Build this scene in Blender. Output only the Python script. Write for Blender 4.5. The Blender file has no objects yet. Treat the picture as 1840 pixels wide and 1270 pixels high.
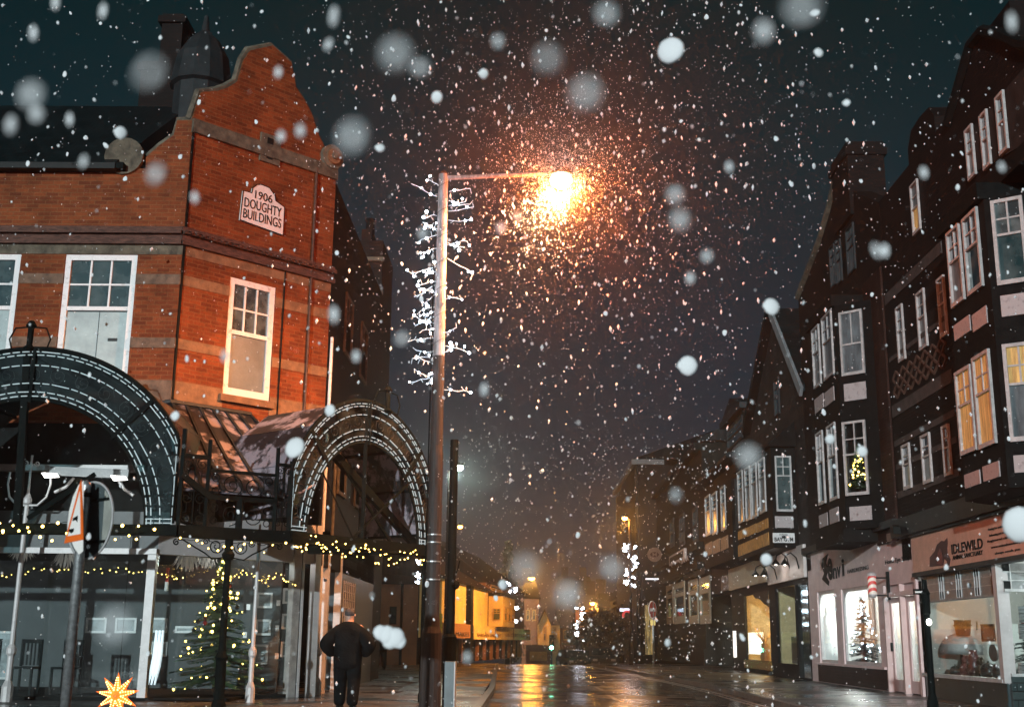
import bpy, bmesh, math, random
from mathutils import Vector as V, Matrix
random.seed(7)
R = random.Random(11)
PI = math.pi
sc = bpy.context.scene
col = sc.collection

# ------------------------------------------------------------------ camera
CAM = V((0, 0, 1.1)); FPX = 2130.0
pit, yaw, rol = math.radians(13.6), math.radians(-0.8), 0.0109
f_ = V((math.sin(yaw)*math.cos(pit), math.cos(yaw)*math.cos(pit), math.sin(pit)))
r0 = f_.cross(V((0, 0, 1))).normalized(); u0 = r0.cross(f_)
r_ = r0*math.cos(rol) + u0*math.sin(rol); u_ = u0*math.cos(rol) - r0*math.sin(rol)
cd = bpy.data.cameras.new("camera"); cam = bpy.data.objects.new("camera", cd); col.objects.link(cam)
cam.matrix_world = Matrix(((r_.x, u_.x, -f_.x, CAM.x), (r_.y, u_.y, -f_.y, CAM.y), (r_.z, u_.z, -f_.z, CAM.z), (0, 0, 0, 1)))
cd.sensor_width = 36; cd.lens = 36*FPX/1840; cd.clip_end = 2000; cd.clip_start = 0.05
cd.dof.use_dof = True; cd.dof.focus_distance = 24; cd.dof.aperture_fstop = 2.2
sc.camera = cam; CF, CR, CU = f_, r_, u_

def ray(px, py):
    """direction through a point of the photograph (1840 wide): used to measure it"""
    return CF*FPX + CR*(px-920) + CU*(635-py)
def onY(px, py, Y):
    d = ray(px, py); return CAM + d*(Y/d.y)
def onX(px, py, X):
    d = ray(px, py); return CAM + d*(X/d.x)
def onD(px, py, D):
    d = ray(px, py); return CAM + d*(D/FPX)

class Fr:
    """a facade plane: a runs along it, z up, d outward"""
    def __init__(s, o, u, n):
        s.o = V(o); s.u = V(u).normalized(); s.n = V(n).normalized()
    def pt(s, a, z, d=0.0):
        return s.o + s.u*a + s.n*d + V((0, 0, z))
    def at(s, px, py, d=0.0):
        dr = ray(px, py); o = s.o + s.n*d
        t = (o-CAM).dot(s.n)/dr.dot(s.n); p = CAM + dr*t
        return (p-s.o).dot(s.u), p.z
    def shift(s, d):
        return Fr(s.o+s.n*d, s.u, s.n)

# ------------------------------------------------------------------ materials
MATS = {}
def nodes(name):
    m = bpy.data.materials.new(name); m.use_nodes = True
    nt = m.node_tree; b = nt.nodes['Principled BSDF']
    MATS[name] = m
    return m, nt, b
def N(nt, t, **k):
    n = nt.nodes.new(t)
    for a, v in k.items():
        if a.startswith('i_'): n.inputs[a[2:].replace('_', ' ')].default_value = v
        else: setattr(n, a, v)
    return n
def mat(name, c, rough=.6, var=.25, scale=6, bump=0.0, metal=0, emis=0, c2=None, detail=6, spec=.5, edge=(.35, .65), stretch=None, bscale=None):
    if name in MATS: return MATS[name]
    m, nt, b = nodes(name); L = nt.links.new
    tc = N(nt, 'ShaderNodeTexCoord'); src = tc.outputs['Object']
    if stretch:
        mp = N(nt, 'ShaderNodeMapping'); mp.inputs['Scale'].default_value = stretch; L(src, mp.inputs[0]); src = mp.outputs[0]
    nz = N(nt, 'ShaderNodeTexNoise', i_Scale=scale, i_Detail=detail, i_Roughness=.65); L(src, nz.inputs['Vector'])
    rp = N(nt, 'ShaderNodeValToRGB'); L(nz.outputs[0], rp.inputs[0])
    a = [x*(1-var) for x in c[:3]]; d = [min(1, x*(1+var)) for x in c[:3]]
    if c2: a = c2
    rp.color_ramp.elements[0].position = edge[0]; rp.color_ramp.elements[1].position = edge[1]
    rp.color_ramp.elements[0].color = (*a, 1); rp.color_ramp.elements[1].color = (*d, 1)
    L(rp.outputs[0], b.inputs['Base Color'])
    b.inputs['Roughness'].default_value = rough; b.inputs['Metallic'].default_value = metal
    b.inputs['Specular IOR Level'].default_value = spec
    if emis:
        L(rp.outputs[0], b.inputs['Emission Color']); b.inputs['Emission Strength'].default_value = emis
    if bump:
        n2 = N(nt, 'ShaderNodeTexNoise', i_Scale=bscale or scale*4, i_Detail=4); L(src, n2.inputs['Vector'])
        bp = N(nt, 'ShaderNodeBump', i_Strength=bump, i_Distance=.02); L(n2.outputs[0], bp.inputs['Height']); L(bp.outputs[0], b.inputs['Normal'])
    return m
def brick(name, c1, c2, mort, bw=.24, bh=.08, rough=.75, bump=.5, dirt=.5, ms=.011):
    if name in MATS: return MATS[name]
    m, nt, b = nodes(name); L = nt.links.new
    tc = N(nt, 'ShaderNodeTexCoord')
    bk = N(nt, 'ShaderNodeTexBrick'); bk.offset = .5
    for k, v in (('Scale', 1), ('Mortar Size', ms), ('Mortar Smooth', .3), ('Brick Width', bw), ('Row Height', bh), ('Bias', -.1)): bk.inputs[k].default_value = v
    bk.inputs['Color1'].default_value = (*c1, 1); bk.inputs['Color2'].default_value = (*c2, 1); bk.inputs['Mortar'].default_value = (*mort, 1)
    L(tc.outputs['UV'], bk.inputs['Vector'])
    nz = N(nt, 'ShaderNodeTexNoise', i_Scale=1.3, i_Detail=8, i_Roughness=.7); L(tc.outputs['UV'], nz.inputs['Vector'])
    rp = N(nt, 'ShaderNodeValToRGB'); rp.color_ramp.elements[0].position = .3; rp.color_ramp.elements[1].position = .62
    rp.color_ramp.elements[0].color = (1-dirt,)*3+(1,); rp.color_ramp.elements[1].color = (1.05, 1.05, 1.05, 1); L(nz.outputs[0], rp.inputs[0])
    mx = N(nt, 'ShaderNodeMixRGB', blend_type='MULTIPLY'); mx.inputs[0].default_value = 1
    L(bk.outputs['Color'], mx.inputs[1]); L(rp.outputs[0], mx.inputs[2])
    n3 = N(nt, 'ShaderNodeTexNoise', i_Scale=34, i_Detail=4); L(tc.outputs['UV'], n3.inputs['Vector'])
    m2 = N(nt, 'ShaderNodeMixRGB', blend_type='MULTIPLY'); m2.inputs[0].default_value = .5; L(mx.outputs[0], m2.inputs[1]); L(n3.outputs[0], m2.inputs[2])
    L(m2.outputs[0], b.inputs['Base Color']); b.inputs['Roughness'].default_value = rough; b.inputs['Specular IOR Level'].default_value = .15
    bp = N(nt, 'ShaderNodeBump', i_Strength=bump, i_Distance=.012); bp.invert = True
    L(bk.outputs['Fac'], bp.inputs['Height']); L(bp.outputs[0], b.inputs['Normal'])
    return m
def glass(name, tint, gl=.08, rough=.03, trans=True, mottled=0.0, dark=(.01, .02, .02), gmax=.8):
    """window glass: see-through (or a dark room behind it) with a reflecting skin"""
    if name in MATS: return MATS[name]
    m, nt, b = nodes(name); L = nt.links.new
    out = nt.nodes['Material Output']
    nt.nodes.remove(b)
    g = N(nt, 'ShaderNodeBsdfGlossy', i_Roughness=rough); g.inputs['Color'].default_value = (*tint, 1)
    if trans:
        t = N(nt, 'ShaderNodeBsdfTransparent'); t.inputs['Color'].default_value = (*tint, 1)
    else:
        t = N(nt, 'ShaderNodeBsdfDiffuse'); t.inputs['Color'].default_value = (*dark, 1)
    lw = N(nt, 'ShaderNodeLayerWeight', i_Blend=.35)
    mr = N(nt, 'ShaderNodeMapRange'); mr.inputs['To Min'].default_value = gl; mr.inputs['To Max'].default_value = gmax; L(lw.outputs['Facing'], mr.inputs[0])
    mx = N(nt, 'ShaderNodeMixShader'); L(mr.outputs[0], mx.inputs[0]); L(t.outputs[0], mx.inputs[1]); L(g.outputs[0], mx.inputs[2])
    last = mx
    if mottled:
        tc = N(nt, 'ShaderNodeTexCoord'); nz = N(nt, 'ShaderNodeTexNoise', i_Scale=3, i_Detail=6); L(tc.outputs['Object'], nz.inputs['Vector'])
        rp = N(nt, 'ShaderNodeMapRange'); rp.inputs['From Min'].default_value = .4; rp.inputs['From Max'].default_value = .7; rp.inputs['To Max'].default_value = mottled; L(nz.outputs[0], rp.inputs[0])
        df = N(nt, 'ShaderNodeBsdfDiffuse'); df.inputs['Color'].default_value = (.25, .3, .3, 1)
        m3 = N(nt, 'ShaderNodeMixShader'); L(rp.outputs[0], m3.inputs[0]); L(mx.outputs[0], m3.inputs[1]); L(df.outputs[0], m3.inputs[2]); last = m3
    L(last.outputs[0], out.inputs['Surface'])
    return m
def glow(name, c, s):
    if name in MATS: return MATS[name]
    m, nt, b = nodes(name)
    b.inputs['Base Color'].default_value = (*c, 1); b.inputs['Emission Color'].default_value = (*c, 1); b.inputs['Emission Strength'].default_value = s
    return m

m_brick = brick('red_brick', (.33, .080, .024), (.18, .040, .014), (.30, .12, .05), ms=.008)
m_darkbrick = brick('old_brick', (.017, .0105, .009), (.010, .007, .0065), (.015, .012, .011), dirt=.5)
m_greenstone = brick('ashlar', (.022, .021, .016), (.014, .014, .010), (.007, .007, .006), bw=.7, bh=.3)
m_rubble = brick('rubble_stone', (.050, .050, .048), (.028, .028, .028), (.018, .018, .018), bw=.42, bh=.19, dirt=.7, bump=.8)
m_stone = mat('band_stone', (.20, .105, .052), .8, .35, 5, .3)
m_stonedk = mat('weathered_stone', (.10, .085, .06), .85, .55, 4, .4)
m_soot = mat('moulded_cornice', (.09, .04, .028), .8, .6, 7, .6, stretch=(1, 1, 4))
m_slate = brick('slates', (.014, .026, .029), (.008, .015, .017), (.008, .01, .01), bw=.3, bh=.22, rough=.45, ms=.02)
m_white = mat('white_paint', (.66, .63, .63), .45, .14, 9, .08, c2=(.42, .37, .36), edge=(.25, .45))
m_shopwhite = mat('shop_white_paint', (.46, .45, .45), .4, .12, 5)
m_black = mat('black_paint', (.004, .007, .007), .6, .4, 8, .1, spec=.08)
m_timber = mat('black_timber', (.0045, .006, .006), .8, .5, 8, .2, spec=.12)
m_plaster = mat('pale_plaster', (.33, .30, .30), .8, .15, 12, .15, c2=(.19, .165, .165), edge=(.3, .45))
m_dark = mat('dark_wall', (.010, .012, .012), .85, .5, 3, spec=.1)
m_iron = mat('iron', (.003, .006, .006), .7, .5, 14, .2, spec=.06)
m_steel = mat('galvanised_steel', (.42, .44, .45), .42, .3, 25, .1, metal=.75)
m_lead = mat('lead', (.018, .022, .024), .55, .3, 5, .2, spec=.25)
g_shop = glass('shop_glass', (.94, .98, .98), .02, gmax=.3)
g_dark = glass('night_glass', (.7, .85, .88), .12, .05, trans=False, mottled=.22, dark=(.012, .035, .038))
g_blind = mat('frosted_lower_pane', (.24, .30, .30), .4, .3, 2.6, .05, detail=12, edge=(.3, .7))
g_sky = glass('grey_glass', (.8, .86, .9), .2, .08, trans=False, mottled=.45, dark=(.03, .035, .035))
m_frost = mat('curtained_pane', (.10, .12, .13), .3, .55, 2.5, 0, stretch=(3, 3, .6))
g_amber = mat('lit_room_amber', (.56, .36, .12), .7, .15, 2.0, 0, emis=.30, detail=5, c2=(.20, .10, .03), edge=(.3, .62), stretch=(7, 7, .7))
g_warm = mat('lit_room_pale', (.8, .55, .28), .6, .4, 1.5, 0, emis=.3, detail=5)

# ------------------------------------------------------------------ mesh builder
WL = {}
class MB:
    def __init__(s): s.v = []; s.f = []; s.uv = []
    def add(s, vs, fs, uvs=None):
        o = len(s.v); s.v += [V(p) for p in vs]
        s.uv += uvs if uvs else [(p[0]+p[1], p[2]) for p in vs]
        s.f += [[i+o for i in f] for f in fs]
        return s
    def fbox(s, F, a0, a1, z0, z1, d0, d1):
        if a0 > a1: a0, a1 = a1, a0
        if z0 > z1: z0, z1 = z1, z0
        if d0 > d1: d0, d1 = d1, d0
        P = [(a, z, d) for d in (d0, d1) for z in (z0, z1) for a in (a0, a1)]
        return s.add([F.pt(*p) for p in P], [(0, 1, 3, 2), (4, 6, 7, 5), (0, 4, 5, 1), (2, 3, 7, 6), (0, 2, 6, 4), (1, 5, 7, 3)], [(p[0]+p[2], p[1]) for p in P])
    def box(s, x0, x1, y0, y1, z0, z1):
        return s.fbox(Fr((0, 0, 0), (1, 0, 0), (0, 1, 0)), x0, x1, z0, z1, y0, y1)
    def prism(s, F, poly, d0, d1):
        n = len(poly)
        vs = [F.pt(a, z, d0) for a, z in poly] + [F.pt(a, z, d1) for a, z in poly]
        uv = [(a+d, z) for d in (0, .1) for a, z in poly]
        return s.add(vs, [list(range(n)), list(range(2*n-1, n-1, -1))] + [(i, (i+1) % n, n+(i+1) % n, n+i) for i in range(n)], uv)
    def wall(s, F, a0, a1, z0, z1, holes, rev=.16):
        A = sorted({a0, a1, *[h[0] for h in holes], *[h[1] for h in holes]}); A = [a for a in A if a0 <= a <= a1]
        Z = sorted({z0, z1, *[h[2] for h in holes], *[h[3] for h in holes]}); Z = [z for z in Z if z0 <= z <= z1]
        for i in range(len(A)-1):
            for j in range(len(Z)-1):
                ca, cz = (A[i]+A[i+1])/2, (Z[j]+Z[j+1])/2
                if any(h[0] < ca < h[1] and h[2] < cz < h[3] for h in holes): continue
                q = [(A[i], Z[j]), (A[i+1], Z[j]), (A[i+1], Z[j+1]), (A[i], Z[j+1])]
                s.add([F.pt(a, z) for a, z in q], [(0, 1, 2, 3)], q)
        for h in holes:
            c = [(h[0], h[2]), (h[1], h[2]), (h[1], h[3]), (h[0], h[3])]
            for k in range(4):
                (a, z), (b, y) = c[k], c[(k+1) % 4]
                s.add([F.pt(a, z, 0), F.pt(b, y, 0), F.pt(b, y, -rev), F.pt(a, z, -rev)], [(0, 1, 2, 3)], [(a, z), (b, y), (b+rev, y), (a+rev, z)])
        return s
    def tube(s, pts, r, n=6, closed=False):
        pts = [V(p) for p in pts]; m = len(pts)
        rs = r if isinstance(r, (list, tuple)) else [r]*m
        o = len(s.v); prev = None
        for i, p in enumerate(pts):
            t = (pts[min(i+1, m-1)]-pts[max(i-1, 0)])
            if closed: t = pts[(i+1) % m]-pts[(i-1) % m]
            t = t.normalized() if t.length > 1e-9 else V((0, 0, 1))
            a = prev if prev else (V((0, 0, 1)) if abs(t.z) < .9 else V((1, 0, 0)))
            b = t.cross(a).normalized(); a = b.cross(t).normalized(); prev = a
            for k in range(n):
                q = p + (a*math.cos(2*PI*k/n)+b*math.sin(2*PI*k/n))*rs[i]
                s.v.append(q); s.uv.append((k/n, i*.1))
        for i in range(m if closed else m-1):
            j = (i+1) % m
            for k in range(n):
                s.f.append([o+i*n+k, o+i*n+(k+1) % n, o+j*n+(k+1) % n, o+j*n+k])
        if not closed:
            s.f.append([o+k for k in range(n)][::-1]); s.f.append([o+(m-1)*n+k for k in range(n)])
        return s
    def lathe(s, c, prof, n=12):
        c = V(c); s.tube([c+V((0, 0, z)) for r, z in prof], [max(r, .0005) for r, z in prof], n); return s
    def bar(s, p0, p1, w, h=None, up=None):
        h = h or w; p0, p1 = V(p0), V(p1); t = (p1-p0).normalized()
        up = V(up) if up else (V((0, 0, 1)) if abs(t.z) < .95 else V((0, 1, 0)))
        b = t.cross(up).normalized(); a = b.cross(t).normalized()
        vs = [p+b*(w/2*i)+a*(h/2*j) for p in (p0, p1) for i, j in ((-1, -1), (1, -1), (1, 1), (-1, 1))]
        return s.add(vs, [(0, 1, 2, 3), (7, 6, 5, 4), (0, 4, 5, 1), (1, 5, 6, 2), (2, 6, 7, 3), (3, 7, 4, 0)])
    def ball(s, c, r, n=8, sz=1.0, jit=0, rnd=R):
        c = V(c); o = len(s.v); m = n//2+1
        for i in range(m):
            th = PI*i/(m-1)
            for k in range(n):
                rr = r*(1+jit*(rnd.random()-.5))
                s.v.append(c+V((math.sin(th)*math.cos(2*PI*k/n)*rr, math.sin(th)*math.sin(2*PI*k/n)*rr, math.cos(th)*rr*sz))); s.uv.append((k/n, i/m))
        for i in range(m-1):
            for k in range(n):
                s.f.append([o+i*n+k, o+i*n+(k+1) % n, o+(i+1)*n+(k+1) % n, o+(i+1)*n+k])
        return s
    def build(s, name, m, parent=None, smooth=False, label=None):
        W = WL.get(parent.name, V((0, 0, 0))) if parent else V((0, 0, 0))
        me = bpy.data.meshes.new(name)
        me.from_pydata([p-W for p in s.v], [], s.f)
        uvl = me.uv_layers.new(name='UVMap')
        li = [0]*len(me.loops); me.loops.foreach_get('vertex_index', li)
        uvl.data.foreach_set('uv', [c for i in li for c in s.uv[i]])
        bm = bmesh.new(); bm.from_mesh(me); bmesh.ops.recalc_face_normals(bm, faces=bm.faces); bm.to_mesh(me); bm.free()
        if smooth:
            me.polygons.foreach_set('use_smooth', [True]*len(me.polygons))
        me.materials.append(m)
        o = bpy.data.objects.new(name, me); col.objects.link(o)
        if parent: o.parent = parent
        WL[o.name] = W
        if label: o['label'] = label
        return o
def tag(o, label, cat, group=None, kind=None):
    if label: o['label'] = label
    if cat: o['category'] = cat
    if group: o['group'] = group
    if kind: o['kind'] = kind
    return o
def thing(name, label, cat, loc=(0, 0, 0), group=None):
    o = bpy.data.objects.new(name, None); o.empty_display_size = .2; col.objects.link(o); o.location = loc
    WL[o.name] = V(loc)
    return tag(o, label, cat, group)
def copy_tree(o, loc=None, rotz=None, label=None, scale=None):
    c = o.copy(); col.objects.link(c)
    if loc is not None: c.location = loc
    if rotz is not None: c.rotation_euler = (0, 0, rotz)
    if scale is not None: c.scale = (scale,)*3
    if label: c['label'] = label
    for ch in list(o.children):
        k = ch.copy(); col.objects.link(k); k.parent = c
        for g in list(ch.children):
            q = g.copy(); col.objects.link(q); q.parent = k
    return c
def structure(o): o['kind'] = 'structure'; return o
def text(s, F, a0, a1, z0, z1, d, m, parent, name='lettering', fit=True, shear=0, bold=0.0, skew=None):
    """letters as a thin mesh fitted in a rectangle of a facade"""
    cu = bpy.data.curves.new('t', 'FONT'); cu.body = s; cu.align_x = 'CENTER'; cu.extrude = .0; cu.shear = shear; cu.offset = bold; cu.resolution_u = 3
    o = bpy.data.objects.new('t', cu); col.objects.link(o)
    dg = bpy.context.evaluated_depsgraph_get(); me = bpy.data.meshes.new_from_object(o.evaluated_get(dg))
    vs = [v.co.copy() for v in me.vertices]; fs = [list(p.vertices) for p in me.polygons]
    bpy.data.objects.remove(o); bpy.data.curves.remove(cu); bpy.data.meshes.remove(me)
    x0 = min(v.x for v in vs); x1 = max(v.x for v in vs); y0 = min(v.y for v in vs); y1 = max(v.y for v in vs)
    mb = MB(); out = []
    for v in vs:
        t, q = (v.x-x0)/(x1-x0), (v.y-y0)/(y1-y0)
        out.append(F.pt(a0+(a1-a0)*t, z0+(z1-z0)*q, d))
    mb.add(out, fs)
    o = mb.build(name, m, parent)
    # a little thickness
    bm = bmesh.new(); bm.from_mesh(o.data)
    g = bmesh.ops.extrude_face_region(bm, geom=bm.faces[:])
    bmesh.ops.translate(bm, verts=[e for e in g['geom'] if isinstance(e, bmesh.types.BMVert)], vec=F.n*.008)
    bm.to_mesh(o.data); bm.free()
    return o

def window(par, F, a0, a1, z0, z1, d=0, cols=2, rows=2, split=.45, fr=None, top=None, low=None, fw=.07, lowcols=1, sill=False, bar=.03, label=None):
    """sash window: frame with glazing bars (window), its panes"""
    fr = fr or m_white; top = top or g_dark; low = low or top
    zs = z1-(z1-z0)*split
    m = MB(); t = .05
    m.fbox(F, a0, a0+fw, z0, z1, d, d+t); m.fbox(F, a1-fw, a1, z0, z1, d, d+t)
    m.fbox(F, a0+fw, a1-fw, z1-fw, z1, d, d+t); m.fbox(F, a0+fw, a1-fw, z0, z0+fw*1.3, d, d+t)
    if split > 0: m.fbox(F, a0+fw, a1-fw, zs-fw*.35, zs+fw*.35, d-.01, d+t*.8)
    for i in range(1, cols):
        a = a0+fw+(a1-a0-2*fw)*i/cols; m.fbox(F, a-bar/2, a+bar/2, zs+fw*.35, z1-fw, d, d+t*.55)
    for j in range(1, rows):
        z = zs+(z1-fw-zs)*j/rows; m.fbox(F, a0+fw, a1-fw, z-bar/2, z+bar/2, d, d+t*.45)
    for i in range(1, lowcols):
        a = a0+fw+(a1-a0-2*fw)*i/lowcols; m.fbox(F, a-bar/2, a+bar/2, z0+fw*1.3, zs-fw*.35, d, d+t*.5)
    w = m.build('window', fr, par, label=label)
    if split > 0:
        MB().fbox(F, a0+fw*.6, a1-fw*.6, zs, z1-fw*.6, d-.03, d+.005).build('pane', top, w)
        MB().fbox(F, a0+fw*.6, a1-fw*.6, z0+fw*.6, zs, d-.035, d).build('pane', low, w)
    else:
        MB().fbox(F, a0+fw*.6, a1-fw*.6, z0+fw*.6, z1-fw*.6, d-.03, d+.005).build('pane', low, w)
    if sill: MB().fbox(F, a0-.08, a1+.08, z0-.14, z0-.005, d-.02, d+.16).build('sill', m_stone, w)
    return w
HAZE, SUN, LAMP = 0.0025, 3.0, 8000
# ================================================================== ground
def wet(name, c, r0, r1, sc=1.2, bump=.25, c2=None, tile=None):
    m, nt, b = nodes(name); L = nt.links.new
    tc = N(nt, 'ShaderNodeTexCoord')
    nz = N(nt, 'ShaderNodeTexNoise', i_Scale=sc*.35, i_Detail=7, i_Roughness=.6); L(tc.outputs['Object'], nz.inputs['Vector'])
    rp = N(nt, 'ShaderNodeMapRange'); rp.inputs['From Min'].default_value = .38; rp.inputs['From Max'].default_value = .6
    rp.inputs['To Min'].default_value = r0; rp.inputs['To Max'].default_value = r1; L(nz.outputs[0], rp.inputs[0]); L(rp.outputs[0], b.inputs['Roughness'])
    cr = N(nt, 'ShaderNodeValToRGB'); cr.color_ramp.elements[0].position = .35; cr.color_ramp.elements[1].position = .68
    cr.color_ramp.elements[0].color = (*(c2 or [x*.45 for x in c]), 1); cr.color_ramp.elements[1].color = (*c, 1)
    n4 = N(nt, 'ShaderNodeTexNoise', i_Scale=sc*.8, i_Detail=10, i_Roughness=.75); L(tc.outputs['Object'], n4.inputs['Vector']); L(n4.outputs[0], cr.inputs[0]); L(cr.outputs[0], b.inputs['Base Color'])
    n2 = N(nt, 'ShaderNodeTexNoise', i_Scale=38, i_Detail=5); L(tc.outputs['Object'], n2.inputs['Vector'])
    n3 = N(nt, 'ShaderNodeTexNoise', i_Scale=2.2, i_Detail=3); L(tc.outputs['Object'], n3.inputs['Vector'])
    ad = N(nt, 'ShaderNodeMath', operation='MULTIPLY_ADD'); ad.inputs[1].default_value = 6; L(n3.outputs[0], ad.inputs[0]); L(n2.outputs[0], ad.inputs[2])
    hgt = ad.outputs[0]
    if tile:
        bk = N(nt, 'ShaderNodeTexBrick'); bk.inputs['Scale'].default_value = 1; bk.inputs['Brick Width'].default_value = tile[0]; bk.inputs['Row Height'].default_value = tile[1]; bk.inputs['Mortar Size'].default_value = .012
        L(tc.outputs['Object'], bk.inputs['Vector'])
        a2 = N(nt, 'ShaderNodeMath', operation='MULTIPLY_ADD'); a2.inputs[1].default_value = -2; L(bk.outputs['Fac'], a2.inputs[0]); L(hgt, a2.inputs[2]); hgt = a2.outputs[0]
    bp = N(nt, 'ShaderNodeBump', i_Strength=bump, i_Distance=.008); L(hgt, bp.inputs['Height']); L(bp.outputs[0], b.inputs['Normal'])
    return m
m_road = wet('wet_asphalt', (.018, .019, .02), .08, .36, bump=.35)
m_pave = wet('wet_paving', (.045, .045, .044), .12, .45, 1.0, .3, tile=(.6, .45))
m_pavel = wet('worn_paving', (.085, .078, .07), .16, .55, 1.6, .35, c2=(.035, .035, .035))
m_kerb = mat('kerb_stone', (.09, .085, .08), .35, .35, 5, .2)
m_paint = mat('road_paint', (.38, .36, .32), .35, .3, 9, .1, c2=(.06, .06, .06), edge=(.38, .5))
ROADZ, DIP0 = -.10, 64
def gz(y, base=0.0): return base-(max(0, y-DIP0)*.035 if y < 260 else 196*.035)
def strip(pts, base, m, name):
    mb = MB()
    for (y0, a0, b0), (y1, a1, b1) in zip(pts, pts[1:]):
        mb.add([(a0, y0, gz(y0, base)), (b0, y0, gz(y0, base)), (b1, y1, gz(y1, base)), (a1, y1, gz(y1, base))], [(0, 1, 2, 3)])
    return structure(mb.build(name, m))
ys = [-6, 12, 24, 40, 52, 64, 80, 110, 160, 260, 900]
strip([(y, -400 if y > 100 else -90, 400 if y > 100 else 90) for y in ys], ROADZ, m_road, 'road')
def kx(y):   # right kerb line
    return 4.95 if y < 34 else 4.95-(y-34)*.052
def lk(y): return -.75 if y < 30 else -.75-(y-30)*.02
P = [(y, kx(y), 14) for y in (4, 12, 24, 34, 50, 64, 78)]
strip([(y, a+.14, b) for y, a, b in P], 0.0, m_pave, 'pavement')
strip([(y, -30, lk(y)-.14) for y in (4, 12, 24, 34, 50, 60)], 0.0, m_pavel, 'pavement')
def kerb(fn, sgn, ya, yb):
    mb = MB(); y = ya
    while y < yb-.1:
        y2 = min(y+.9, yb); a, b = fn(y), fn(y2); z = .004; g = .012
        x = [a, a+sgn*.14, b+sgn*.14, b]
        o = [(x[0], y+g, ROADZ), (x[1], y+g, ROADZ), (x[2], y2-g, ROADZ), (x[3], y2-g, ROADZ)]
        mb.add(o+[(p[0], p[1], z) for p in o], [(0, 1, 2, 3), (4, 5, 6, 7), (0, 1, 5, 4), (1, 2, 6, 5), (2, 3, 7, 6), (3, 0, 4, 7)]); y = y2
    return structure(mb.build('kerb', m_kerb))
kerb(kx, 1, 6, 64); kerb(lk, -1, 6, 60)
mb = MB()
for off in (.22, .40):
    y = 8
    while y < 62:
        mb.add([(kx(y)-off, y, ROADZ+.004), (kx(y)-off-.08, y, ROADZ+.004), (kx(y+3)-off-.08, y+3, ROADZ+.004), (kx(y+3)-off, y+3, ROADZ+.004)], [(0, 1, 2, 3)]); y += 3
structure(mb.build('road_marking', m_paint))
mb = MB()
for y in range(16, 62, 5): mb.add([(1.9, y, ROADZ+.004), (2.0, y, ROADZ+.004), (1.95, y+2.6, ROADZ+.004), (1.85, y+2.6, ROADZ+.004)], [(0, 1, 2, 3)])
structure(mb.build('centre_line', m_paint))
mb = MB().lathe((3.4, 27, ROADZ+.003), [(0, 0), (.32, 0), (.32, .004), (0, .005)], 16); structure(mb.build('manhole_cover', m_iron))

# ================================================================== left brick building
YF = 21.5
FL = Fr((0, YF, 0), (1, 0, 0), (0, -1, 0))
ac, _ = FL.at(318, 560)
s2 = math.sqrt(.5)
FC = Fr((ac, YF, 0), (s2, s2, 0), (s2, -s2, 0))
Lc, _ = FC.at(592, 560)
E = FC.pt(Lc, 0)
FS = Fr((E.x, E.y, 0), (0, 1, 0), (1, 0, 0))
SL = 9.0
brick_house = thing('brick_building', 'red brick corner building with stone bands, shaped gable and white date plaque', 'building', (ac, YF, 0))
bh = brick_house
zA = FL.at(335, 738)[1]-.25            # brick starts behind the canopy
zc0 = FL.at(336, 441)[1]; zc1 = FL.at(340, 405)[1]   # moulded cornice
zp = FL.at(349, 216)[1]                # parapet top at the corner
zpl = FL.at(100, 302)[1]               # eaves on the left
def holes_px(F, L):
    out = []
    for x0, y0, x1, y1 in L:
        a0, z1 = F.at(x0, y0); a1, z0 = F.at(x1, y1); out.append((a0, a1, z0, z1))
    return out
wl = holes_px(FL, [(117, 457, 228, 679)])
a0, a1, z0, z1 = wl[0]; a0 = FL.at(112, 520)[0]; wl = [(a0, a1, z0, z1)]
ar = FL.at(39, 452)[0]; wl.append((ar-(a1-a0), ar, z0, z1))
wall = MB().wall(FL, -16, ac, zA, zpl, wl).build('front_wall', m_brick, bh)
# swooping shoulder of the front wall up to the corner
sw = [(FL.at(x, y)) for x, y in [(195, 303), (252, 301), (262, 280), (285, 262), (312, 243), (318, 222)]]
poly = [(FL.at(x, 303)[0], zpl) for x in (236, 349)]
poly = [(FL.at(262, 300)[0], zpl), (ac, zpl), (ac, zp), (FL.at(318, 222)[0], zp), (FL.at(312, 243)[0], FL.at(312, 243)[1]), (FL.at(285, 262)[0], FL.at(285, 262)[1]), (FL.at(262, 283)[0], FL.at(262, 283)[1])]
MB().prism(FL, poly, -.3, 0).build('shoulder_wall', m_brick, bh)
cp = [FL.pt(a, z+.05, -.12) for a, z in poly[2:]]
MB().tube(cp, .085, 6).build('coping', m_stonedk, bh)
# scroll block at the foot of the shoulder
sx, sz = FL.at(224, 282)
MB().prism(FL, [(sx+.38*math.cos(t), sz+.38*math.sin(t)) for t in [2*PI*k/20 for k in range(20)]], -.35, .06).build('scroll', m_stonedk, bh)
for (b0, b1) in [(441, 458), (493, 511), (607, 625), (683, 722)]:
    zt, zb = FL.at(338 if b0 < 500 else 315, b0)[1], FL.at(338 if b0 < 500 else 315, b1)[1]
    mb = MB(); segs = [(-16, wl[1][0]), (wl[1][1], wl[0][0]), (wl[0][1], ac+.012)]
    if b0 < 450: segs = [(-16, ac+.02)]
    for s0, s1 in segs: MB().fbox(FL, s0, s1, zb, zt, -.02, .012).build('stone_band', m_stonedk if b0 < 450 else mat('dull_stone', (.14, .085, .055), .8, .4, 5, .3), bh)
for k, (za, zb, d) in enumerate([(0, .09, .10), (.09, .20, .05), (.20, .27, .15), (.27, .36, .07)]):
    MB().fbox(FL, -16, ac, zc0+za, zc0+zb, -.05, d).build('cornice', m_soot, bh)
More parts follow.
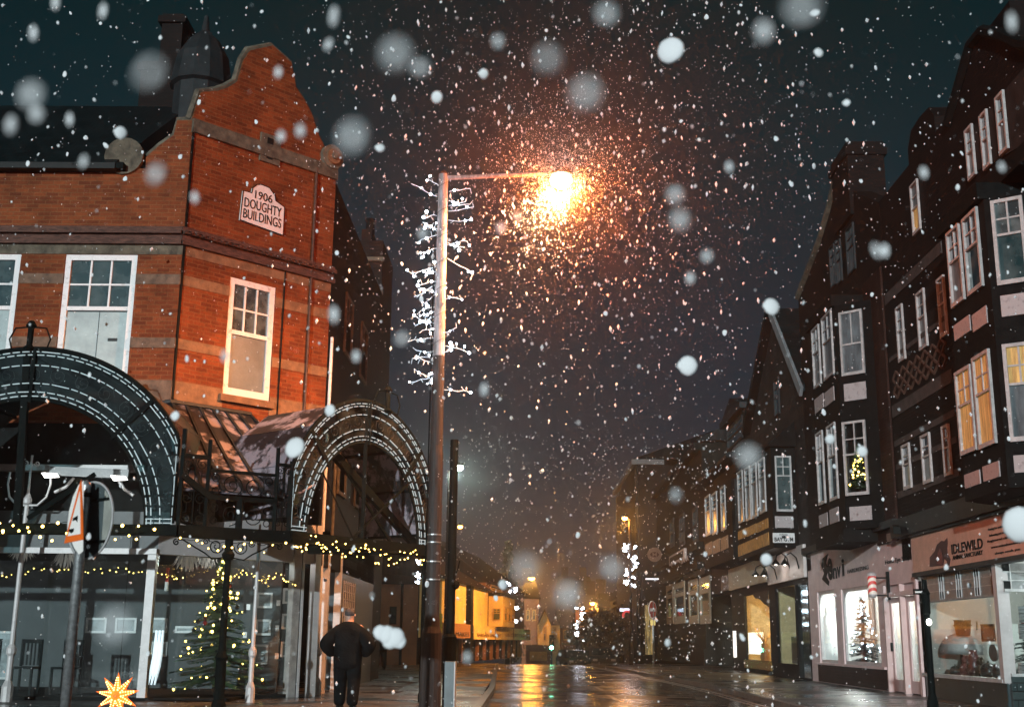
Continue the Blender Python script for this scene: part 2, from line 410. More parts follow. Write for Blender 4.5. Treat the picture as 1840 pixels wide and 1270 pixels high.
for i, (a0, a1, z0, z1) in enumerate(wl):
    w_ = window(bh, FL, a0, a1, z0, z1, -.07, 3, 2, .44, top=g_dark, low=g_blind, fw=.11, sill=True, bar=.035)
    if i == 0:
        am = (a0+a1)/2+.04; MB().fbox(FL, am-.006, am+.006, z0+.13, z1-.98, -.07, -.066).build('blind_seam', m_lead, w_)
        MB().fbox(FL, am+.2, am+.38, z0+.72, z0+.78, -.07, -.064).build('vent', m_lead, w_)
        MB().fbox(FL, a0+.13, a1-.13, z1-1.12, z1-1.10, -.07, -.066).build('blind_rail', m_lead, w_)
# chamfer
wc = holes_px(FC, [(415, 497, 484, 722)])
a0, a1, z0, z1 = wc[0]; a0 = FC.at(407, 600)[0]; a1 = FC.at(491, 600)[0]; wc = [(a0, a1, z0, z1)]
MB().wall(FC, 0, Lc, zA-.3, zp, wc).build('corner_wall', m_brick, bh)
w_ = window(bh, FC, *wc[0], -.07, 3, 2, .46, top=g_sky, low=mat('darkened_lower_pane', (.10, .125, .135), .4, .3, 2.6, .05, detail=12, edge=(.3, .7)), fw=.12, sill=True, bar=.035)  # lower pane coloured darker than the front ones to offset the strong lamp light
MB().bar(FC.pt(wc[0][0]+.15, wc[0][3]-1.06, -.06), FC.pt(wc[0][1]-.22, wc[0][3]-1.09, -.06), .012, .035).build('blind_rail', m_lead, w_)
for (b0, b1) in [(441, 458), (493, 511), (607, 625), (683, 722)]:
    xx = 336 if b0 < 600 else 315
    zt, zb = FL.at(xx, b0)[1], FL.at(xx, b1)[1]
    mb = MB(); segs = [(0, wc[0][0]), (wc[0][1], Lc)] if b0 > 450 else [(0, Lc)]
    if b0 == 441: segs = [(0, Lc)]
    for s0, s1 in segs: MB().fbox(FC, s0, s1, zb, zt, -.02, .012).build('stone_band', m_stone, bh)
for k, (za, zb, d) in enumerate([(0, .09, .10), (.09, .20, .05), (.20, .27, .15), (.27, .36, .07)]):
    MB().fbox(FC, -.04, Lc+.04, zc0+za, zc0+zb, -.05, d).build('cornice', m_soot, bh)
mb = MB().fbox(FC, 0, Lc, zc0+.245, zc0+.268, .151, .185)
for i in range(26): a = .06+i*Lc/26; mb.fbox(FC, a, a+.05, zc0+.21, zc0+.25, .152, .18)
mb.build('dentil_course', m_soot, bh)
gp = [(351, 216), (362, 166), (393, 163), (410, 157), (428, 146), (439, 108), (450, 91), (490, 82), (524, 113), (532, 158), (545, 176), (560, 205), (575, 249), (588, 272), (601, 308)]
gpoly = [FC.at(x, y) for x, y in gp]; gpoly[0] = (0, zp); gpoly[-1] = (Lc, zp); gpoly[1] = (max(.05, gpoly[1][0]), gpoly[1][1])
MB().prism(FC, gpoly, -.35, 0).build('gable', m_brick, bh)
MB().tube([FC.pt(a, z+.04, -.14) for a, z in gpoly], .09, 6).build('coping', m_stonedk, bh)
cx, cz = FC.at(594, 284)
for r_a, d0, d1 in ((.27, -.2, .10), (.17, .10, .15), (.07, .15, .19)):
    MB().prism(FC, [(cx+r_a*math.cos(t), cz+r_a*math.sin(t)) for t in [2*PI*k/18 for k in range(18)]], d0, d1).build('scroll', m_stonedk if r_a != .17 else m_stone, bh)
a0, z1 = FC.at(468, 238); a1, z0 = FC.at(500, 300)
MB().fbox(FC, a0, a1, z0, z1, -.02, .05).build('slit_surround', m_stonedk, bh)
MB().fbox(FC, (a0+a1)/2-.09, (a0+a1)/2+.05, z0+.08, z1-.08, .05, .06).build('slit_window', m_dark, bh)
MB().fbox(FC, 0, Lc, FL.at(350, 238)[1], zp+.02, -.02, .07).build('string_course', m_stonedk, bh)
MB().fbox(FC, .02, .06, zA, zp, 0, .03).build('corner_seam', m_black, bh)
dp = FC.at(557, 500)[0]
MB().tube([FC.pt(dp, zA, .05), FC.pt(dp, FC.at(557, 300)[1], .05)], .028, 8).build('downpipe', mat('rusty_pipe', (.07, .03, .02), .6, .5, 9, .3), bh)
dp = FC.at(505, 600)[0]
MB().tube([FC.pt(dp, zA, .03), FC.pt(dp, zc0, .03)], .014, 6).build('cable', m_black, bh)
pq = [(437, 343), (452, 347), (454, 338), (462, 332), (470, 332), (484, 338), (494, 352), (495, 361), (511, 373), (508, 423), (431, 395)]
pp = [FC.at(x, y, .04) for x, y in pq]
plq = MB().prism(FC, pp, .0, .045).build('date_plaque', mat('plaque_white', (.80, .74, .72), .5, .06, 9), bh)
MB().tube([FC.pt(a, z, .045) for a, z in pp], .012, 4, closed=True).build('border', m_black, plq)
pa0, pz0 = pp[-1]; pa1 = pp[-2][0]; pz1 = FC.at(437, 343, .04)[1]
ph = pz1-pz0; pw = pa1-pa0
text('1906', FC, pa0+pw*.30, pa0+pw*.70, pz0+ph*.86, pz0+ph*1.14, .047, m_black, plq)
text('DOUGHTY', FC, pa0+pw*.07, pa0+pw*.93, pz0+ph*.48, pz0+ph*.80, .047, m_black, plq)
text('BUILDINGS', FC, pa0+pw*.06, pa0+pw*.94, pz0+ph*.10, pz0+ph*.42, .047, m_black, plq)
# street side and body
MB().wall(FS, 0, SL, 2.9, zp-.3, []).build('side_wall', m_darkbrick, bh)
MB().tube([FS.pt(.12, 3.2, .06), FS.pt(.12, FC.at(592, 604)[1], .06)], .035, 8).build('downpipe', m_white, bh)
MB().tube([FS.pt(1.3, 3.2, .06), FS.pt(1.3, 5.6, .06)], .035, 8).build('downpipe', m_stonedk, bh)
for z0_, z1_ in ((4.2, 6.0), (7.4, 8.8)):
    for a in (2.0, 4.6): window(bh, FS, a, a+1.1, z0_, z1_, .0, 2, 2, .45, fw=.06, fr=m_stonedk)
mb = MB()
mb.box(-16, ac-.35, YF+.32, YF+8, 3.1, zpl-.02)
mb.prism(Fr((0, 0, 0), (1, 0, 0), (0, 1, 0)), [(0, 0)], 0, 0) if False else None
Pz = [(ac-.35, YF+.32), (ac+.0, YF+.45), (E.x-.45, E.y+.05), (E.x-.3, E.y+SL), (ac-.35, E.y+SL)]
n = len(Pz); mb.add([(x, y, 3.1) for x, y in Pz]+[(x, y, zp-.05) for x, y in Pz], [list(range(n)), list(range(n, 2*n))]+[(i, (i+1) % n, n+(i+1) % n, n+i) for i in range(n)])
mb.build('inner_walls', m_dark, bh)
# roofs
zr = FL.at(60, 232)[1]
mb = MB(); mb.add([(-16, YF-.25, zpl+.02), (ac-1.35, YF-.25, zpl+.02), (ac-1.35, YF+4, zpl+3.2), (-16, YF+4, zpl+3.2), (-16, YF-.25, zpl-.1), (ac-1.35, YF-.25, zpl-.1), (ac-1.35, YF+4, zpl), (-16, YF+4, zpl)],
    [(0, 1, 2, 3), (4, 5, 6, 7), (0, 1, 5, 4), (1, 2, 6, 5), (3, 0, 4, 7), (2, 3, 7, 6)], [(-16, 0), (ac, 0), (ac, 5), (-16, 5)]*2)
mb.build('roof', m_slate, bh)
MB().fbox(FL, -16, ac-1.2, zpl-.08, zpl+.04, -.1, .22).build('gutter', m_iron, bh)
# dark chimneys and cupola behind the gable
for (x0, x1, yt, D) in ((293, 330, 25, 25.5), (255, 292, 110, 27)):
    p = onY(x0, yt, D); q = onY(x1, yt, D)
    c = MB().box(p.x, q.x, D, D+.9, zpl, p.z); c.box(p.x-.08, q.x+.08, D-.08, D+.98, p.z-.25, p.z-.08); c.build('chimney', m_darkbrick, bh)
p = onY(362, 60, 25); c = MB().lathe((p.x, 25.3, p.z-3.6), [(.62, 0), (.62, 2.3), (.72, 2.35), (.68, 2.6), (.60, 3.1), (.35, 3.55), (.1, 3.8), (.05, 4.2)], 12); c.build('cupola', m_lead, bh)

# ground-floor shop in it ------------------------------------------------
shop = thing('corner_shop', 'glazed corner shop with slim white mullions under the iron canopy, dark inside', 'shop', (ac, YF, 0))
m_fascia = mat('grey_fascia', (.10, .115, .12), .6, .12, 2)
zt = FL.at(200, 990)[1]; zf1 = FL.at(200, 846)[1]
MB().fbox(FL, -16, ac, zt, 3.3, -.25, 0).build('fascia', m_fascia, shop)
MB().fbox(FL, -16, ac-.3, zf1-.03, zf1+.08, .0, .22).build('fascia_rail', m_shopwhite, shop)
MB().fbox(FL, -16, ac, zt-.05, zt+.05, .0, .08).build('transom', m_shopwhite, shop)
MB().fbox(FL, -16, ac, 0, .06, -.3, 0).build('stall_riser', m_dark, shop)
MB().fbox(FL, -16, ac, .06, zt, -.10, -.09).build('shop_pane', g_shop, shop)
for px in (277, 30-110, -330):
    a = FL.at(px, 962)[0]
    MB().fbox(FL, a-.075, a+.075, .06, zt, -.12, .03).build('mullion', m_shopwhite, shop)
for px, w in ((307, .02),):
    pass
zt2 = FC.at(420, 1003)[1]
MB().fbox(FC, 0, Lc, zt2+.0, 3.3, -.25, 0).build('fascia', mat('pale_fascia', (.42, .40, .40), .5, .1, 3), shop)
MB().fbox(FC, 0, Lc*.88, 0, .06, -.3, 0).build('stall_riser', m_dark, shop)
MB().fbox(FC, 0, Lc*.88, .06, zt2, -.10, -.09).build('shop_pane', g_shop, shop)
for px, w, m in ((540, .16, mat('grey_pilaster', (.30, .29, .28), .5, .3, 4)), (551, .05, m_shopwhite), (577, .13, m_shopwhite)):
    a = FC.at(px-12, 1100)[0]
    MB().fbox(FC, a-w/2, a+w/2, 0, 3.3, -.12, .06).build('mullion', m, shop)
for a in (1.4, 3.1):
    MB().fbox(FS, a-.06, a+.06, 0, 3.0, -.12, .03).build('mullion', m_shopwhite if a < 3 else m_shopwhite, shop)
MB().fbox(FS, 3.2, SL, 0, 3.0, -.3, .0).build('side_panel', mat('blue_grey_paint', (.022, .035, .045), .5, .2, 4), shop)
MB().fbox(FS, 0, SL, 2.55, 3.3, -.25, .0).build('side_fascia', m_dark, shop)
mb = MB()
for i in range(7): mb.bar(FS.pt(3.6+i*.3, .9, .01), FS.pt(3.6+i*.3, 2.4, .01), .02)
for i in range(9): mb.bar(FS.pt(3.6, .9+i*.18, .01), FS.pt(5.4, .9+i*.18, .01), .02)
mb.build('lattice', m_shopwhite, shop)
mb = MB(); YB = 25.6
mb.box(-16, -5.2, YB, YB+.1, 0, 3.1); mb.build('back_wall', mat('grey_inner_wall', (.075, .082, .085), .8, .1, 2), shop)
MB().box(-16, -5.25, YF+.3, YB, 3.0, 3.05).build('ceiling', m_fascia, shop)
MB().box(-16, -5.25, YF+.1, YB, .02, .06).build('shop_floor', m_dark, shop)
# pictures on the back wall
FB = Fr((0, YB, 0), (1, 0, 0), (0, -1, 0))
m_pic = mat('photograph_print', (.10, .12, .13), .4, .9, 3, 0, c2=(.01, .015, .015))
pics = [(155, 1109, 190, 1137), (208, 1109, 244, 1137), (271, 1109, 299, 1136), (271, 1152, 299, 1179), (315, 1124, 349, 1137),
        (462, 1064, 489, 1092), (460, 1112, 486, 1141), (457, 1157, 480, 1193), (509, 1056, 524, 1084), (507, 1102, 523, 1130), (505, 1152, 520, 1180), (2-30, 1133, 19, 1220)]
plab = ['small framed picture on the grey wall, left one of the pair', 'small framed picture, right one of the pair behind the round sign pole', 'framed picture behind the white mullion, upper of two', 'framed picture behind the white mullion, lower of two',
        'low wide picture frame half behind the Christmas tree', 'framed photograph on the wall right of the Christmas tree, top of the left column', 'framed photograph right of the Christmas tree, middle of the left column', 'larger framed photograph right of the Christmas tree, bottom of the left column',
        'narrow framed print beside the grey pilaster, top of three', 'narrow framed print beside the grey pilaster, middle of three', 'narrow framed print beside the grey pilaster, lowest of three', 'tall pale framed menu board at the left picture edge inside the shop']
for (x0, y0, x1, y1), lab in zip(pics, plab):
    a0, z1 = FB.at(x0, y0, .03); a1, z0 = FB.at(x1, y1, .03)
    t = thing('picture_frame', lab, 'picture', FB.pt(a0, z0), 'pictures hung inside the corner shop')
    mm = MB(); w = .045
    for q in ((a0, a1, z0, z0+w), (a0, a1, z1-w, z1), (a0, a0+w, z0+w, z1-w), (a1-w, a1, z0+w, z1-w)): mm.fbox(FB, *q, .005, .035)
    mm.build('frame', m_shopwhite, t); MB().fbox(FB, a0+w, a1-w, z0+w, z1-w, .004, .016).build('print', m_pic, t)
# small white price cards
for x, y in ((446, 1090), (440, 1140), (500, 1083), (498, 1128), (497, 1178)):
    a, z = FB.at(x, y, .02); tag(MB().fbox(FB, a-.04, a+.04, z-.06, z+.06, .004, .014).build('price_card', m_white), 'small white card pinned between the framed photographs', 'card', 'price cards beside the pictures')
# chairs in the dark shop
def chair(loc, rz, label):
    t = thing('dining_chair', label, 'chair', (0, 0, 0), 'dark chairs inside the shop')
    MB().box(-.2, .2, -.2, .2, .44, .48).build('seat', m_black, t)
    for sx_ in (-.18, .18):
        for sy_ in (-.18, .18): MB().box(sx_-.02, sx_+.02, sy_-.02, sy_+.02, 0, .44 if sy_ < 0 else .95).build('leg', m_black, t)
    b = MB()
    for i in range(5): b.box(-.16+i*.07, -.135+i*.07, .17, .19, .5, .92)
    b.box(-.2, .2, .165, .195, .9, .97); b.build('backrest', m_black, t)
    t.location = loc; t.rotation_euler = (0, 0, rz); return t
for i, (x, lab) in enumerate(((-10.0, 'dark slatted chair in the shop window, leftmost of the row'), (-9.25, 'dark slatted chair in the shop window, second of the row'), (-8.5, 'dark slatted chair in the shop window, rightmost of the row beside the orange star'))):
    chair((x, 22.6, .06), .2-.2*i, lab)
# orange star lantern
t = thing('star_lantern', 'glowing orange star lantern hanging low at the bottom left before the shop glass', 'lantern', (0, 0, 0))
p = onY(211, 1248, 18.0); mb = MB(); np_ = 9; rr = .33
pts = []
for k in range(np_*2):
    a = PI/2+PI*k/np_+.03; r = rr if k % 2 == 0 else rr*.42
    pts.append((math.cos(a)*r, math.sin(a)*r))
vs = [(p.x+x, p.y, p.z+z) for x, z in pts]+[(p.x, p.y-.12, p.z), (p.x, p.y+.12, p.z)]
nn = len(pts)
mb.add(vs, [(i, (i+1) % nn, nn) for i in range(nn)]+[((i+1) % nn, i, nn+1) for i in range(nn)])
mb.build('star_shade', mat('orange_paper', (.85, .16, .02), .7, .3, 8, 0, emis=1.3), t)
mb = MB()
for k in range(np_):
    a = PI/2+2*PI*k/np_+.03
    for j in range(1, 7):
        for sd in (-1, 1):
            r = rr*(.12+.105*j); w = .035*(1-j/8)*sd
            mb.ball((p.x+math.cos(a)*r-math.sin(a)*w, p.y-.105*(1-r/rr)-.008-abs(w)*.0, p.z+math.sin(a)*r+math.cos(a)*w), .011, 5)
mb.build('perforation', glow('star_hole_glow', (1, .62, .22), 6), t)
MB().tube([(p.x, p.y, p.z+rr*.9), (p.x, p.y, 2.7)], .004, 4).build('cord', m_black, t)
# two white lotus lamps
def lotus(px, py, Y, lab, sc_=1.0, em=.10):
    p = onY(px, py, Y); t = thing('lotus_lamp', lab, 'lamp', p, 'petal lamps hanging in the shop')
    mp = mat('lotus_petal%s' % ('' if em < .2 else '_lit'), (.62, .58, .54), .6, .15, 5, emis=em)
    mb = MB(); q = random.Random(px)
    for ring, (r, z0_, z1_, nP, out) in enumerate(((.10, -.18, .06, 9, .04), (.17, -.14, .14, 12, .10), (.22, -.08, .18, 14, .17))):
        for k in range(nP):
            a = 2*PI*k/nP+ring*.3+q.random()*.1; ca, sa = math.cos(a), math.sin(a); w = r*2.6/nP*1.4
            pts = []
            for f, wf, rf in ((0, .5, .7), (.4, 1, 1), (.75, .8, 1.15), (1, .0, 1.15+out*2)):
                z = z1_+(z0_-z1_)*f; rad = r*rf*sc_
                pts.append(((rad*ca-sa*w*wf/2*sc_, rad*sa+ca*w*wf/2*sc_, z*sc_), (rad*ca+sa*w*wf/2*sc_, rad*sa-ca*w*wf/2*sc_, z*sc_)))
            vs = [V(v)+p for pr in pts for v in pr]; mb.add(vs, [(0, 1, 3, 2), (2, 3, 5, 4), (4, 5, 7, 6)])
    mb.build('petals', mp, t)
    MB().tube([p+V((0, 0, .1)), (p.x, p.y, 3.0)], .008, 4).build('cord', m_black, t)
lotus(337, 1010, 23.2, 'white petal pendant lamp hanging left of the iron canopy post', 1.0, .12)
lotus(372, 1008, 25.0, 'smaller petal lamp hanging behind the top of the Christmas tree', .9, .04)
lotus(40, 995, 24.5, 'dim petal lamp at the far left behind the shop glass', .9, .02)
lotus(118, 1006, 24.5, 'dim petal lamp seen just left of the sign pole', .9, .02)
# red and white candle decoration
p = onY(300, 1045, 22.6)
t = thing('hanging_candle', 'red and white hanging candle decoration behind the shop glass', 'decoration', p)
MB().lathe(p, [(.03, 0), (.032, .26)], 8).build('red_part', mat('red_wax', (.5, .03, .04), .5), t)
MB().lathe(p-V((0, 0, .16)), [(.0, -.02), (.04, 0), (.035, .16)], 8).build('white_part', m_white, t)
# glowing white tubes stand in for a reflection in the glass
p = onY(281, 1187, 22.4)
t = thing('reflection_streaks', 'bright white reflection streaks, shaped as glowing tubes behind the white corner mullion', 'decoration', p)
for k, dx in enumerate((-.07, -.01, .05)):
    MB().tube([(p.x+dx+.03, p.y, p.z+.55), (p.x+dx+.02, p.y, p.z+.1), (p.x+dx, p.y, p.z-.1), (p.x+dx-.05, p.y, p.z-.42)], [.022, .032, .036, .016], 6).build('reflection_streak', glow('reflection_white', (.85, .9, .95), .7), t)

# christmas tree in the shop ------------------------------------------------
def xmas_tree(base, h, rad, label, nbulb, bulbm, br, seed, mneedle, nb=26, starm=None, decor=True):
    q = random.Random(seed); base = V(base)
    t = thing('christmas_tree', label, 'christmas tree', base)
    MB().lathe(base, [(.05*h/2, 0), (.02, h*.95)], 6).build('trunk', m_dark, t)
    mb = MB(); tips = []
    for i in range(int(nb*h*5)):
        f = q.random()**.8; z = h*(.06+.9*f); r = rad*(1-f)*(.75+.4*q.random())+.04; a = q.random()*2*PI
        tip = base+V((math.cos(a)*r, math.sin(a)*r, z-.12*r+.03)); root = base+V((0, 0, z+.05)); tips.append(tip)
        ln = (tip-root).length; side = (tip-root).cross(V((0, 0, 1))).normalized(); d = (tip-root).normalized()
        ns = int(12*ln/.25)+5
        for k in range(ns):
            c = root.lerp(tip, (k+.5)/ns); L_ = .07+.05*q.random()
            for sgn in (-1, 1):
                e = c+side*sgn*L_*(1-.4*k/ns)+d*L_*.7+V((0, 0, (q.random()-.6)*.05)); w = d*.028
                mb.add([c-w, c+w, e], [(0, 1, 2)])
    for i in range(14):
        c = base+V((q.uniform(-.03, .03), q.uniform(-.03, .03), h*.95)); mb.add([c, c+V((.015, 0, 0)), c+V((q.uniform(-.1, .1), q.uniform(-.1, .1), .2))], [(0, 1, 2)])
    mb.build('branches', mneedle, t)
    if nbulb:
        b0 = None
        for i in range(nbulb):
            tp = q.choice(tips); cl = q.randint(1, 2)
            c = base+(tp-base)*q.uniform(.95, 1.04)
            if b0 is None:
                b0 = MB().ball(base, br, 6).build('bulb', bulbm, t); o = b0
            else:
                o = b0.copy(); col.objects.link(o); o.parent = t
            o.location = c-base; o.scale = (q.uniform(.6, 1.5),)*3
    if decor:
        for i in range(12):
            tp = q.choice(tips); MB().ball(tp-V((0, 0, .06)), .045, 8).build('bauble', mat('red_bauble', (.3, .02, .02), .15) if i % 2 else mat('silver_bauble', (.4, .4, .4), .15, metal=1), t)
    return t
m_needle = mat('fir_needles', (.07, .15, .07), .6, .6, 6)
g_warmb = glow('warm_bulb', (1, .66, .14), 12)
p = onY(385, 1263, 22.9)
xmas_tree((p.x, 22.9, .06), onY(385, 1000, 22.9).z-.1, .88, 'tall fir Christmas tree with warm lights behind the corner shop glass', 95, g_warmb, .021, 5, m_needle)
# ================================================================== iron and glass canopy
YV = 18.3
VF = Fr((0, YV, 0), (1, 0, 0), (0, -1, 0))
a_v0, z_arch = VF.at(320, 943); V0 = VF.pt(a_v0, 0)
p1 = onY(520, 955, 19.2); V1 = V((p1.x, 19.2, 0))
p2 = onY(777, 985, 22.0); V2 = V((p2.x, 22.0, 0))
zb1 = z_arch; zb0 = zb1-.16
m_line = glow('rope_light', (.58, .74, .78), .62); m_line.node_tree.nodes['Principled BSDF'].inputs['Base Color'].default_value = (.05, .06, .06, 1)
m_archg = glass('arch_glass', (.30, .42, .44), .05, .02, mottled=.07)
canopy = thing('iron_canopy', 'black iron and glass pavement canopy with two lit arches round the shop corner', 'canopy', V0)
def arch(par, F, ac_, zc_, rx0, rz0, rx1, rz1, clip, rows, dash=.16, back=None):
    """glazed arch band between two ellipses, cut off upright at the sides"""
    def pt(fr, th):      # fr 0 inner .. 1 outer
        rx, rz = rx0+(rx1-rx0)*fr, rz0+(rz1-rz0)*fr
        a, z = rx*math.cos(th), rz*math.sin(th)
        cl = clip*(1-.012*(1-fr)) if fr > .01 else clip
        return (max(-clip, min(clip, a)), z)
    nS = 64; ths = [PI*k/nS for k in range(nS+1)]
    mb = MB()
    for k in range(nS):
        q = [pt(0, ths[k]), pt(1, ths[k]), pt(1, ths[k+1]), pt(0, ths[k+1])]
        mb.add([F.pt(ac_+a, zc_+z, -.02) for a, z in q]+[F.pt(ac_+a, zc_+z, -.04) for a, z in q], [(0, 1, 2, 3), (7, 6, 5, 4), (0, 3, 7, 4), (1, 5, 6, 2)])
    mb.build('arch_glass', m_archg, par)
    for fr, rr in ((-.0, .028), (1.0, .04)):
        MB().tube([F.pt(ac_+pt(fr, t)[0]+(0), zc_+pt(fr, t)[1]+(.03 if fr else -.03), -.03) for t in ths], rr, 6).build('arch_rim', m_iron, par)
    for fr in rows:
        P = [pt(fr, t) for t in ths]
        mb = MB(); acc = 0; on = dash; cur = []
        for (a, z), (b, y) in zip(P, P[1:]):
            L_ = math.hypot(b-a, y-z); n = max(1, int(L_/.02))
            for i in range(n):
                s0 = (a+(b-a)*i/n, z+(y-z)*i/n); acc += L_/n
                if acc % dash < dash-.02: cur.append(s0)
                elif len(cur) > 1:
                    mb.bar(F.pt(ac_+cur[0][0], zc_+cur[0][1], .0), F.pt(ac_+cur[-1][0], zc_+cur[-1][1], .0), .014); cur = []
                else: cur = []
        mb.build('light_line', m_line, par)
    for sg in (-1, 1):   # feet
        for dz in (0.0, .06):
            aa = [sg*rx0, sg*clip]; mb = MB(); n = 3
            for i in range(n): mb.bar(F.pt(ac_+aa[0]+(aa[1]-aa[0])*(i+.06)/n, zc_+.03+dz, 0), F.pt(ac_+aa[0]+(aa[1]-aa[0])*(i+.94)/n, zc_+.03+dz, 0), .014)
            mb.build('light_line', m_line, par)
    # scroll tracery pressed in the glass
    for k in range(1, 18):
        th = PI*k/18
        c = pt(.5, th); mb = MB(); r = (rz1-rz0)*.20
        pts = [(c[0]+r*(1-i/16)*math.cos(i*.8+k), c[1]+r*(1-i/16)*math.sin(i*.8+k)) for i in range(14)]
        mb.tube([F.pt(ac_+a, zc_+z, -.018) for a, z in pts], .005, 4); mb.build('tracery', m_lead, par)
    for th in (PI*.25, PI*.5, PI*.75):
        a, z = pt(0, th); b, y = pt(1, th)
        MB().bar(F.pt(ac_+a*.96, zc_+z*.96, -.01), F.pt(ac_+b*1.01, zc_+y*1.01, -.01), .05, .07).build('brace', m_iron, par)
ca, cz_ = VF.at(30, 938)
r_out = cz_ and VF.at(30, 629)[1]-VF.at(30, 938)[1]; r_in = VF.at(30, 707)[1]-VF.at(30, 938)[1]
clipL = VF.at(313, 870)[0]-ca
arch(canopy, VF, ca, zb1, r_in-.04, r_in-.04, r_out+.02, r_out+.02, clipL, (.03, .12, .30, .68, .90, .97))
du = V2-V1; lenR = du.length; uR = du.normalized(); nR = V((uR.y, -uR.x, 0))
VR = Fr(V1, uR, nR); hR = lenR/2-.03
zt_R = VR.at(655, 722)[1]-zb1; zi_R = VR.at(660, 792)[1]-zb1
arch(canopy, VR, lenR/2, zb1, hR*.80, zi_R, hR*1.12, zt_R, hR, (.03, .12, .30, .68, .90, .97), dash=.15)
# beams
def beam(F, a0, a1, z0=None, z1=None, d0=-.1, d1=.06, name='beam'):
    return MB().fbox(F, a0, a1, z0 or zb0, z1 or zb1, d0, d1).build(name, m_iron, canopy)
beam(VF, -16, a_v0)
d01 = V1-V0; L01 = d01.length; u01 = d01.normalized(); VM = Fr(V0, u01, V((u01.y, -u01.x, 0)))
beam(VM, 0, L01); beam(VR, 0, lenR)
beam(VM, 0, L01, zb0-.02, zb0+.03, -.14, .10); beam(VR, 0, lenR, zb0-.02, zb0+.03, -.14, .10)
MB().fbox(Fr(V2, (-1, 0, 0), (0, 1, 0)), 0, 2.3, zb0, zb1, 0, .12).build('beam', m_iron, canopy)
for z in (2.2,):
    pass
# posts
a41, _ = VM.at(410, 1000)
def iron_post(P_, top, rad=.055, name='post'):
    mb = MB().lathe((P_.x, P_.y, 0), [(rad*2.0, 0), (rad*2.0, .12), (rad*1.5, .18), (rad*1.5, .75), (rad*1.9, .8), (rad*1.05, .9), (rad, 1.3), (rad*.92, top-.35), (rad*1.5, top-.32), (rad*1.9, top-.25), (rad*1.2, top-.2), (rad*1.2, top)], 12)
    return mb.build(name, m_iron, canopy, smooth=False)
iron_post(VM.pt(a41, 0), zb0)
iron_post(VF.pt(VF.at(30, 943)[0]-0.02, 0), zb0) if False else None
iron_post(V2, zb0, .05)
iron_post(V2+V((-.15, .3, 0)), zb0, .035); iron_post(V2+V((.02, -.28, 0)), zb0, .035)
# scroll brackets
def scroll(F, a, z, r, turns=1.6, start=0, dirn=1, d=0, th=.011, n=22):
    return [F.pt(a+r*(1-.85*i/n)*math.cos(start+dirn*turns*2*PI*i/n), z+r*(1-.85*i/n)*math.sin(start+dirn*turns*2*PI*i/n), d) for i in range(n+1)]
for sg in (-1, 1):
    mb = MB()
    mb.tube(scroll(VM, a41+sg*.20, zb0-.13, .12, 1.7, PI if sg > 0 else 0, sg), .010, 5)
    mb.tube(scroll(VM, a41+sg*.36, zb0-.07, .055, 1.5, 0, -sg), .009, 5)
    mb.tube([VM.pt(a41+sg*x, zb0-z) for x, z in ((.05, .30), (.25, .33), (.38, .24), (.52, .17), (.72, .06), (.80, .06))], .012, 5)
    mb.tube(scroll(VM, a41+sg*.82, zb0-.10, .05, 1.3, PI/2, -sg), .012, 5)
    mb.build('scroll_bracket', m_iron, canopy)
# balustrade panels of the corner
zt1 = VM.at(330, 818)[1]; zt2_ = VM.at(420, 848)[1]
pa = [VM.at(x, 900)[0] for x in (323, 371, 495)]
def bar(a0, z0, a1, z1, w=.05): MB().bar(VM.pt(a0, z0), VM.pt(a1, z1), w).build('rail', m_iron, canopy)
bar(pa[0], zb1, pa[0], zt1+.42, .055); bar(pa[1], zb1, pa[1], zt1+.28, .05); bar(pa[2], zb1, pa[2], zt1+.25, .055); bar(L01-.02, zb1, L01-.02, zt1+.05, .055)
bar(pa[0], zt1, pa[1], zt1, .06); bar(pa[1], zt2_, pa[2], zt2_, .045); bar(pa[0], zt1-.30, pa[1]+.05, zt1-.62, .09); bar(pa[1], zt2_-.42, pa[2], zt2_-.42, .07); bar(pa[2], zt1-.02, L01, zt1-.02, .05)
bar((pa[1]+pa[2])/2-.02, zb1, (pa[1]+pa[2])/2-.02, zt2_-.42, .09)
for k, c0 in enumerate(((pa[0]+pa[1])/2, (pa[2]+L01)/2)):
    mb = MB(); w = .105 if k == 0 else .07
    mb.bar(VM.pt(c0, zb1), VM.pt(c0, zt1), .014)
    for sg in (-1, 1):
        for zz, dr in ((zt1-.12, 1), (zb1+.42, 1), (zb1+.12, -1)):
            mb.tube(scroll(VM, c0+sg*w, zz, w*.85, 1.5, PI/2, sg*dr), .008, 5)
        mb.bar(VM.pt(c0+sg*w, zt1-.2), VM.pt(c0+sg*w, zt1-.45), .01); mb.bar(VM.pt(c0+sg*w, zb1+.2), VM.pt(c0+sg*w, zb1+.36), .01)
    mb.build('scroll_panel', m_iron, canopy)
for (zc, R_) in ((zt2_-.21, .19), (zb1+.20, .17)):
    mb = MB(); c0 = (pa[1]+pa[2])/2
    mb.tube(scroll(VM, c0-.17, zc, R_, 1.9, -PI/2, 1), .009, 5); mb.tube(scroll(VM, c0+.19, zc, R_, 1.9, PI/2, -1), .009, 5)
    for sg in (-1, 1):
        mb.tube([VM.pt(c0+sg*.43+.06*math.cos(t), zc+.1+.06*math.sin(t)) for t in [2*PI*i/12 for i in range(12)]], .008, 5, closed=True)
        mb.tube([VM.pt(c0+sg*.43+.05*math.cos(t), zc-.1+.05*math.sin(t)) for t in [2*PI*i/12 for i in range(12)]], .008, 5, closed=True)
    mb.build('scroll_panel', m_iron, canopy)
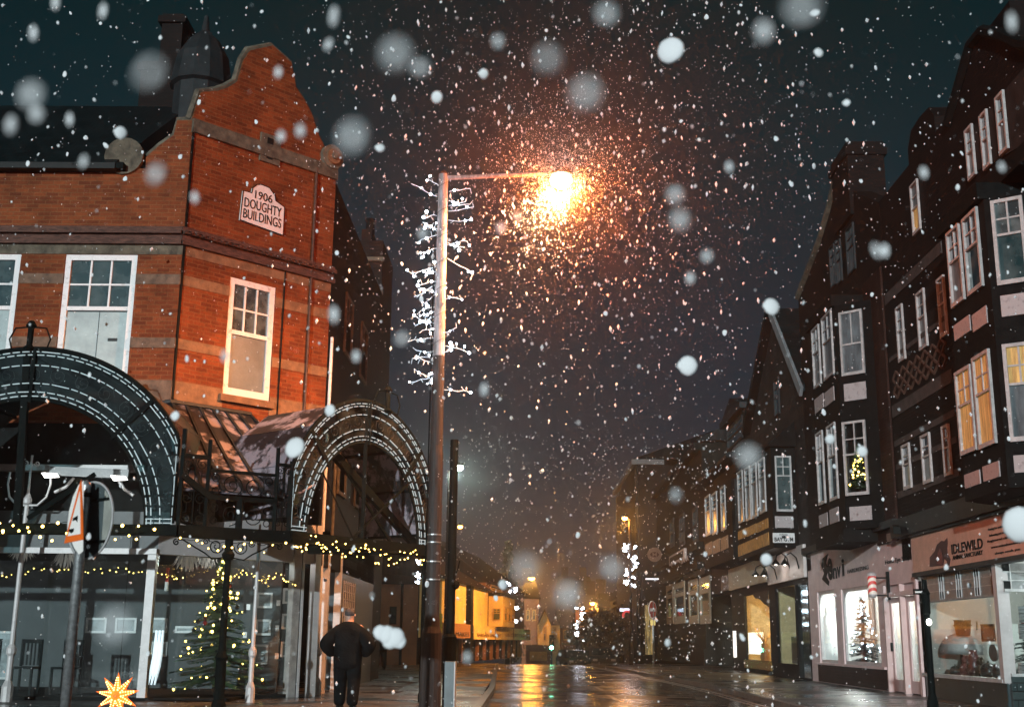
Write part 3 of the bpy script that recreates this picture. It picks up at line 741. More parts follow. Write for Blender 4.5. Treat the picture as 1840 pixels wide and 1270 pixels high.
# mossy glazed roofs
m_moss = mat('mossy_canopy_glass', (.24, .205, .235), .5, .2, 1.6, .25, c2=(.012, .012, .014), detail=9, edge=(.49, .55), bscale=30)
def sheet(pts, name='roof_glass', m=None, th=.03):
    a, b, c = V(pts[0]), V(pts[1]), V(pts[2]); nn = (b-a).cross(c-a).normalized()*th
    n = len(pts)
    return MB().add([V(p) for p in pts]+[V(p)-nn for p in pts], [list(range(n)), list(range(2*n-1, n-1, -1))]+[(i, (i+1) % n, n+(i+1) % n, n+i) for i in range(n)]).build(name, m or m_moss, canopy)
zrb = VM.at(400, 888)[1]+.02
topP = [FL.pt(FL.at(285, 733)[0], FL.at(285, 733)[1], .06), FL.pt(ac+.02, FL.at(310, 728)[1], .06)] + [FC.pt(a, FL.at(310, 728)[1], .06) for a in (.35, .75, 1.15, 1.7)]
nR_ = 7
def lerp_poly(P, t):
    L = [(P[i+1]-P[i]).length for i in range(len(P)-1)]; T = sum(L)*t
    for i, l in enumerate(L):
        if T <= l or i == len(L)-1: return P[i].lerp(P[i+1], min(1, T/l))
        T -= l
botP = [V0+V((0, .05, zrb)), V1+V((0, .05, zrb)), V1+V((uR.x*.5, uR.y*.5, zrb+.25))]
for i in range(nR_):
    t0, t1 = i/nR_, (i+1)/nR_
    a, b, c, d = lerp_poly(topP, t0), lerp_poly(topP, t1), lerp_poly(botP, t1), lerp_poly(botP, t0)
    sheet([a, b, c, d])
    up = V((0, 0, .03)); MB().bar(a+up, d+up, .05, .06).build('roof_rib', m_lead, canopy)
    if i == nR_-1: MB().bar(b+up, c+up, .05, .06).build('roof_rib', m_lead, canopy)
MB().tube([p+V((0, 0, .06)) for p in topP], .05, 6).build('flashing', m_lead, canopy)
# barrel roofs
def barrel(F, ac_, zc_, rx, rz, clip, depth, t0, t1, n, m):
    for k in range(n):
        th = [t0+(t1-t0)*(k+j)/n for j in (0, 1)]
        q = [(max(-clip, min(clip, rx*math.cos(t))), rz*math.sin(t)) for t in th]
        sheet([F.pt(ac_+q[0][0], zc_+q[0][1], -.06), F.pt(ac_+q[1][0], zc_+q[1][1], -.06), F.pt(ac_+q[1][0], zc_+q[1][1], -depth), F.pt(ac_+q[0][0], zc_+q[0][1], -depth)], m=m)
        MB().bar(F.pt(ac_+q[0][0], zc_+q[0][1]-.03, -.06), F.pt(ac_+q[0][0], zc_+q[0][1]-.03, -depth), .04, .05).build('roof_rib', m_iron, canopy)
m_dkglass = mat('dirty_dark_glass', (.02, .035, .04), .25, .5, 2, .2, c2=(.008, .01, .012))
barrel(VF, ca, zb1, r_out, r_out, clipL, YF-YV-.05 if False else 3.1, .05, PI-.05, 10, m_dkglass)
barrel(VR, lenR/2, zb1, hR*1.12, zt_R, hR, 1.9, .1, PI-.1, 8, m_moss)
# big diagonal braces under the right arch
for (x0, y0, x1, y1, w) in ((585, 800, 765, 1000, .09), (612, 830, 705, 980, .03)):
    P0 = VR.pt(*VR.at(x0, y0, -.25), -.25); P1 = VR.pt(*VR.at(x1, y1, -.6), -.6); MB().bar(P0, P1, w, w*1.6).build('stay', m_iron, canopy)
A_, Z_ = VR.at(672, 722); A2_, Z2_ = VR.at(668, 990)
MB().bar(VR.pt(lenR*.48, zt_R+zb1, -.02), VR.pt(lenR*.48, zb1, -.02), .06).build('stay', m_iron, canopy)
MB().bar(VR.pt(lenR*.87, zb1+1.25, -.03), VR.pt(lenR*.42, zb1, -.03), .035).build('stay', m_iron, canopy)
MB().bar(VR.pt(lenR*.12, zb1+1.4, -.03), VR.pt(lenR*.42, zb1, -.03), .02).build('stay', m_iron, canopy)
# finial lantern brackets on the arch crowns
for F, a, z in ((VF, VF.at(55, 600)[0], zb1+r_out), (VR, lenR*.62, zb1+zt_R-.12)):
    mb = MB().lathe(F.pt(a, z), [(.06, 0), (.10, .05), (.05, .1), (.05, .38), (.09, .42), (.04, .5)], 8)
    for sg in (-1, 1): mb.tube([F.pt(a+sg*.05, z+.4), F.pt(a+sg*.25, z+.38), F.pt(a+sg*.33, z+.2), F.pt(a+sg*.28, z+.03), F.pt(a+sg*.16, z+.02)], .014, 5)
    mb.build('finial', m_iron, canopy)
MB().bar(VF.pt(VF.at(48, 629)[0], zb1+r_out, -.05), VF.pt(VF.at(25, 980)[0], zb0, -.05), .11, .09).build('stay', m_iron, canopy)
p_ = VF.at(155, 845); q_ = VF.at(45, 930)
MB().bar(VF.pt(p_[0], p_[1], -.4), VF.pt(q_[0], q_[1], -.1), .07).build('stay', m_iron, canopy)
# cast columns with white scroll work near the shop front
def cast_column(loc, label, h, arms=True, w=.045):
    t = thing('cast_iron_column', label, 'column', loc, 'white cast columns of the canopy')
    MB().lathe(loc, [(w*2.2, 0), (w*2.2, .25), (w*1.2, .35), (w*1.2, .75), (w*1.9, .8), (w*1.9, .88), (w, .95), (w*.9, h*.9), (w*1.7, h*.91), (w*1.7, h*.93), (w*.6, h*.96), (w*.5, h)], 10).build('shaft', m_shopwhite, t)
    if arms:
        F = Fr(loc, (1, 0, 0), (0, -1, 0)); mb = MB()
        for sg in (-1, 1):
            mb.tube([F.pt(sg*.03, h*.90), F.pt(sg*.18, h*.90), F.pt(sg*.33, h*.94), F.pt(sg*.38, h*1.0), F.pt(sg*.36, h*1.06)], .02, 6)
            mb.tube(scroll(F, sg*.10, h*1.10, .055, 1.3, PI, sg), .012, 5)
        mb.bar(F.pt(0, h), F.pt(0, h*1.14), .03); mb.build('scroll_arm', m_shopwhite, t)
    return t
hC = onY(50, 880, 20.9).z
cast_column(V((onY(12, 1250, 20.9).x, 20.9, 0)), 'slim white cast column with scroll arms at the far left of the shop front', hC+.1)
cast_column(V((onY(449, 1250, 21.6).x, 21.6, 0)), 'slim white cast column standing between the Christmas tree and the framed photographs', 3.1, False, .038)
cast_column(V((onY(569, 1180, 24.6).x, 24.6, 0)), 'white cast column beside the walking person under the right arch', 3.1, False, .055)
# floodlight bar on the fascia
t = thing('floodlight_bar', 'grey bar with two lit white floodlights on the shop fascia behind the round sign', 'light', onY(150, 850, 20.9))
pa_, pb_ = onY(90, 846, 20.9), onY(232, 852, 20.9)
MB().bar(pa_, pb_, .10, .16).build('bar', mat('grey_metal', (.06, .07, .075), .4, .3, 8), t)
for x, y in ((92, 853), (215, 858)):
    c = onY(x, y, 20.75); mb = MB(); mb.add([(c.x-.13, c.y, c.z+.04), (c.x+.10, c.y, c.z+.03), (c.x+.15, c.y, c.z-.04), (c.x-.06, c.y, c.z-.05), (c.x-.13, c.y-.12, c.z+.02), (c.x+.10, c.y-.12, c.z+.01), (c.x+.15, c.y-.12, c.z-.06), (c.x-.06, c.y-.12, c.z-.07)], [(0, 1, 2, 3), (4, 5, 6, 7), (0, 1, 5, 4), (1, 2, 6, 5), (2, 3, 7, 6), (3, 0, 4, 7)])
    mb.build('floodlight', glow('floodlight_white', (1, .98, .92), 5), t)
# iron shop bracket arcs
for lab_, (x0, y0, x1, y1, x2, y2) in (('curved white bracket under the left floodlight', (98, 884, 118, 875, 133, 858)), ('curved white bracket under the right floodlight', (240, 890, 225, 880, 212, 862))):
    tag(MB().tube([onY(x0, y0, 21.2), onY(x1, y1, 21.2), onY(x2, y2, 21.2)], .03, 6).build('fascia_bracket', m_shopwhite), lab_, 'bracket')

# warm string lights
def string_lights(name_label, pts, nb, seed, r=.018, drop=.12, cap=95, colm=None):
    q = random.Random(seed); t = thing('string_lights', name_label, 'string lights', pts[0])
    path = []
    for a, b in zip(pts, pts[1:]):
        for i in range(8): path.append(a.lerp(b, i/8)+V((0, 0, -.03*math.sin(PI*i/8)+q.uniform(-.02, .02))))
    path.append(pts[-1]); MB().tube(path, .005, 4).build('cable', m_black, t)
    b0 = MB().ball(pts[0], r, 6).build('bulb', colm or g_warmb, t)
    for i in range(min(nb, cap)):
        o = b0 if i == 0 else b0.copy()
        if i: col.objects.link(o); o.parent = t
        f = (i+.5)/nb*(len(path)-1); k = min(int(f), len(path)-2)
        p = path[k].lerp(path[k+1], f-k)+V((q.uniform(-.04, .04), -.03, q.uniform(-drop, .02)))
        o.location = p-pts[0]; o.scale = (q.uniform(.7, 1.25),)*3
    return t
zz = zb1+.05
string_lights('warm fairy lights strung along the iron beam below the big left arch', [VF.pt(VF.at(x, 945)[0], zb1+o, .09) for x, o in ((-20, .02), (30, .0), (120, .02), (200, -.02), (300, .0))], 14, 3, .022)
string_lights('second lower row of warm bulbs on the beam crossing the round sign', [VF.pt(VF.at(x, 955)[0], zb0+.05, .11) for x in (-20, 60, 140, 200, 262)], 14, 4, .022)
string_lights('sparse warm bulbs hanging among the black scroll brackets of the corner post', [VM.pt(a, zb0-.05, .06) for a in (0, .4, .8, 1.2, L01)], 14, 5, .016)
string_lights('dense warm fairy lights draped under the right arch', [VR.pt(lenR*t_, zb0+.02+o, .1) for t_, o in ((0, .1), (.15, .1), (.3, .02), (.45, .05), (.6, -.05), (.8, .02), (1, -.02))], 75, 6, .013, .24)
string_lights('faint string of small warm bulbs behind the shop glass', [onY(x, y, 22.4) for x, y in ((0, 1035), (80, 1018), (150, 1022), (220, 1020), (290, 1026), (330, 1040))], 40, 8, .010, .06)
string_lights('small warm bulbs draped right of the Christmas tree', [onY(x, y, 23.2) for x, y in ((415, 1035), (440, 1022), (470, 1040), (500, 1028), (530, 1045))], 30, 9, .011, .08)

# ================================================================== round sign pole (near left)
PD = 10.2
pt_ = onY(156, 862, PD); x_p = pt_.x
t = thing('sign_pole', 'galvanised steel sign post leaning slightly in front of the left shop window', 'sign post', (x_p, PD, 0))
MB().lathe((x_p, PD, 0), [(.042, 0), (.042, pt_.z-.06), (.044, pt_.z-.05), (.03, pt_.z-.02), (.005, pt_.z)], 14).build('tube', m_steel, t, smooth=True)
for y in (889, 968): MB().lathe((x_p, PD, onY(150, y, PD).z), [(.052, -.02), (.052, .02)], 14).build('clamp', m_black, t)
zc = onY(160, 933, PD).z
th = math.radians(-37)      # both sign plates are turned away to the left
FD = Fr((onY(162, 935, PD+.08).x, PD+.08, 0), (math.cos(th), math.sin(th), 0), (math.sin(th), -math.cos(th), 0))
RR = .335
EL = [2*PI*k/48 for k in range(49)]
t = thing('round_sign', 'grey back of a round road sign with a pale rim on the steel post', 'road sign', (x_p+.08, PD, zc-RR))
MB().prism(FD, [(RR*math.cos(a), zc+RR*math.sin(a)) for a in EL[:-1]], -.006, .0).build('disc', mat('sign_back_grey', (.07, .09, .095), .6, .25, 3, spec=.2), t)
MB().tube([FD.pt(RR*.985*math.cos(a), zc+RR*.985*math.sin(a), .0) for a in EL[:-1]], .011, 5, closed=True).build('rim', m_shopwhite, t)
MB().prism(FD, [(RR*.93*math.cos(a), zc+RR*.93*math.sin(a)) for a in [math.radians(x) for x in range(-48, 58, 6)]], .001, .004).build('pale_crescent', mat('worn_pale_paint', (.30, .31, .28), .5, .25, 5), t)
for dz in (.17, -.19): MB().fbox(FD, .02, .26, zc+dz-.012, zc+dz+.012, .004, .02).build('channel', m_black, t)
m_orange = mat('retro_orange', (.90, .16, .02), .4, .05, 5)
m_rwhite = mat('retro_white', (.92, .88, .84), .4, .04, 5)
t = thing('warning_sign', 'white plate with an orange red warning triangle, turned to the left on the steel post', 'road sign', (x_p-.06, PD, zc-.3))
FT = Fr((x_p-.05, PD-.12, 0), FD.u, FD.n)
def dp_(x, y, d=0): return FT.at(x, y, d)
MB().prism(FT, [dp_(x, y) for x, y in ((150, 863), (141, 871), (131, 892), (124, 918), (122, 943), (126, 966), (133, 984), (142, 996), (149, 990))], -.004, .0).build('backing_board', m_rwhite, t)
MB().prism(FT, [dp_(147, 862), dp_(117, 976), dp_(151, 969), dp_(150, 920)], .002, .010).build('border', m_orange, t)
MB().prism(FT, [dp_(146, 882), dp_(124, 963), dp_(147, 959)], .011, .014).build('face', m_rwhite, t)
MB().prism(FT, [dp_(134, 931), dp_(143, 926), dp_(142, 938), dp_(139, 934), dp_(134, 936)], .015, .018).build('symbol', m_black, t)
MB().prism(FT, [dp_(127, 951), dp_(136, 949), dp_(135, 955), dp_(131, 958), dp_(127, 955)], .015, .018).build('symbol', m_black, t)

# ================================================================== main lamp post
PY = 19.0
ptop = onY(797, 312, PY); pbx = onY(776, 1268, PY).x
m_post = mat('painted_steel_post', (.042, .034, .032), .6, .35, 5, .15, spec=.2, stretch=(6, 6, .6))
t = thing('lamp_post', 'tall street lamp post with a long arm, blazing orange lamp and white twig lights', 'street lamp', (ptop.x, PY, 0))
px_ = ptop.x
zj = onY(790, 640, PY).z
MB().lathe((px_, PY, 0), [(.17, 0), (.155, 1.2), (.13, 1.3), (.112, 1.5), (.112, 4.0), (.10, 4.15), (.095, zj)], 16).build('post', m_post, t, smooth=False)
MB().lathe((px_, PY, 0), [(.094, zj), (.088, ptop.z-1.5), (.080, ptop.z)], 16).build('upper_post', mat('post_lit_tone', (.26, .23, .23), .5, .5, 4, .1, stretch=(4, 4, .8)), t, smooth=False)  # paler colour stands in for the twig lights' glow on the post
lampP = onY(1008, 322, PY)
MB().tube([(px_, PY, ptop.z-.08), (px_+.5, PY, ptop.z-.06), (lampP.x-.25, PY, lampP.z+.10)], [.045, .040, .036], 8).build('arm', mat('post_lit_tone', (.26, .23, .23)), t)
mb = MB().lathe((lampP.x, PY, lampP.z), [(.02, .20), (.12, .19), (.19, .12), (.20, .06)], 14); mb.build('lamp_housing', m_lead, t)
mb = MB().ball((lampP.x, PY, lampP.z-.02), .19, 14, .75); mb.build('lamp_bowl', glow('sodium_glow', (1, .62, .28), 60), t, smooth=True)
MB().lathe((px_, PY, ptop.z-.02), [(.10, 0), (.06, .05), (0, .10)], 12).build('cap', m_post, t)
for z in (2.3, 2.42, 2.0, 1.72): MB().lathe((px_, PY, z+.3), [(.117, -.010), (.117, .010)], 16).build('strap', m_steel, t)
MB().tube([(px_-.12, PY-.08, 1.5), (px_-.12, PY-.08, 7.2)], .012, 5).build('cable', m_iron, t)
lamp_pos = V((lampP.x, PY, lampP.z))
# second dark post right behind
p = onY(806, 1268, 20.4)
t = thing('utility_post', 'plain black post standing directly behind the tall lamp post', 'post', (p.x, 20.4, 0))
MB().lathe((p.x, 20.4, 0), [(.11, 0), (.11, 1.15), (.075, 1.2), (.07, onY(806, 790, 20.4).z)], 10).build('shaft', m_iron, t)
mb = MB(); q0 = onY(812, 1045, 20.4); mb.ball((q0.x+.06, 20.35, q0.z-.05), .08, 8); mb.tube([(q0.x, 20.4, q0.z), (q0.x+.1, 20.3, q0.z+.2), (q0.x+.13, 20.3, q0.z+.35)], .012, 5); mb.build('bracket', m_iron, t)
p = onY(812, 1200, 18.2)
t = thing('utility_cabinet', 'slim grey metal cabinet at the foot of the lamp post by the kerb', 'cabinet', (p.x, 18.2, 0))
MB().box(p.x-.10, p.x+.03, 18.1, 18.5, 0, onY(812, 1188, 18.2).z).build('body', mat('cabinet_grey', (.06, .09, .10), .4, .3, 4), t)
MB().box(p.x+.035, p.x+.055, 18.1, 18.45, 0, onY(812, 1188, 18.2).z).build('edge_trim', m_shopwhite, t)

# twig lights
def twig_lights(label, base, z0, z1, rad, nb, seed, br=.016, ntw=18, s=1.0, em=None, cap=100, wires=True):
    q = random.Random(seed); t = thing('twig_lights', label, 'fairy lights', base)
    tw = MB(); pos = []
    for i in range(ntw):
        z = z0+(z1-z0)*(i+q.random())/ntw; a = q.choice((0, PI))+q.uniform(-.8, .8)
        if q.random() < .3: a = q.uniform(0, 2*PI)
        L_ = rad*q.uniform(.5, 1.15)
        p0 = base+V((math.cos(a)*.1*s, math.sin(a)*.1*s, z)); d = V((math.cos(a), math.sin(a), q.uniform(-.55, .45)))
        pts = [p0]; 
        for k in range(4): pts.append(pts[-1]+d*L_/4+V((0, 0, q.uniform(-.03, .03)*s)))
        tw.tube(pts, .005*s, 4)
        for k, pp in enumerate(pts[1:]):
            pos.append(pp)
            e = pp+V((q.uniform(-1, 1)*.06*s, q.uniform(-.06, .06)*s, q.uniform(-1, 1)*.09*s)); tw.tube([pp, e], .004*s, 3); pos.append(e)
    for i in range(max(0, nb-len(pos))):
        a = q.uniform(PI, 2*PI); pos.append(base+V((math.cos(a)*.13*s, math.sin(a)*.13*s, q.uniform(z0, z1))))
    tw.build('twigs', glow('twig_wire', (.6, .68, .74), 1.1), t)
    if wires:
        w = MB(); pts = [base+V((.125*math.cos(i*.55)*s, .125*math.sin(i*.55)*s, z0+(z1-z0)*i/90)) for i in range(91)]; w.tube(pts, .004*s, 4); w.build('wire', m_lead, t)
    q.shuffle(pos); pos = pos[:cap]
    b0 = MB().ball(base, br, 6).build('bulb', em or glow('cold_bulb', (.80, .88, 1), 30), t)
    for i, p in enumerate(pos):
        o = b0 if i == 0 else b0.copy()
        if i: col.objects.link(o); o.parent = t
        o.location = p-base; o.scale = (q.uniform(.6, 1.6),)*3
    return t
base = V((px_, PY, 0))
twig_lights('cold white twig lights wound round the upper part of the tall near lamp post', base, onY(793, 700, PY).z, onY(797, 330, PY).z, .40, 150, 31, .018, 40)
g_am = glow('ember', (1, .5, .2), 6)

# ================================================================== people
def skin_body(name, joints, edges, m, parent, sub=2):
    me = bpy.data.meshes.new(name); names = list(joints)
    me.from_pydata([joints[k][0] for k in names], [(names.index(a), names.index(b)) for a, b in edges], [])
    o = bpy.data.objects.new(name, me); col.objects.link(o)
    md = o.modifiers.new('s', 'SKIN'); md.use_smooth_shade = True
    for i, k in enumerate(names):
        r = joints[k][1]; me.skin_vertices[0].data[i].radius = r if isinstance(r, tuple) else (r, r)
    me.skin_vertices[0].data[0].use_root = True
    m2 = o.modifiers.new('d', 'SUBSURF'); m2.levels = sub; m2.render_levels = sub
    dg = bpy.context.evaluated_depsgraph_get(); dg.update()
    nm = bpy.data.meshes.new_from_object(o.evaluated_get(dg)); bpy.data.objects.remove(o)
    nm.materials.clear(); nm.materials.append(m); nm.name = name
    for p in nm.polygons: p.use_smooth = True
    o = bpy.data.objects.new(name, nm); col.objects.link(o); o.parent = parent
    WL[o.name] = WL[parent.name]
    return o
m_skin = mat('skin', (.38, .22, .16), .5, .1, 12)
m_coat = mat('black_coat', (.005, .007, .008), .9, .5, 9, .5, spec=.06)
def person(loc, H, label, rotz=0, coat=None, trousers=None, step=.12):
    t = thing('person', label, 'person', loc); s = H/1.75
    WL[t.name] = V((0, 0, 0))
    J = {'pelvis': ((0, 0, .92), (.12, .08)), 'belly': ((0, .02, 1.08), (.16, .11)), 'chest': ((0, -.02, 1.30), (.22, .15)), 'neckb': ((0, .0, 1.47), (.12, .10)), 'neck': ((0, .03, 1.53), .062),
         'sl': ((-.19, .0, 1.40), .10), 'sr': ((.19, .0, 1.40), .10), 'el': ((-.33, -.06, 1.13), .078), 'er': ((.33, -.06, 1.13), .078), 'wl': ((-.24, .12, .95), .058), 'wr': ((.24, .12, .95), .058),
         'hl': ((-.10, 0, .86), .09), 'hr': ((.10, 0, .86), .09), 'kl': ((-.12, step, .50), .082), 'kr': ((.12, -.02, .50), .082), 'al': ((-.12, step*.8, .10), .055), 'ar': ((.12, -step*1.3, .12), .055),
         'fl': ((-.13, step*.8+.17, .045), (.05, .04)), 'fr': ((.13, -step*1.3+.16, .045), (.05, .04)),
         'h1': ((0, .05, 1.62), (.072, .085)), 'h2': ((0, .05, 1.70), (.070, .085)), 'h3': ((0, .045, 1.735), .05)}
    J = {k: (tuple(c*s for c in p), r if not isinstance(r, tuple) else r) for k, (p, r) in J.items()}
    Ed = [('pelvis', 'belly'), ('belly', 'chest'), ('chest', 'neckb'), ('neckb', 'neck'), ('neck', 'h1'), ('h1', 'h2'), ('h2', 'h3'), ('chest', 'sl'), ('chest', 'sr'), ('sl', 'el'), ('sr', 'er'), ('el', 'wl'), ('er', 'wr'),
          ('pelvis', 'hl'), ('pelvis', 'hr'), ('hl', 'kl'), ('hr', 'kr'), ('kl', 'al'), ('kr', 'ar'), ('al', 'fl'), ('ar', 'fr')]
    skin_body('body', J, Ed, m_skin, t)
    # padded coat, closed at neck, cuffs and hem
    Cj = {'q': ((0, 0, .66), (.215, .18)), 'p': ((0, 0, .82), (.225, .18)), 'b': ((0, .02, 1.08), (.225, .175)), 'c': ((0, -.03, 1.30), (.26, .19)), 'n': ((0, .0, 1.47), (.13, .12)), 'co': ((0, .03, 1.54), (.085, .08)),
          'sl': ((-.20, 0, 1.39), .125), 'sr': ((.20, 0, 1.39), .125), 'el': ((-.37, -.07, 1.12), .115), 'er': ((.37, -.07, 1.12), .115), 'wl': ((-.235, .13, .96), .085), 'wr': ((.235, .13, .96), .085)}
    Cj = {k: (tuple(c*s for c in p), r) for k, (p, r) in Cj.items()}
    skin_body('coat', Cj, [('q', 'p'), ('p', 'b'), ('b', 'c'), ('c', 'n'), ('n', 'co'), ('c', 'sl'), ('c', 'sr'), ('sl', 'el'), ('sr', 'er'), ('el', 'wl'), ('er', 'wr')], coat or m_coat, t)
    Tj = {'p': ((0, 0, .96), (.15, .11)), 'hl': ((-.10, 0, .85), .135), 'hr': ((.10, 0, .85), .135), 'kl': ((-.12, step, .50), .10), 'kr': ((.12, -.02, .50), .10), 'al': ((-.12, step*.8, .05), .085), 'ar': ((.12, -step*1.3, .06), .085)}
    Tj = {k: (tuple(c*s for c in p), r) for k, (p, r) in Tj.items()}
    skin_body('trousers', Tj, [('p', 'hl'), ('p', 'hr'), ('hl', 'kl'), ('hr', 'kr'), ('kl', 'al'), ('kr', 'ar')], trousers or m_coat, t)
    hm = MB().ball((0, .035*s, 1.700*s), .088*s, 14, 1.05, .05); hm.v = [V((v.x, v.y*1.12 if v.y < .04 else min(v.y, .10), max(v.z, 1.64*s + max(0, v.y)*.6))) for v in hm.v]
    hm.build('hair', mat('short_dark_hair', (.05, .045, .045), .8, .5, 40), t)
    for sg in (-1, 1):
        MB().ball((sg*.078*s, .045*s, 1.655*s), .024*s, 8, 1.4).build('ear', m_skin, t)
        MB().ball((sg*.028*s, .128*s, 1.675*s), .011*s, 6).build('eye', m_white, t)
        sh = MB(); cy = step*.8 if sg < 0 else -step*1.3
        sh.ball((sg*.125*s, (cy+.09)*s, .05*s), .065*s, 8, .75); sh.v = [V((v.x, (v.y-(cy+.09)*s)*2.1+(cy+.09)*s, v.z)) for v in sh.v]; sh.build('shoe', m_black, t)
    MB().ball((0, .145*s, 1.645*s), .017*s, 6, 1.5).build('nose', m_skin, t)
    MB().box(-.025*s, .025*s, .120*s, .136*s, 1.605*s, 1.613*s).build('mouth', mat('lips', (.3, .1, .09), .5), t)
    t.location = loc; t.rotation_euler = (0, 0, rotz); t.scale = (1.13, 1.1, 1)
    return t
D_ = 19.7; p = onY(626, 1150, D_)
person((p.x, D_, 0), (onY(626, 1099, D_).z+.03), 'person with short hair in a bulky black coat walking away with hands in pockets', .0)
D_ = 46; p = onY(684, 1180, D_)
person((p.x, D_, 0), 1.55, 'distant dark figure standing far down the pavement under the arch', .3)
# ================================================================== dark gothic building behind the left corner
GX = -4.35
FG = Fr((GX+.35, E.y+SL, 0), (0, 1, 0), (1, 0, 0))
goth = thing('stone_building', 'dark stepped brick building with chimney stacks rising behind the orange lit corner', 'building', (GX, 33, 0))
def ztop(px, py, y): return onY(px, py, y).z
for (y0, y1, xr, px, py, nm) in ((32.9, 35.5, onY(683, 600, 33).x, 640, 432, 'wall'), (35.6, 42, -5.35, 662, 560, 'wall')):
    zt_ = ztop(px, py, y0); MB().box(-9, xr, y0, y1, 0, zt_).build(nm, m_darkbrick, goth)
xr = onY(668, 420, 33).x
MB().box(onY(650, 420, 33).x, xr, 33.0, 33.9, 3, ztop(660, 412, 33)).build('chimney', m_darkbrick, goth)
MB().lathe((onY(662, 400, 33).x, 33.4, ztop(660, 412, 33)), [(.14, 0), (.12, .35), (.15, .4), (.15, .45)], 8).build('chimney_pot', m_darkbrick, goth)
FGs = Fr((0, 32.88, 0), (1, 0, 0), (0, -1, 0))
for x0, y0, x1, y1 in ((618, 560, 632, 610), (650, 560, 662, 610), (618, 640, 632, 690), (650, 640, 662, 690)):
    a0, z1 = FGs.at(x0, y0); a1, z0 = FGs.at(x1, y1); window(goth, FGs, a0, a1, z0, z1, .0, 1, 1, .5, fr=m_stonedk, fw=.05)
for py in (470, 530, 620, 700):
    MB().fbox(FGs, -9, onY(683, 600, 33).x+.06, ztop(640, py, 32.9), ztop(640, py, 32.9)+.12, 0, .07).build('string_course', m_stonedk, goth)

# ================================================================== street to the left: cream and brown houses
m_cream = mat('cream_render', (.84, .66, .28), .75, .14, .8, .1)
m_creamd = mat('yellow_trim', (.62, .42, .13), .7, .2, 2)
m_brown = mat('brown_render', (.24, .11, .055), .8, .25, 1.2, .1)
m_roofd = brick('plain_tiles', (.035, .02, .015), (.02, .013, .01), (.01, .008, .006), bw=.3, bh=.2)
# cream building: runs slightly across the view
A0 = onY(806, 1150, 57); A1 = onY(945, 1150, 88)
FCm = Fr((A0.x, A0.y, 0), (A1.x-A0.x, A1.y-A0.y, 0), (A1.y-A0.y, -(A1.x-A0.x), 0))
LCm = (V((A1.x, A1.y, 0))-V((A0.x, A0.y, 0))).length
cream = thing('cream_building', 'cream building lit yellow by street lamps, with dark roof and long pale shop signs', 'building', (A0.x, A0.y, 0))
zsb = FCm.at(842, 1146)[1]; zst = FCm.at(842, 1122)[1]; zwt = FCm.at(842, 1052)[1]
aB = FCm.at(876, 1100)[0]; aE = LCm
MB().fbox(FCm, -2, aB, zsb, zwt, -7, 0).build('wall', m_cream, cream)
MB().fbox(FCm, aB, aE, zsb, zwt+.5, -7, -.15).build('wall', m_brown, cream)
ad = FCm.at(842, 1100)[0]; ad0 = FCm.at(837, 1100)[0]
MB().fbox(FCm, ad0, ad, 0, zwt, 0, .25).build('pilaster', m_dark, cream)
MB().fbox(FCm, -2, ad0, zsb, zst, 0, .25).build('shop_sign', mat('peach_sign', (.42, .22, .12), .6, .1, 3), cream)
sg = MB().fbox(FCm, ad, aE+.2, zsb-.05, zst, 0, .3).build('shop_sign', m_cream, cream)
MB().fbox(FCm, -2, aE, 0, zsb-.06, -.6, -.3).build('shop_front', m_dark, cream)
for i in range(12):
    a = -1+i*(aE+1)/12; MB().fbox(FCm, a, a+.18, 0, zsb-.06, -.28, -.1).build('shop_column', m_brown, cream)
text('MAKES', FCm, .4, ad0-.4, zsb+.08, zsb+.28, .26, m_black, cream)
LL = aE-ad
text('BARGAIN AND GIFT', FCm, ad+LL*.04, ad+LL*.40, zsb+.08, zsb+.26, .31, m_brown, sg)
text('DISCOUNT CARPETS', FCm, ad+LL*.48, ad+LL*.95, zsb+.12, zsb+.34, .31, m_brown, sg)
for a in (ad+LL*.3, ad+LL*.62): MB().fbox(FCm, a, a+.08, zsb-.04, zst-.02, .3, .33).build('joint', m_brown, sg)
# bay of the cream building
b0, _ = FCm.at(882, 1100); b1, _ = FCm.at(905, 1100)
zb_t = FCm.at(890, 1072)[1]
MB().prism(Fr((0, 0, 0), (1, 0, 0), (0, 1, 0)), [(0, 0), (.001, 0), (0, .001)], 0, .001) if False else None
bay = MB().fbox(FCm, b0, b1, zst+.02, zb_t, -.14, .7).build('bay', m_cream, cream)
for j, (f0, f1) in enumerate(((.1, .32), (.4, .62), (.7, .92))):
    window(cream, FCm.shift(.7), b0+(b1-b0)*f0, b0+(b1-b0)*f1, zst+.3, zb_t-.6, .005, 2, 2, .4, fr=m_creamd, fw=.07, top=g_dark)
MB().fbox(FCm, b0-.1, b1+.1, zb_t+.01, zb_t+.2, -.14, .85).build('bay_roof', m_lead, cream)
window(cream, FCm, b0+.3, b1-.3, zb_t+.6, zwt+.2, -.1, 2, 2, .4, fr=m_creamd, fw=.07)
# end face of the bay, towards us
FE = Fr(FCm.pt(b0, 0, .0)+V((0, 0, 0)), FCm.n, -FCm.u)
window(cream, FE, .12, .58, zst+.35, zb_t-.7, .01, 2, 2, .4, fr=m_creamd, fw=.05)
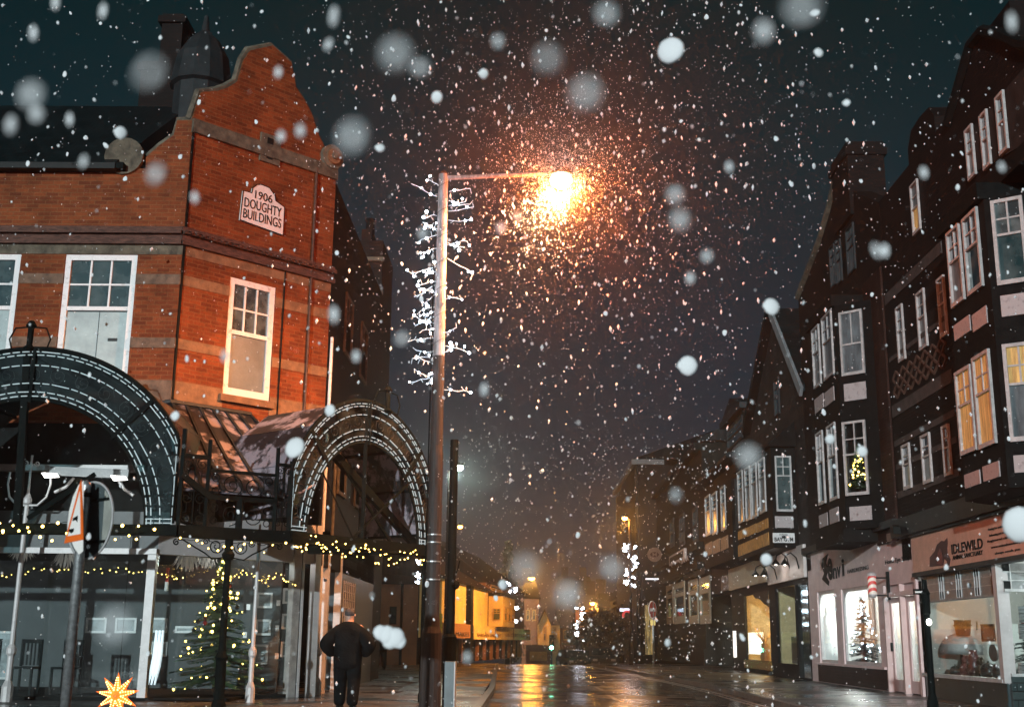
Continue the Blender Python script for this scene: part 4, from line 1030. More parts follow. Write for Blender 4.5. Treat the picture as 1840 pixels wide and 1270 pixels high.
# roof
zrt = onY(850, 966, 60).z
for (a0_, a1_, zt_, m_) in ((-2.5, aB, zrt, m_roofd),):
    q = [FCm.pt(a0_, zwt, .3), FCm.pt(a1_, zwt, .3), FCm.pt(a1_-.5, zt_, -3.5), FCm.pt(a0_, zt_, -3.5), FCm.pt(a0_, zwt, -7.3), FCm.pt(a1_, zwt, -7.3)]
    MB().add(q, [(0, 1, 2, 3), (3, 2, 5, 4), (0, 3, 4), (1, 5, 2), (0, 4, 5, 1)], [(0, 0), (20, 0), (20, 6), (0, 6), (0, 12), (20, 12)]).build('roof', m_roofd, cream)
q = [FCm.pt(aB, zwt+.5, .2), FCm.pt(aE, zwt+.5, .2), FCm.pt(aE, zwt+3.2, -3.5), FCm.pt(aB, zwt+3.2, -3.5), FCm.pt(aB, zwt+.5, -7), FCm.pt(aE, zwt+.5, -7)]
MB().add(q, [(0, 1, 2, 3), (3, 2, 5, 4), (0, 3, 4), (1, 5, 2), (0, 4, 5, 1)], [(0, 0), (20, 0), (20, 4), (0, 4), (0, 8), (20, 8)]).build('roof', m_roofd, cream)
p = FCm.pt(aB*.4, 0, -3.2); MB().box(p.x-.6, p.x+.6, p.y, p.y+1, zrt-.5, zrt+1.0).build('chimney', m_darkbrick, cream)
tag(MB().box(A0.x-.35, A0.x+.02, 52, 52.3, 1.4, 2.2).build('yellow_notice', mat('yellow_board', (.55, .45, .05), .5)), 'small yellow notice board just right of the lamp post foot', 'sign')
# brown house seen under the arch
D = 54.5; FBn = Fr((0, D, 0), (1, 0, 0), (0, -1, 0))
brown = thing('brown_house', 'plain brown rendered house wall with one small window, seen far under the right arch', 'house', (onY(690, 1180, D).x, D, 0))
a0, z1 = FBn.at(622, 1048); a1, _ = FBn.at(752, 1048)
wh = holes_px(FBn, [(700, 1089, 712, 1121)])
MB().wall(FBn, a0, a1, 0, z1, wh).build('wall', m_brown, brown)
window(brown, FBn, *wh[0], -.1, 1, 1, .5, fr=m_dark, fw=.06)
MB().box(a0, a1, D+.3, D+6, 0, z1-.02).build('rear_wall', m_dark, brown)
q = [(a0, D-.3, z1), (a1, D-.3, z1), (a1, D+3, z1+2.6), (a0, D+3, z1+2.6), (a0, D+6.3, z1), (a1, D+6.3, z1)]
MB().add(q, [(0, 1, 2, 3), (3, 2, 5, 4), (0, 3, 4), (1, 5, 2), (0, 4, 5, 1)]).build('roof', m_roofd, brown)
MB().fbox(FBn, a0+.3, a0+1.9, 0, 1.6, 0, .1).build('gate', mat('dark_red_boards', (.10, .03, .02), .7, .4, 4), brown)
MB().tube([FBn.pt(FBn.at(722, 1100)[0], 0, .08), FBn.pt(FBn.at(722, 1100)[0], z1, .08)], .06, 6).build('downpipe', m_dark, brown)

# distant houses beyond the crest
def house(x0, x1, D, ztp, roofh, label, mw, mr, gable=False, depth=8, wins=(), windmat=None, chim=0, base=-8, name='terraced_house'):
    F = Fr((0, D, 0), (1, 0, 0), (0, -1, 0))
    a0 = onY(x0, 1100, D).x; a1 = onY(x1, 1100, D).x; zt_ = onY((x0+x1)/2, ztp, D).z; zr_ = onY((x0+x1)/2, roofh, D).z
    t = thing(name, label, 'house', (a0, D, gz(D)))
    MB().box(a0, a1, D, D+depth, base, zt_).build('wall', mw, t)
    if gable:
        MB().prism(F, [(a0, zt_), (a1, zt_), ((a0+a1)/2, zr_)], -depth, 0).build('gable', mw, t)
        for sgn, e in ((0, a0), (1, a1)):
            m_ = (a0+a1)/2; MB().add([(e, D-.4, zt_), (m_, D-.4, zr_), (m_, D+depth, zr_), (e, D+depth, zt_), (e, D-.4, zt_+.25), (m_, D-.4, zr_+.25), (m_, D+depth, zr_+.25), (e, D+depth, zt_+.25)], [(0, 1, 2, 3), (4, 5, 6, 7), (0, 1, 5, 4), (1, 2, 6, 5), (2, 3, 7, 6), (3, 0, 4, 7)]).build('roof', mr, t)
    else:
        MB().add([(a0-.2, D-.4, zt_), (a1+.2, D-.4, zt_), (a1-.3, D+depth/2, zr_), (a0+.3, D+depth/2, zr_), (a0-.2, D+depth+.4, zt_), (a1+.2, D+depth+.4, zt_)], [(0, 1, 2, 3), (3, 2, 5, 4), (0, 3, 4), (1, 5, 2), (0, 4, 5, 1)]).build('roof', mr, t)
    for (wx0, wy0, wx1, wy1) in wins:
        b0_, y1_ = F.at(wx0, wy0); b1_, y0_ = F.at(wx1, wy1)
        window(t, F, b0_, b1_, y0_, y1_, .01, 2, 2, .45, fr=windmat or m_creamd, fw=.10, top=g_dark)
    for i in range(chim):
        cx_ = a0+(a1-a0)*(.25+.5*i); MB().box(cx_-.5, cx_+.5, D+depth/2-.5, D+depth/2+.5, zr_-.6, zr_+1.3).build('chimney', m_darkbrick, t)
    return t
house(938, 968, 118, 1075, 1040, 'dark terraced house between the cream building and the small yellow gabled house', m_brown, m_roofd, wins=((945, 1095, 952, 1115), (956, 1095, 963, 1115)), chim=1)
house(967, 990, 112, 1122, 1098, 'small yellow rendered house with a pointed gable, behind the green traffic light', m_cream, m_roofd, gable=True, wins=((976, 1124, 982, 1152),), name='gabled_house')
house(990, 1006, 114, 1123, 1112, 'narrow yellow rendered house joined to the right of the gabled one', m_cream, m_roofd, wins=((994, 1126, 1000, 1133), (994, 1139, 1000, 1150)))
house(1008, 1034, 121, 1128, 1088, 'brown brick house right of the yellow houses, with a low dark roof', m_brown, m_roofd, wins=((1012, 1131, 1030, 1150),), chim=2)
house(1034, 1075, 132, 1096, 1062, 'tall brown house beyond the second set of twig lights', m_brown, m_roofd, wins=((1045, 1110, 1053, 1125), (1060, 1110, 1068, 1125)), chim=2)
house(1075, 1110, 126, 1090, 1060, 'dark brown house at the street end below the far orange lamp', m_darkbrick, m_roofd, wins=((1082, 1120, 1089, 1135),), chim=1)
house(1108, 1142, 108, 1075, 1050, 'dark brick house at the end of the street beside the stone buildings', m_darkbrick, m_roofd, wins=((1116, 1110, 1123, 1130),))
house(1000, 1066, 175, 1062, 1032, 'big dark house rising furthest behind the street end roofs', m_darkbrick, m_roofd, chim=2)
# low shopfronts at the end
for i, (x0, x1, D, y0, lab, m_) in enumerate(((945, 990, 96, 1158, 'low dim shopfront below the yellow gabled house', m_brown), (1012, 1034, 98, 1158, 'small shopfront with an orange lit panel at the street end', m_brown))):
    a0 = onY(x0, 1170, D).x; a1 = onY(x1, 1170, D).x; z = onY(x0, y0, D).z
    t = thing('far_shopfront', lab, 'shop', (a0, D, gz(D))); MB().box(a0, a1, D, D+3, -4, z).build('wall', m_, t)
    MB().box(a0+.3, a1-.3, D-.06, D-.01, z-1.2, z-.5).build('sign_board', m_creamd if i == 0 else glow('lit_orange_panel', (1, .45, .12), .5), t)

# trees
def tree(loc, h, rad, label, seed, leafm, n=2600, leaf=.28, cone=False, name='tree', trunkr=.22):
    q = random.Random(seed); loc = V(loc); t = thing(name, label, 'tree', loc, 'trees in the distance')
    mb = MB(); mb.tube([loc, loc+V((.1, 0, h*.3)), loc+V((-.1, 0, h*.6))], [trunkr, trunkr*.8, trunkr*.4], 7)
    cl = []
    for i in range(26):
        if cone:
            f = q.random(); c = loc+V((q.uniform(-1, 1)*rad*(1-f)*.7, q.uniform(-1, 1)*rad*(1-f)*.7, h*(.12+.85*f))); r = rad*(.5*(1-f)+.12)
        else:
            a = q.random()*2*PI; rr = rad*math.sqrt(q.random())*.8; c = loc+V((math.cos(a)*rr, math.sin(a)*rr, h*(.38+.5*q.random()))); r = rad*q.uniform(.22, .42)
        cl.append((c, r)); mb.tube([loc+V((0, 0, h*.35)), c], [trunkr*.35, .03], 4)
    mb.build('trunk', m_dark, t)
    mb = MB()
    for i in range(n):
        c, r = q.choice(cl); d = V((q.gauss(0, 1), q.gauss(0, 1), q.gauss(0, 1))).normalized()*r*q.uniform(.5, 1.05)
        p = c+d; a = V((q.uniform(-1, 1), q.uniform(-1, 1), q.uniform(-1, 1))).normalized()*leaf*q.uniform(.6, 1.3); b = a.cross(d).normalized()*leaf*.5
        mb.add([p, p+a*.5+b, p+a, p+a*.5-b], [(0, 1, 2, 3)])
    mb.build('crown', leafm, t)
m_leafd = mat('dark_foliage', (.03, .04, .02), .7, .6, 1.5)
m_leafo = mat('autumn_foliage', (.10, .06, .02), .7, .5, 1.5)
x = onY(912, 1100, 100).x; tree((x, 100, gz(100)), onY(912, 962, 100).z-gz(100), 1.4, 'narrow dark conifer rising behind the cream building roof', 3, m_leafd, cone=True, name='conifer_tree')
x = onY(1085, 1100, 100).x; tree((x, 100, gz(100)), onY(1085, 1095, 100).z-gz(100), 2.6, 'rusty leafed tree lit orange by the far street lamp', 4, m_leafo)
x = onY(1115, 1100, 88).x; tree((x, 88, gz(88)), onY(1115, 1085, 88).z-gz(88), 2.2, 'dim brown tree nearest the right hand lamp post', 5, m_leafo)
x = onY(1045, 1100, 108).x; tree((x, 108, gz(108)), onY(1045, 1125, 108).z-gz(108), 1.6, 'small dark tree behind the second set of twig lights', 6, m_leafd)

# street lamps
def street_lamp(P_, h, arm, label, c, power, r=.16, armz=.25, em=40):
    t = thing('street_lamp', label, 'street lamp', P_)
    MB().lathe(P_, [(.12, 0), (.12, 1.2), (.07, 1.3), (.055, h)], 8).build('post', m_post, t)
    L = V((P_.x+arm, P_.y, P_.z+h+armz))
    MB().tube([(P_.x, P_.y, P_.z+h-.05), (P_.x+arm*.4, P_.y, P_.z+h+armz*.8), L+V((0, 0, .06))], .035, 6).build('arm', m_post, t)
    MB().lathe(L, [(.02, .18), (r*1.1, .12), (r*1.15, .03)], 10).build('lamp_housing', m_lead, t)
    MB().ball(L-V((0, 0, .02)), r, 10, .7).build('lamp_bowl', glow('lamp_%s' % label[:12], c, em), t)
    ld = bpy.data.lights.new('street_light', 'POINT'); ld.color = c; ld.energy = power; ld.shadow_soft_size = r*1.5
    lo = bpy.data.objects.new('street_light', ld); col.objects.link(lo); lo.location = L-V((0, 0, .30))
    return t
SOD = (1, .40, .07)
Q = onY(1134, 1150, 62); street_lamp(V((Q.x, 62, 0)), onY(1134, 932, 62).z, -.25, 'orange street lamp on a slim post beside the stone building at the right', SOD, 500, .15, .05)
twig_lights('white twig lights round the slim post below the right hand orange lamp', V((Q.x, 62, 0)), onY(1134, 1055, 62).z, onY(1134, 975, 62).z, .28, 70, 41, .035, 16, 1.2, cap=70, wires=False)
Q = onY(922, 1150, 110); hh = onY(955, 1038, 110).z-gz(110); street_lamp(V((Q.x, 110, gz(110))), hh-.3, onY(955, 1040, 110).x-Q.x, 'orange street lamp above the cream building end, middle distance', SOD, 2000, .28, .3, 60)
twig_lights('white twig lights hanging just right of the cream building', V((Q.x, 80, 0))+V((onY(920, 1100, 80).x-Q.x, 0, 0)), onY(920, 1112, 80).z, onY(920, 1048, 80).z, .30, 80, 43, .045, 14, 1.4, cap=80, wires=False)
Q2 = onY(920, 1100, 80); t = thing('banner_post', 'slim post carrying the twig lights in front of the cream building end', 'post', (Q2.x, 80, gz(80))); MB().lathe((Q2.x, 80.02, gz(80)), [(.07, 0), (.05, onY(920, 1048, 80).z-gz(80))], 6).build('shaft', m_post, t)
Q = onY(1072, 1150, 128); hh = onY(1067, 1083, 128).z-gz(128); street_lamp(V((Q.x, 128, gz(128))), hh-.2, -.4, 'farthest small orange street lamp at the end of the street', SOD, 2200, .25, .2, 60)
Q = onY(1042, 1150, 104); twig_lights('white twig lights on the post left of the farthest orange lamp', V((Q.x, 104, 0)), onY(1042, 1148, 104).z, onY(1042, 1090, 104).z, .34, 80, 44, .05, 14, 1.5, cap=80, wires=False)
t = thing('banner_post', 'slim post carrying the farther twig lights near the street end', 'post', (Q.x, 104, gz(104))); MB().lathe((Q.x, 104.02, gz(104)), [(.07, 0), (.05, onY(1042, 1090, 104).z-gz(104))], 6).build('shaft', m_post, t)
Q = onY(800, 1150, 44); hh = onY(822, 836, 44).z; street_lamp(V((Q.x, 44, 0)), hh-.2, onY(823, 836, 44).x-Q.x, 'cold white street lamp glowing right of the tall post', (.80, 1, .86), 500, .2, .15, 50)
Q = onY(812, 1150, 60); street_lamp(V((Q.x, 56.2, 0)), 6.2, .5, 'orange lamp in front of the cream building, hidden partly by the tall post', SOD, 60, .12, .1, 30)
ld = bpy.data.lights.new('street_spot', 'SPOT'); ld.color = SOD; ld.energy = 9000; ld.spot_size = math.radians(125); ld.spot_blend = .6; ld.shadow_soft_size = .2
lo = bpy.data.objects.new('street_spot', ld); col.objects.link(lo); lo.location = (4.9, 61.6, 6.7); lo.rotation_euler = V((-.85, .22, -.30)).to_track_quat('-Z', 'Y').to_euler()
Q = onY(735, 1100, 30); twig_lights('small cluster of white twig lights seen under the right arch', V((Q.x, 34, 0)), onY(735, 1050, 34).z, onY(735, 1008, 34).z, .16, 40, 47, .02, 10, .8, cap=40, wires=False)
t = thing('banner_post', 'thin post carrying the small twig lights under the right arch', 'post', (Q.x, 34, 0)); MB().lathe((Q.x, 34.02, 0), [(.06, 0), (.045, onY(735, 1008, 34).z)], 6).build('shaft', m_iron, t)
# traffic light
Q = onY(991, 1163, 84); z = Q.z
t = thing('traffic_light', 'traffic signal showing green at the far end of the road', 'traffic light', (Q.x, 84, gz(84)))
MB().lathe((Q.x, 84.15, gz(84)), [(.06, 0), (.06, z-gz(84)+.8)], 6).build('post', m_dark, t)
MB().box(Q.x-.16, Q.x+.16, 83.95, 84.1, z-.2, z+.85).build('head', m_black, t)
MB().ball((Q.x, 83.9, z), .13, 8).build('green_lens', glow('signal_green', (.25, 1, .6), 40), t)
ld = bpy.data.lights.new('signal_light', 'POINT'); ld.color = (.2, 1, .6); ld.energy = 12; ld.shadow_soft_size = .15; lo = bpy.data.objects.new('signal_light', ld); col.objects.link(lo); lo.location = (Q.x, 83.6, z)
for y in (.3, .6): MB().lathe((Q.x, 83.92, z+y), [(.0, -.10), (.1, -.08), (.1, .08), (0, .10)], 8).build('lens', m_dark, t)
# parked cars
def car(loc, rz, label, cm):
    t = thing('parked_car', label, 'car', (0, 0, 0), 'cars parked at the end of the street')
    F = Fr((0, 0, 0), (1, 0, 0), (0, -1, 0))
    b = MB().prism(F, [(-2.1, .3), (2.1, .3), (2.15, .75), (1.3, .92), (.75, 1.42), (-1.0, 1.45), (-1.75, .98), (-2.15, .85)], -.85, .85).build('body', cm, t)
    MB().prism(F, [(.72, 1.36), (1.2, .95), (-1.6, .98), (-.98, 1.38)], -.86, .86).build('side_window', g_dark, t)
    MB().add([(1.28, -.7, .95), (1.28, .7, .95), (.80, .62, 1.40), (.80, -.62, 1.40)], [(0, 1, 2, 3)]).build('windscreen', g_dark, t)
    for x in (-1.35, 1.35):
        for y in (-.84, .84):
            MB().prism(Fr((x, y, 0), (1, 0, 0), (0, 1, 0)), [(.31*math.cos(a), .31+.31*math.sin(a)) for a in [2*PI*k/14 for k in range(14)]], -.1, .1).build('wheel', m_dark, t)
    for y in (-.6, .6): MB().box(2.13, 2.17, y-.15, y+.15, .6, .74).build('headlight', m_white, t)
    t.location = loc; t.rotation_euler = (0, 0, rz)
p = onY(1078, 1180, 68.5); car((onY(1078, 1180, 82).x, 82, gz(82, ROADZ)), -1.5, 'pale parked car half hidden beyond the road crest, on the right', mat('silver_car', (.12, .11, .10), .25, .1, 3))
p = onY(1030, 1180, 88); car((p.x, 88, gz(88, ROADZ)), -1.4, 'dark parked car beyond the road crest, left of the pale one', mat('dark_car', (.05, .04, .04), .25, .1, 3))
# ================================================================== right hand row
XR = 8.8
FR = Fr((XR, 0, 0), (0, 1, 0), (-1, 0, 0))
def A(px, py=1120, F=None): return (F or FR).at(px, py)[0]
def wpx(F, xL, xR, yt, yb, d=0):
    ym = (yt+yb)/2
    a0 = F.at(xL, ym, d)[0]; a1 = F.at(xR, ym, d)[0]; z1 = F.at(xL, yt, d)[1]; z0 = F.at(xL, yb, d)[1]
    return min(a0, a1), max(a0, a1), z0, z1
def poly(F, L, zbase=None): return [F.at(x, y) for x, y in L]
m_render = mat('grey_render', (.026, .024, .023), .85, .35, 2.5, .2, spec=.1)
m_redpil = brick('dim_red_brick', (.06, .025, .018), (.04, .018, .014), (.035, .025, .02))
m_pink = mat('pink_grey_paint', (.66, .50, .49), .6, .10, 3, .06)
m_frost2 = m_frost
m_winfr = mat('aged_white_frame', (.40, .39, .385), .5, .2, 8)
m_lid = m_lead
zS = 3.35
# ---------------- nearest: black timber framed building
yb_l = A(1602, 700)
near_y = 15.0
tb = thing('timber_building', 'tall black timber framed building with pale panels, amber lit windows and a high gable', 'building', (XR, yb_l, 0))
def out_wall(F, L, name, m, par, d0=-.5, d1=0.0, extra=()): return MB().prism(F, L, d0, d1).build(name, m, par)
zt_l = FR.at(1602, 335)[1]; a_g = A(1703, 300)
gq = poly(FR, [(1706, 228), (1747, 86), (1768, 60), (1800, 66), (1838, 84)])
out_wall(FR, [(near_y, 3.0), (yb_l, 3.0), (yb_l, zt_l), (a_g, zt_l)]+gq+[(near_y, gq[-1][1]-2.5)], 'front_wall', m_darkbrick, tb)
MB().tube([FR.pt(a, z+.05, .02) for a, z in gq]+[FR.pt(near_y, gq[-1][1]-2.4, .02)], .12, 6).build('bargeboard', m_timber, tb)
MB().box(XR+.5, XR+6, near_y, yb_l-.05, 3.0, zt_l-.3).build('body', m_dark, tb)
gpn = poly(FR, [(1737, 320), (1737, 245), (1838, 128), (1900, 70), (1900, 190), (1838, 262)])
MB().prism(FR, gpn, 0, .03).build('gable_panel', m_render, tb)
for k, (x0, x1, yt, yb) in enumerate(((1743, 1757, 232, 330), (1770, 1784, 205, 312), (1799, 1815, 172, 286))):
    window(tb, FR, *wpx(FR, x0, x1, yt, yb), .04, 1, 2, .48, fw=.055, fr=m_winfr, top=g_sky, low=m_frost)
aC, aD, zC, zD = wpx(FR, 1617, 1668, 237, 331)
MB().prism(Fr((XR+.4, 0, 0), (0, 1, 0), (-1, 0, 0)), [(aC, zC), (aD, zC), (aD, zD-.4), (aD-.3, zD-.05), ((aC+aD)/2, zD), (aC+.3, zD-.05), (aC, zD-.4)], -1.2, .2).build('chimney', m_darkbrick, tb)
aC, aD, zC, zD = wpx(FR, 1752, 1792, 46, 110)
MB().box(XR+.3, XR+1.3, aC, aD, zC-.5, zD).build('chimney', m_darkbrick, tb)
# brick part windows
window(tb, FR, *wpx(FR, 1641, 1655, 332, 428), .01, 1, 2, .5, fw=.05, fr=m_winfr, top=m_frost, low=g_amber)
for x0, x1, yt, yb in ((1615, 1627, 552, 655), (1652, 1667, 526, 634), (1690, 1703, 500, 612), (1625, 1639, 800, 882), (1660, 1676, 782, 872), (1698, 1711, 765, 858)):
    window(tb, FR, *wpx(FR, x0, x1, yt, yb), .01, 1, 2, .45, fw=.06, fr=m_winfr, top=g_sky, low=m_frost)
m_band = mat('dull_band', (.05, .043, .04), .8, .4, 4, .3)
aL_, aR_ = yb_l, A(1705, 600)
for (y0, y1) in ((518, 538), (640, 648), (730, 752), (888, 900), (795, 806), (838, 848)):
    zt_, zb_ = FR.at(1604, y0)[1], FR.at(1604, y1)[1]; MB().fbox(FR, aR_, aL_, zb_, zt_, 0, .025 if y1-y0 > 12 else .018).build('stone_band', m_band, tb)
# lozenge brickwork
zt_, zb_ = FR.at(1618, 662)[1], FR.at(1618, 712)[1]; mb = MB(); nz_ = 7; W_ = (aL_-aR_-.4)/nz_
for i in range(nz_):
    for j in (0, 1):
        c = aR_+.2+W_*(i+.5); h = (zt_-zb_)/2; zc = zb_+h*(j+.5)
        for s0, s1 in (((-.5, 0), (0, .5)), ((0, .5), (.5, 0)), ((.5, 0), (0, -.5)), ((0, -.5), (-.5, 0))):
            mb.bar(FR.pt(c+s0[0]*W_, zc+s0[1]*h, .012), FR.pt(c+s1[0]*W_, zc+s1[1]*h, .012), .05)
mb.build('lozenge_brickwork', mat('buff_brick', (.085, .045, .03), .8, .3, 9), tb)
# bay of the timber building
def bay(par, Xb, pc, pf, ztop, zbot, cant=.85, near=None, m=None, far=.7, perp=False):
    yc = onX(pc[0], pc[1], Xb).y; yf = onX(pf[0], pf[1], Xb).y; p = XR-Xb
    plan = [(XR, yf+far), (Xb, yf), (Xb, yc), (XR, yc-(0.02 if perp else cant))]
    mb = MB(); n = 4
    mb.add([(x, y, zbot) for x, y in plan]+[(x, y, ztop) for x, y in plan], [(0, 1, 2, 3), (7, 6, 5, 4)]+[(i, (i+1) % n, n+(i+1) % n, n+i) for i in range(n)])
    mb.build('bay', m or m_timber, par)
    Ff = Fr((Xb, 0, 0), (0, 1, 0), (-1, 0, 0))
    dd = V((XR-Xb, -(0.02 if perp else cant), 0)).normalized()
    Fn = Fr((Xb, yc, 0), dd, (dd.y, -dd.x, 0))
    if Fn.n.dot(CAM-V((Xb, yc, 0))) < 0: Fn.n = -Fn.n
    return Ff, Fn, yc, yf
Xb = 7.9
zt_b = onX(1774, 352, Xb).z; zb_b = onX(1800, 880, Xb).z
Ff, Fn, yc, yf = bay(tb, Xb, (1774, 440), (1702, 490), zt_b, zb_b, .62)
for (x0, x1, yt, yb, xp0, xp1, ypt, ypb, tp, lw) in ((1709, 1733, 416, 559, 1716, 1746, 585, 614, g_sky, m_frost), (1738, 1766, 390, 538, 1749, 1776, 566, 598, g_sky, g_dark),
        (1725, 1754, 667, 822, 1735, 1763, 853, 878, g_amber, g_amber), (1757, 1788, 640, 811, 1768, 1798, 838, 866, g_amber, g_amber)):
    a0, a1, z0, z1 = wpx(Ff, x0, x1, yt, yb); window(tb, Ff, a0, a1, z0, z1, .01, 2, 2, .42, fw=.06, fr=m_winfr, top=tp, low=lw)
    a0, a1, z0, z1 = wpx(Ff, xp0, xp1, ypt, ypb); MB().fbox(Ff, a0, a1, z0, z1, 0, .02).build('panel', m_plaster, tb)
for (x0, yt, yb, ypt, ypb, tp, lw) in ((1780, 363, 515, 533, 571, g_sky, g_dark), (1801, 620, 795, 819, 850, g_amber, m_frost)):
    a0, z1 = Fn.at(x0, yt); _, z0 = Fn.at(x0+10, yb); a1 = Fn.at(x0+58, yt)[0]
    window(tb, Fn, a0, a1, z0, z1, .01, 2, 2, .42, fw=.06, fr=m_winfr, top=tp, low=lw)
    z1 = Fn.at(x0+12, ypt)[1]; z0 = Fn.at(x0+12, ypb)[1]; MB().fbox(Fn, a0+.02, a1-.02, z0, z1, 0, .02).build('panel', m_plaster, tb)
MB().fbox(Ff, yc-.05, yf+.1, zt_b, zt_b+.3, -.9, .12).build('bay_cornice', m_timber, tb)
MB().fbox(FR, near_y, yf+1.0, zt_b+.3, zt_b+.6, -.1, .6).build('bay_cornice', m_timber, tb)
# ---------------- shop below it (orange sign)
yS = A(1653, 1100)
ym = A(1800, 1120)
sh = thing('charity_shop', 'shop with an orange animal charity sign above wide grey framed windows full of ornaments', 'shop', (XR, yS, 0))
zs1 = FR.at(1660, 962)[1]; zs0 = FR.at(1660, 1031)[1]
MB().fbox(FR, near_y, yb_l, zs1+.06, zb_b+.3, -.4, .25).build('lead_ledge', m_lead, sh)
sgn = MB().fbox(FR, near_y+1, yS-.06, zs0+.04, zs1, -.1, .10).build('sign_board', mat('orange_sign', (.56, .34, .25), .6, .12, 4), sh)
MB().fbox(FR, near_y+1, yS-.05, zs1+.001, zs1+.05, -.1, .16).build('sign_moulding', m_lead, sh)
MB().fbox(FR, near_y+1, yS-.05, zs0-.05, zs0+.04, -.1, .14).build('sign_moulding', m_lead, sh)
FRm = Fr((XR, 0, 0), (0, -1, 0), (-1, 0, 0))     # letters read from the street: a runs towards us
def T(s, xL, xR, yt, yb, m, par, d=.105, F=FRm, **k):
    a0 = F.at(xL, (yt+yb)/2, d)[0]; a1 = F.at(xR, (yt+yb)/2, d)[0]; z1 = F.at((xL), yt, d)[1]; z0 = F.at(xL, yb, d)[1]
    return text(s, F, a0, a1, z0, z1, d, m, par, **k)
m_ink = mat('dark_ink', (.005, .009, .009), .6, spec=.1)
T('IDLEWILD', 1710, 1767, 978, 996, m_ink, sgn, bold=.02); T('ANIMAL SANCTUARY', 1712, 1767, 998, 1006, m_ink, sgn, bold=.01)
for i, (s_, x0, x1) in enumerate((('Caring for animals', 1776, 1806), ('Rehoming and rescue', 1778, 1812), ('Registered charity', 1775, 1822), ('www.animalsanctuary', 1781, 1835), ('always needs you', 1788, 1834))):
    y = 949+i*11.5-(i*.8); T(s_, x0, x1, y, y+5.5, m_ink, sgn)
# dog and cat silhouettes
dog = [(1671, 1018), (1671, 1001), (1680, 990), (1684, 978), (1692, 971), (1697, 972), (1702, 966), (1703, 975), (1702, 984), (1703, 995), (1708, 1004), (1706, 1016), (1702, 1017), (1702, 1008), (1697, 1003), (1695, 1015)]
MB().prism(FR, [FR.at(x, y, .105) for x, y in dog], .102, .112).build('animal_emblem', mat('dark_brown_ink', (.06, .02, .02), .6), sgn)
MB().prism(FR, [FR.at(x, y, .105) for x, y in ((1684, 1012), (1686, 992), (1690, 985), (1694, 1000), (1693, 1014))], .113, .118).build('animal_emblem', mat('brown_ink', (.16, .05, .04), .6), sgn)
# lattice band of leaded glass
zl0 = FR.at(1675, 1078)[1]
m_gfr = mat('grey_green_frame', (.24, .27, .27), .5, .2, 6); m_gfl = mat('pale_lead_line', (.4, .44, .44), .5)
m_obsc = mat('obscured_glass', (.17, .19, .19), .3, .3, 3)
MB().fbox(FR, ym, yS-.1, zl0, zs0-.05, -.08, -.04).build('leaded_light', m_obsc, sh)
mb = MB(); md = MB()
for px in (1689, 1720, 1753, 1785):
    a = FR.at(px, 1055)[0]; w = .13
    for o in (-w, 0, w): mb.fbox(FR, a+o-.012, a+o+.012, zl0, zs0-.05, -.04, -.02)
    for o in (-w/2, w/2):
        for z0_, z1_ in ((zl0+.02, zl0+.16), (zs0-.20, zs0-.07)): md.fbox(FR, a+o-.045, a+o+.045, z0_, z1_, -.04, -.03)
for z in (zl0+.18, zs0-.24): mb.fbox(FR, ym, yS-.1, z-.006, z+.006, -.04, -.032)
mb.build('lead_line', m_gfl, sh); md.build('dark_quarry', m_ink, sh)
MB().fbox(FR, ym, yS-.1, zl0-.04, zl0, -.1, .03).build('transom', m_gfr, sh)
zsi = FR.at(1680, 1212)[1]
MB().fbox(FR, ym, yS-.1, zsi-.04, zsi+.03, -.2, .08).build('sill', m_gfl, sh)
MB().fbox(FR, ym, yS-.1, 0, zsi-.04, -.2, .0).build('stall_riser', mat('dark_blue_tiles', (.015, .035, .04), .3, .4, 2), sh)
MB().fbox(FR, ym, yS-.1, zsi+.03, zl0-.04, -.07, -.06).build('shop_pane', g_shop, sh)
MB().fbox(FR, ym-.09, ym+.09, zsi-.04, zs0-.05, -.15, .07).build('corner_post', mat('grey_post', (.42, .43, .43), .45, .1, 5), sh)
FE2 = Fr((XR, ym-.1, 0), (1, 0, 0), (0, -1, 0))
mb = MB(); zz1 = FE2.at(1815, 1009)[1]; zz2 = FE2.at(1815, 1060)[1]; zsi2 = FE2.at(1815, 1212)[1]
for z, w in ((zz1, .05), (zz2, .05), (zsi2, .05)): mb.fbox(FE2, .05, 2.2, z-w/2, z+w/2, -.05, .05)
mb.fbox(FE2, .55, .575, zz2, zz1, 0, .02); mb.fbox(FE2, .18, .2, zz2, zz1, 0, .02); mb.fbox(FE2, .05, 2.2, zz2+.17, zz2+.185, 0, .015); mb.fbox(FE2, .05, 2.2, zz1-.19, zz1-.175, 0, .015)
mb.build('window_frame', m_gfl, sh)
md = MB(); md.fbox(FE2, .06, .18, zz2+.03, zz2+.17, -.01, .005); md.fbox(FE2, .06, .18, zz1-.17, zz1-.03, -.01, .005); md.build('dark_quarry', m_ink, sh)
MB().fbox(FE2, .05, 2.2, zz2+.02, zz1, -.03, -.02).build('leaded_light', m_obsc, sh)
MB().fbox(FE2, .05, 2.2, zsi2, zz2, -.03, -.02).build('shop_pane', g_shop, sh)
MB().fbox(FE2, .05, 2.2, 0, zsi2-.03, -.1, .01).build('stall_riser', brick('green_tiles', (.06, .09, .09), (.03, .06, .065), (.02, .02, .02), bw=.3, bh=.15, rough=.3), sh)
m_inner = mat('shop_inner_wall', (.40, .40, .37), .8, .12, 2)
MB().box(XR+.1, XR+2.6, yS-.15, yS-.05, 0, 3.0).build('inner_wall', m_inner, sh)
MB().box(XR+2.6, XR+2.7, near_y, yS-.05, 0, 3.0).build('inner_wall', m_inner, sh)
MB().box(XR+.1, XR+2.6, near_y, yS-.15, 2.95, 3.0).build('ceiling', m_inner, sh)
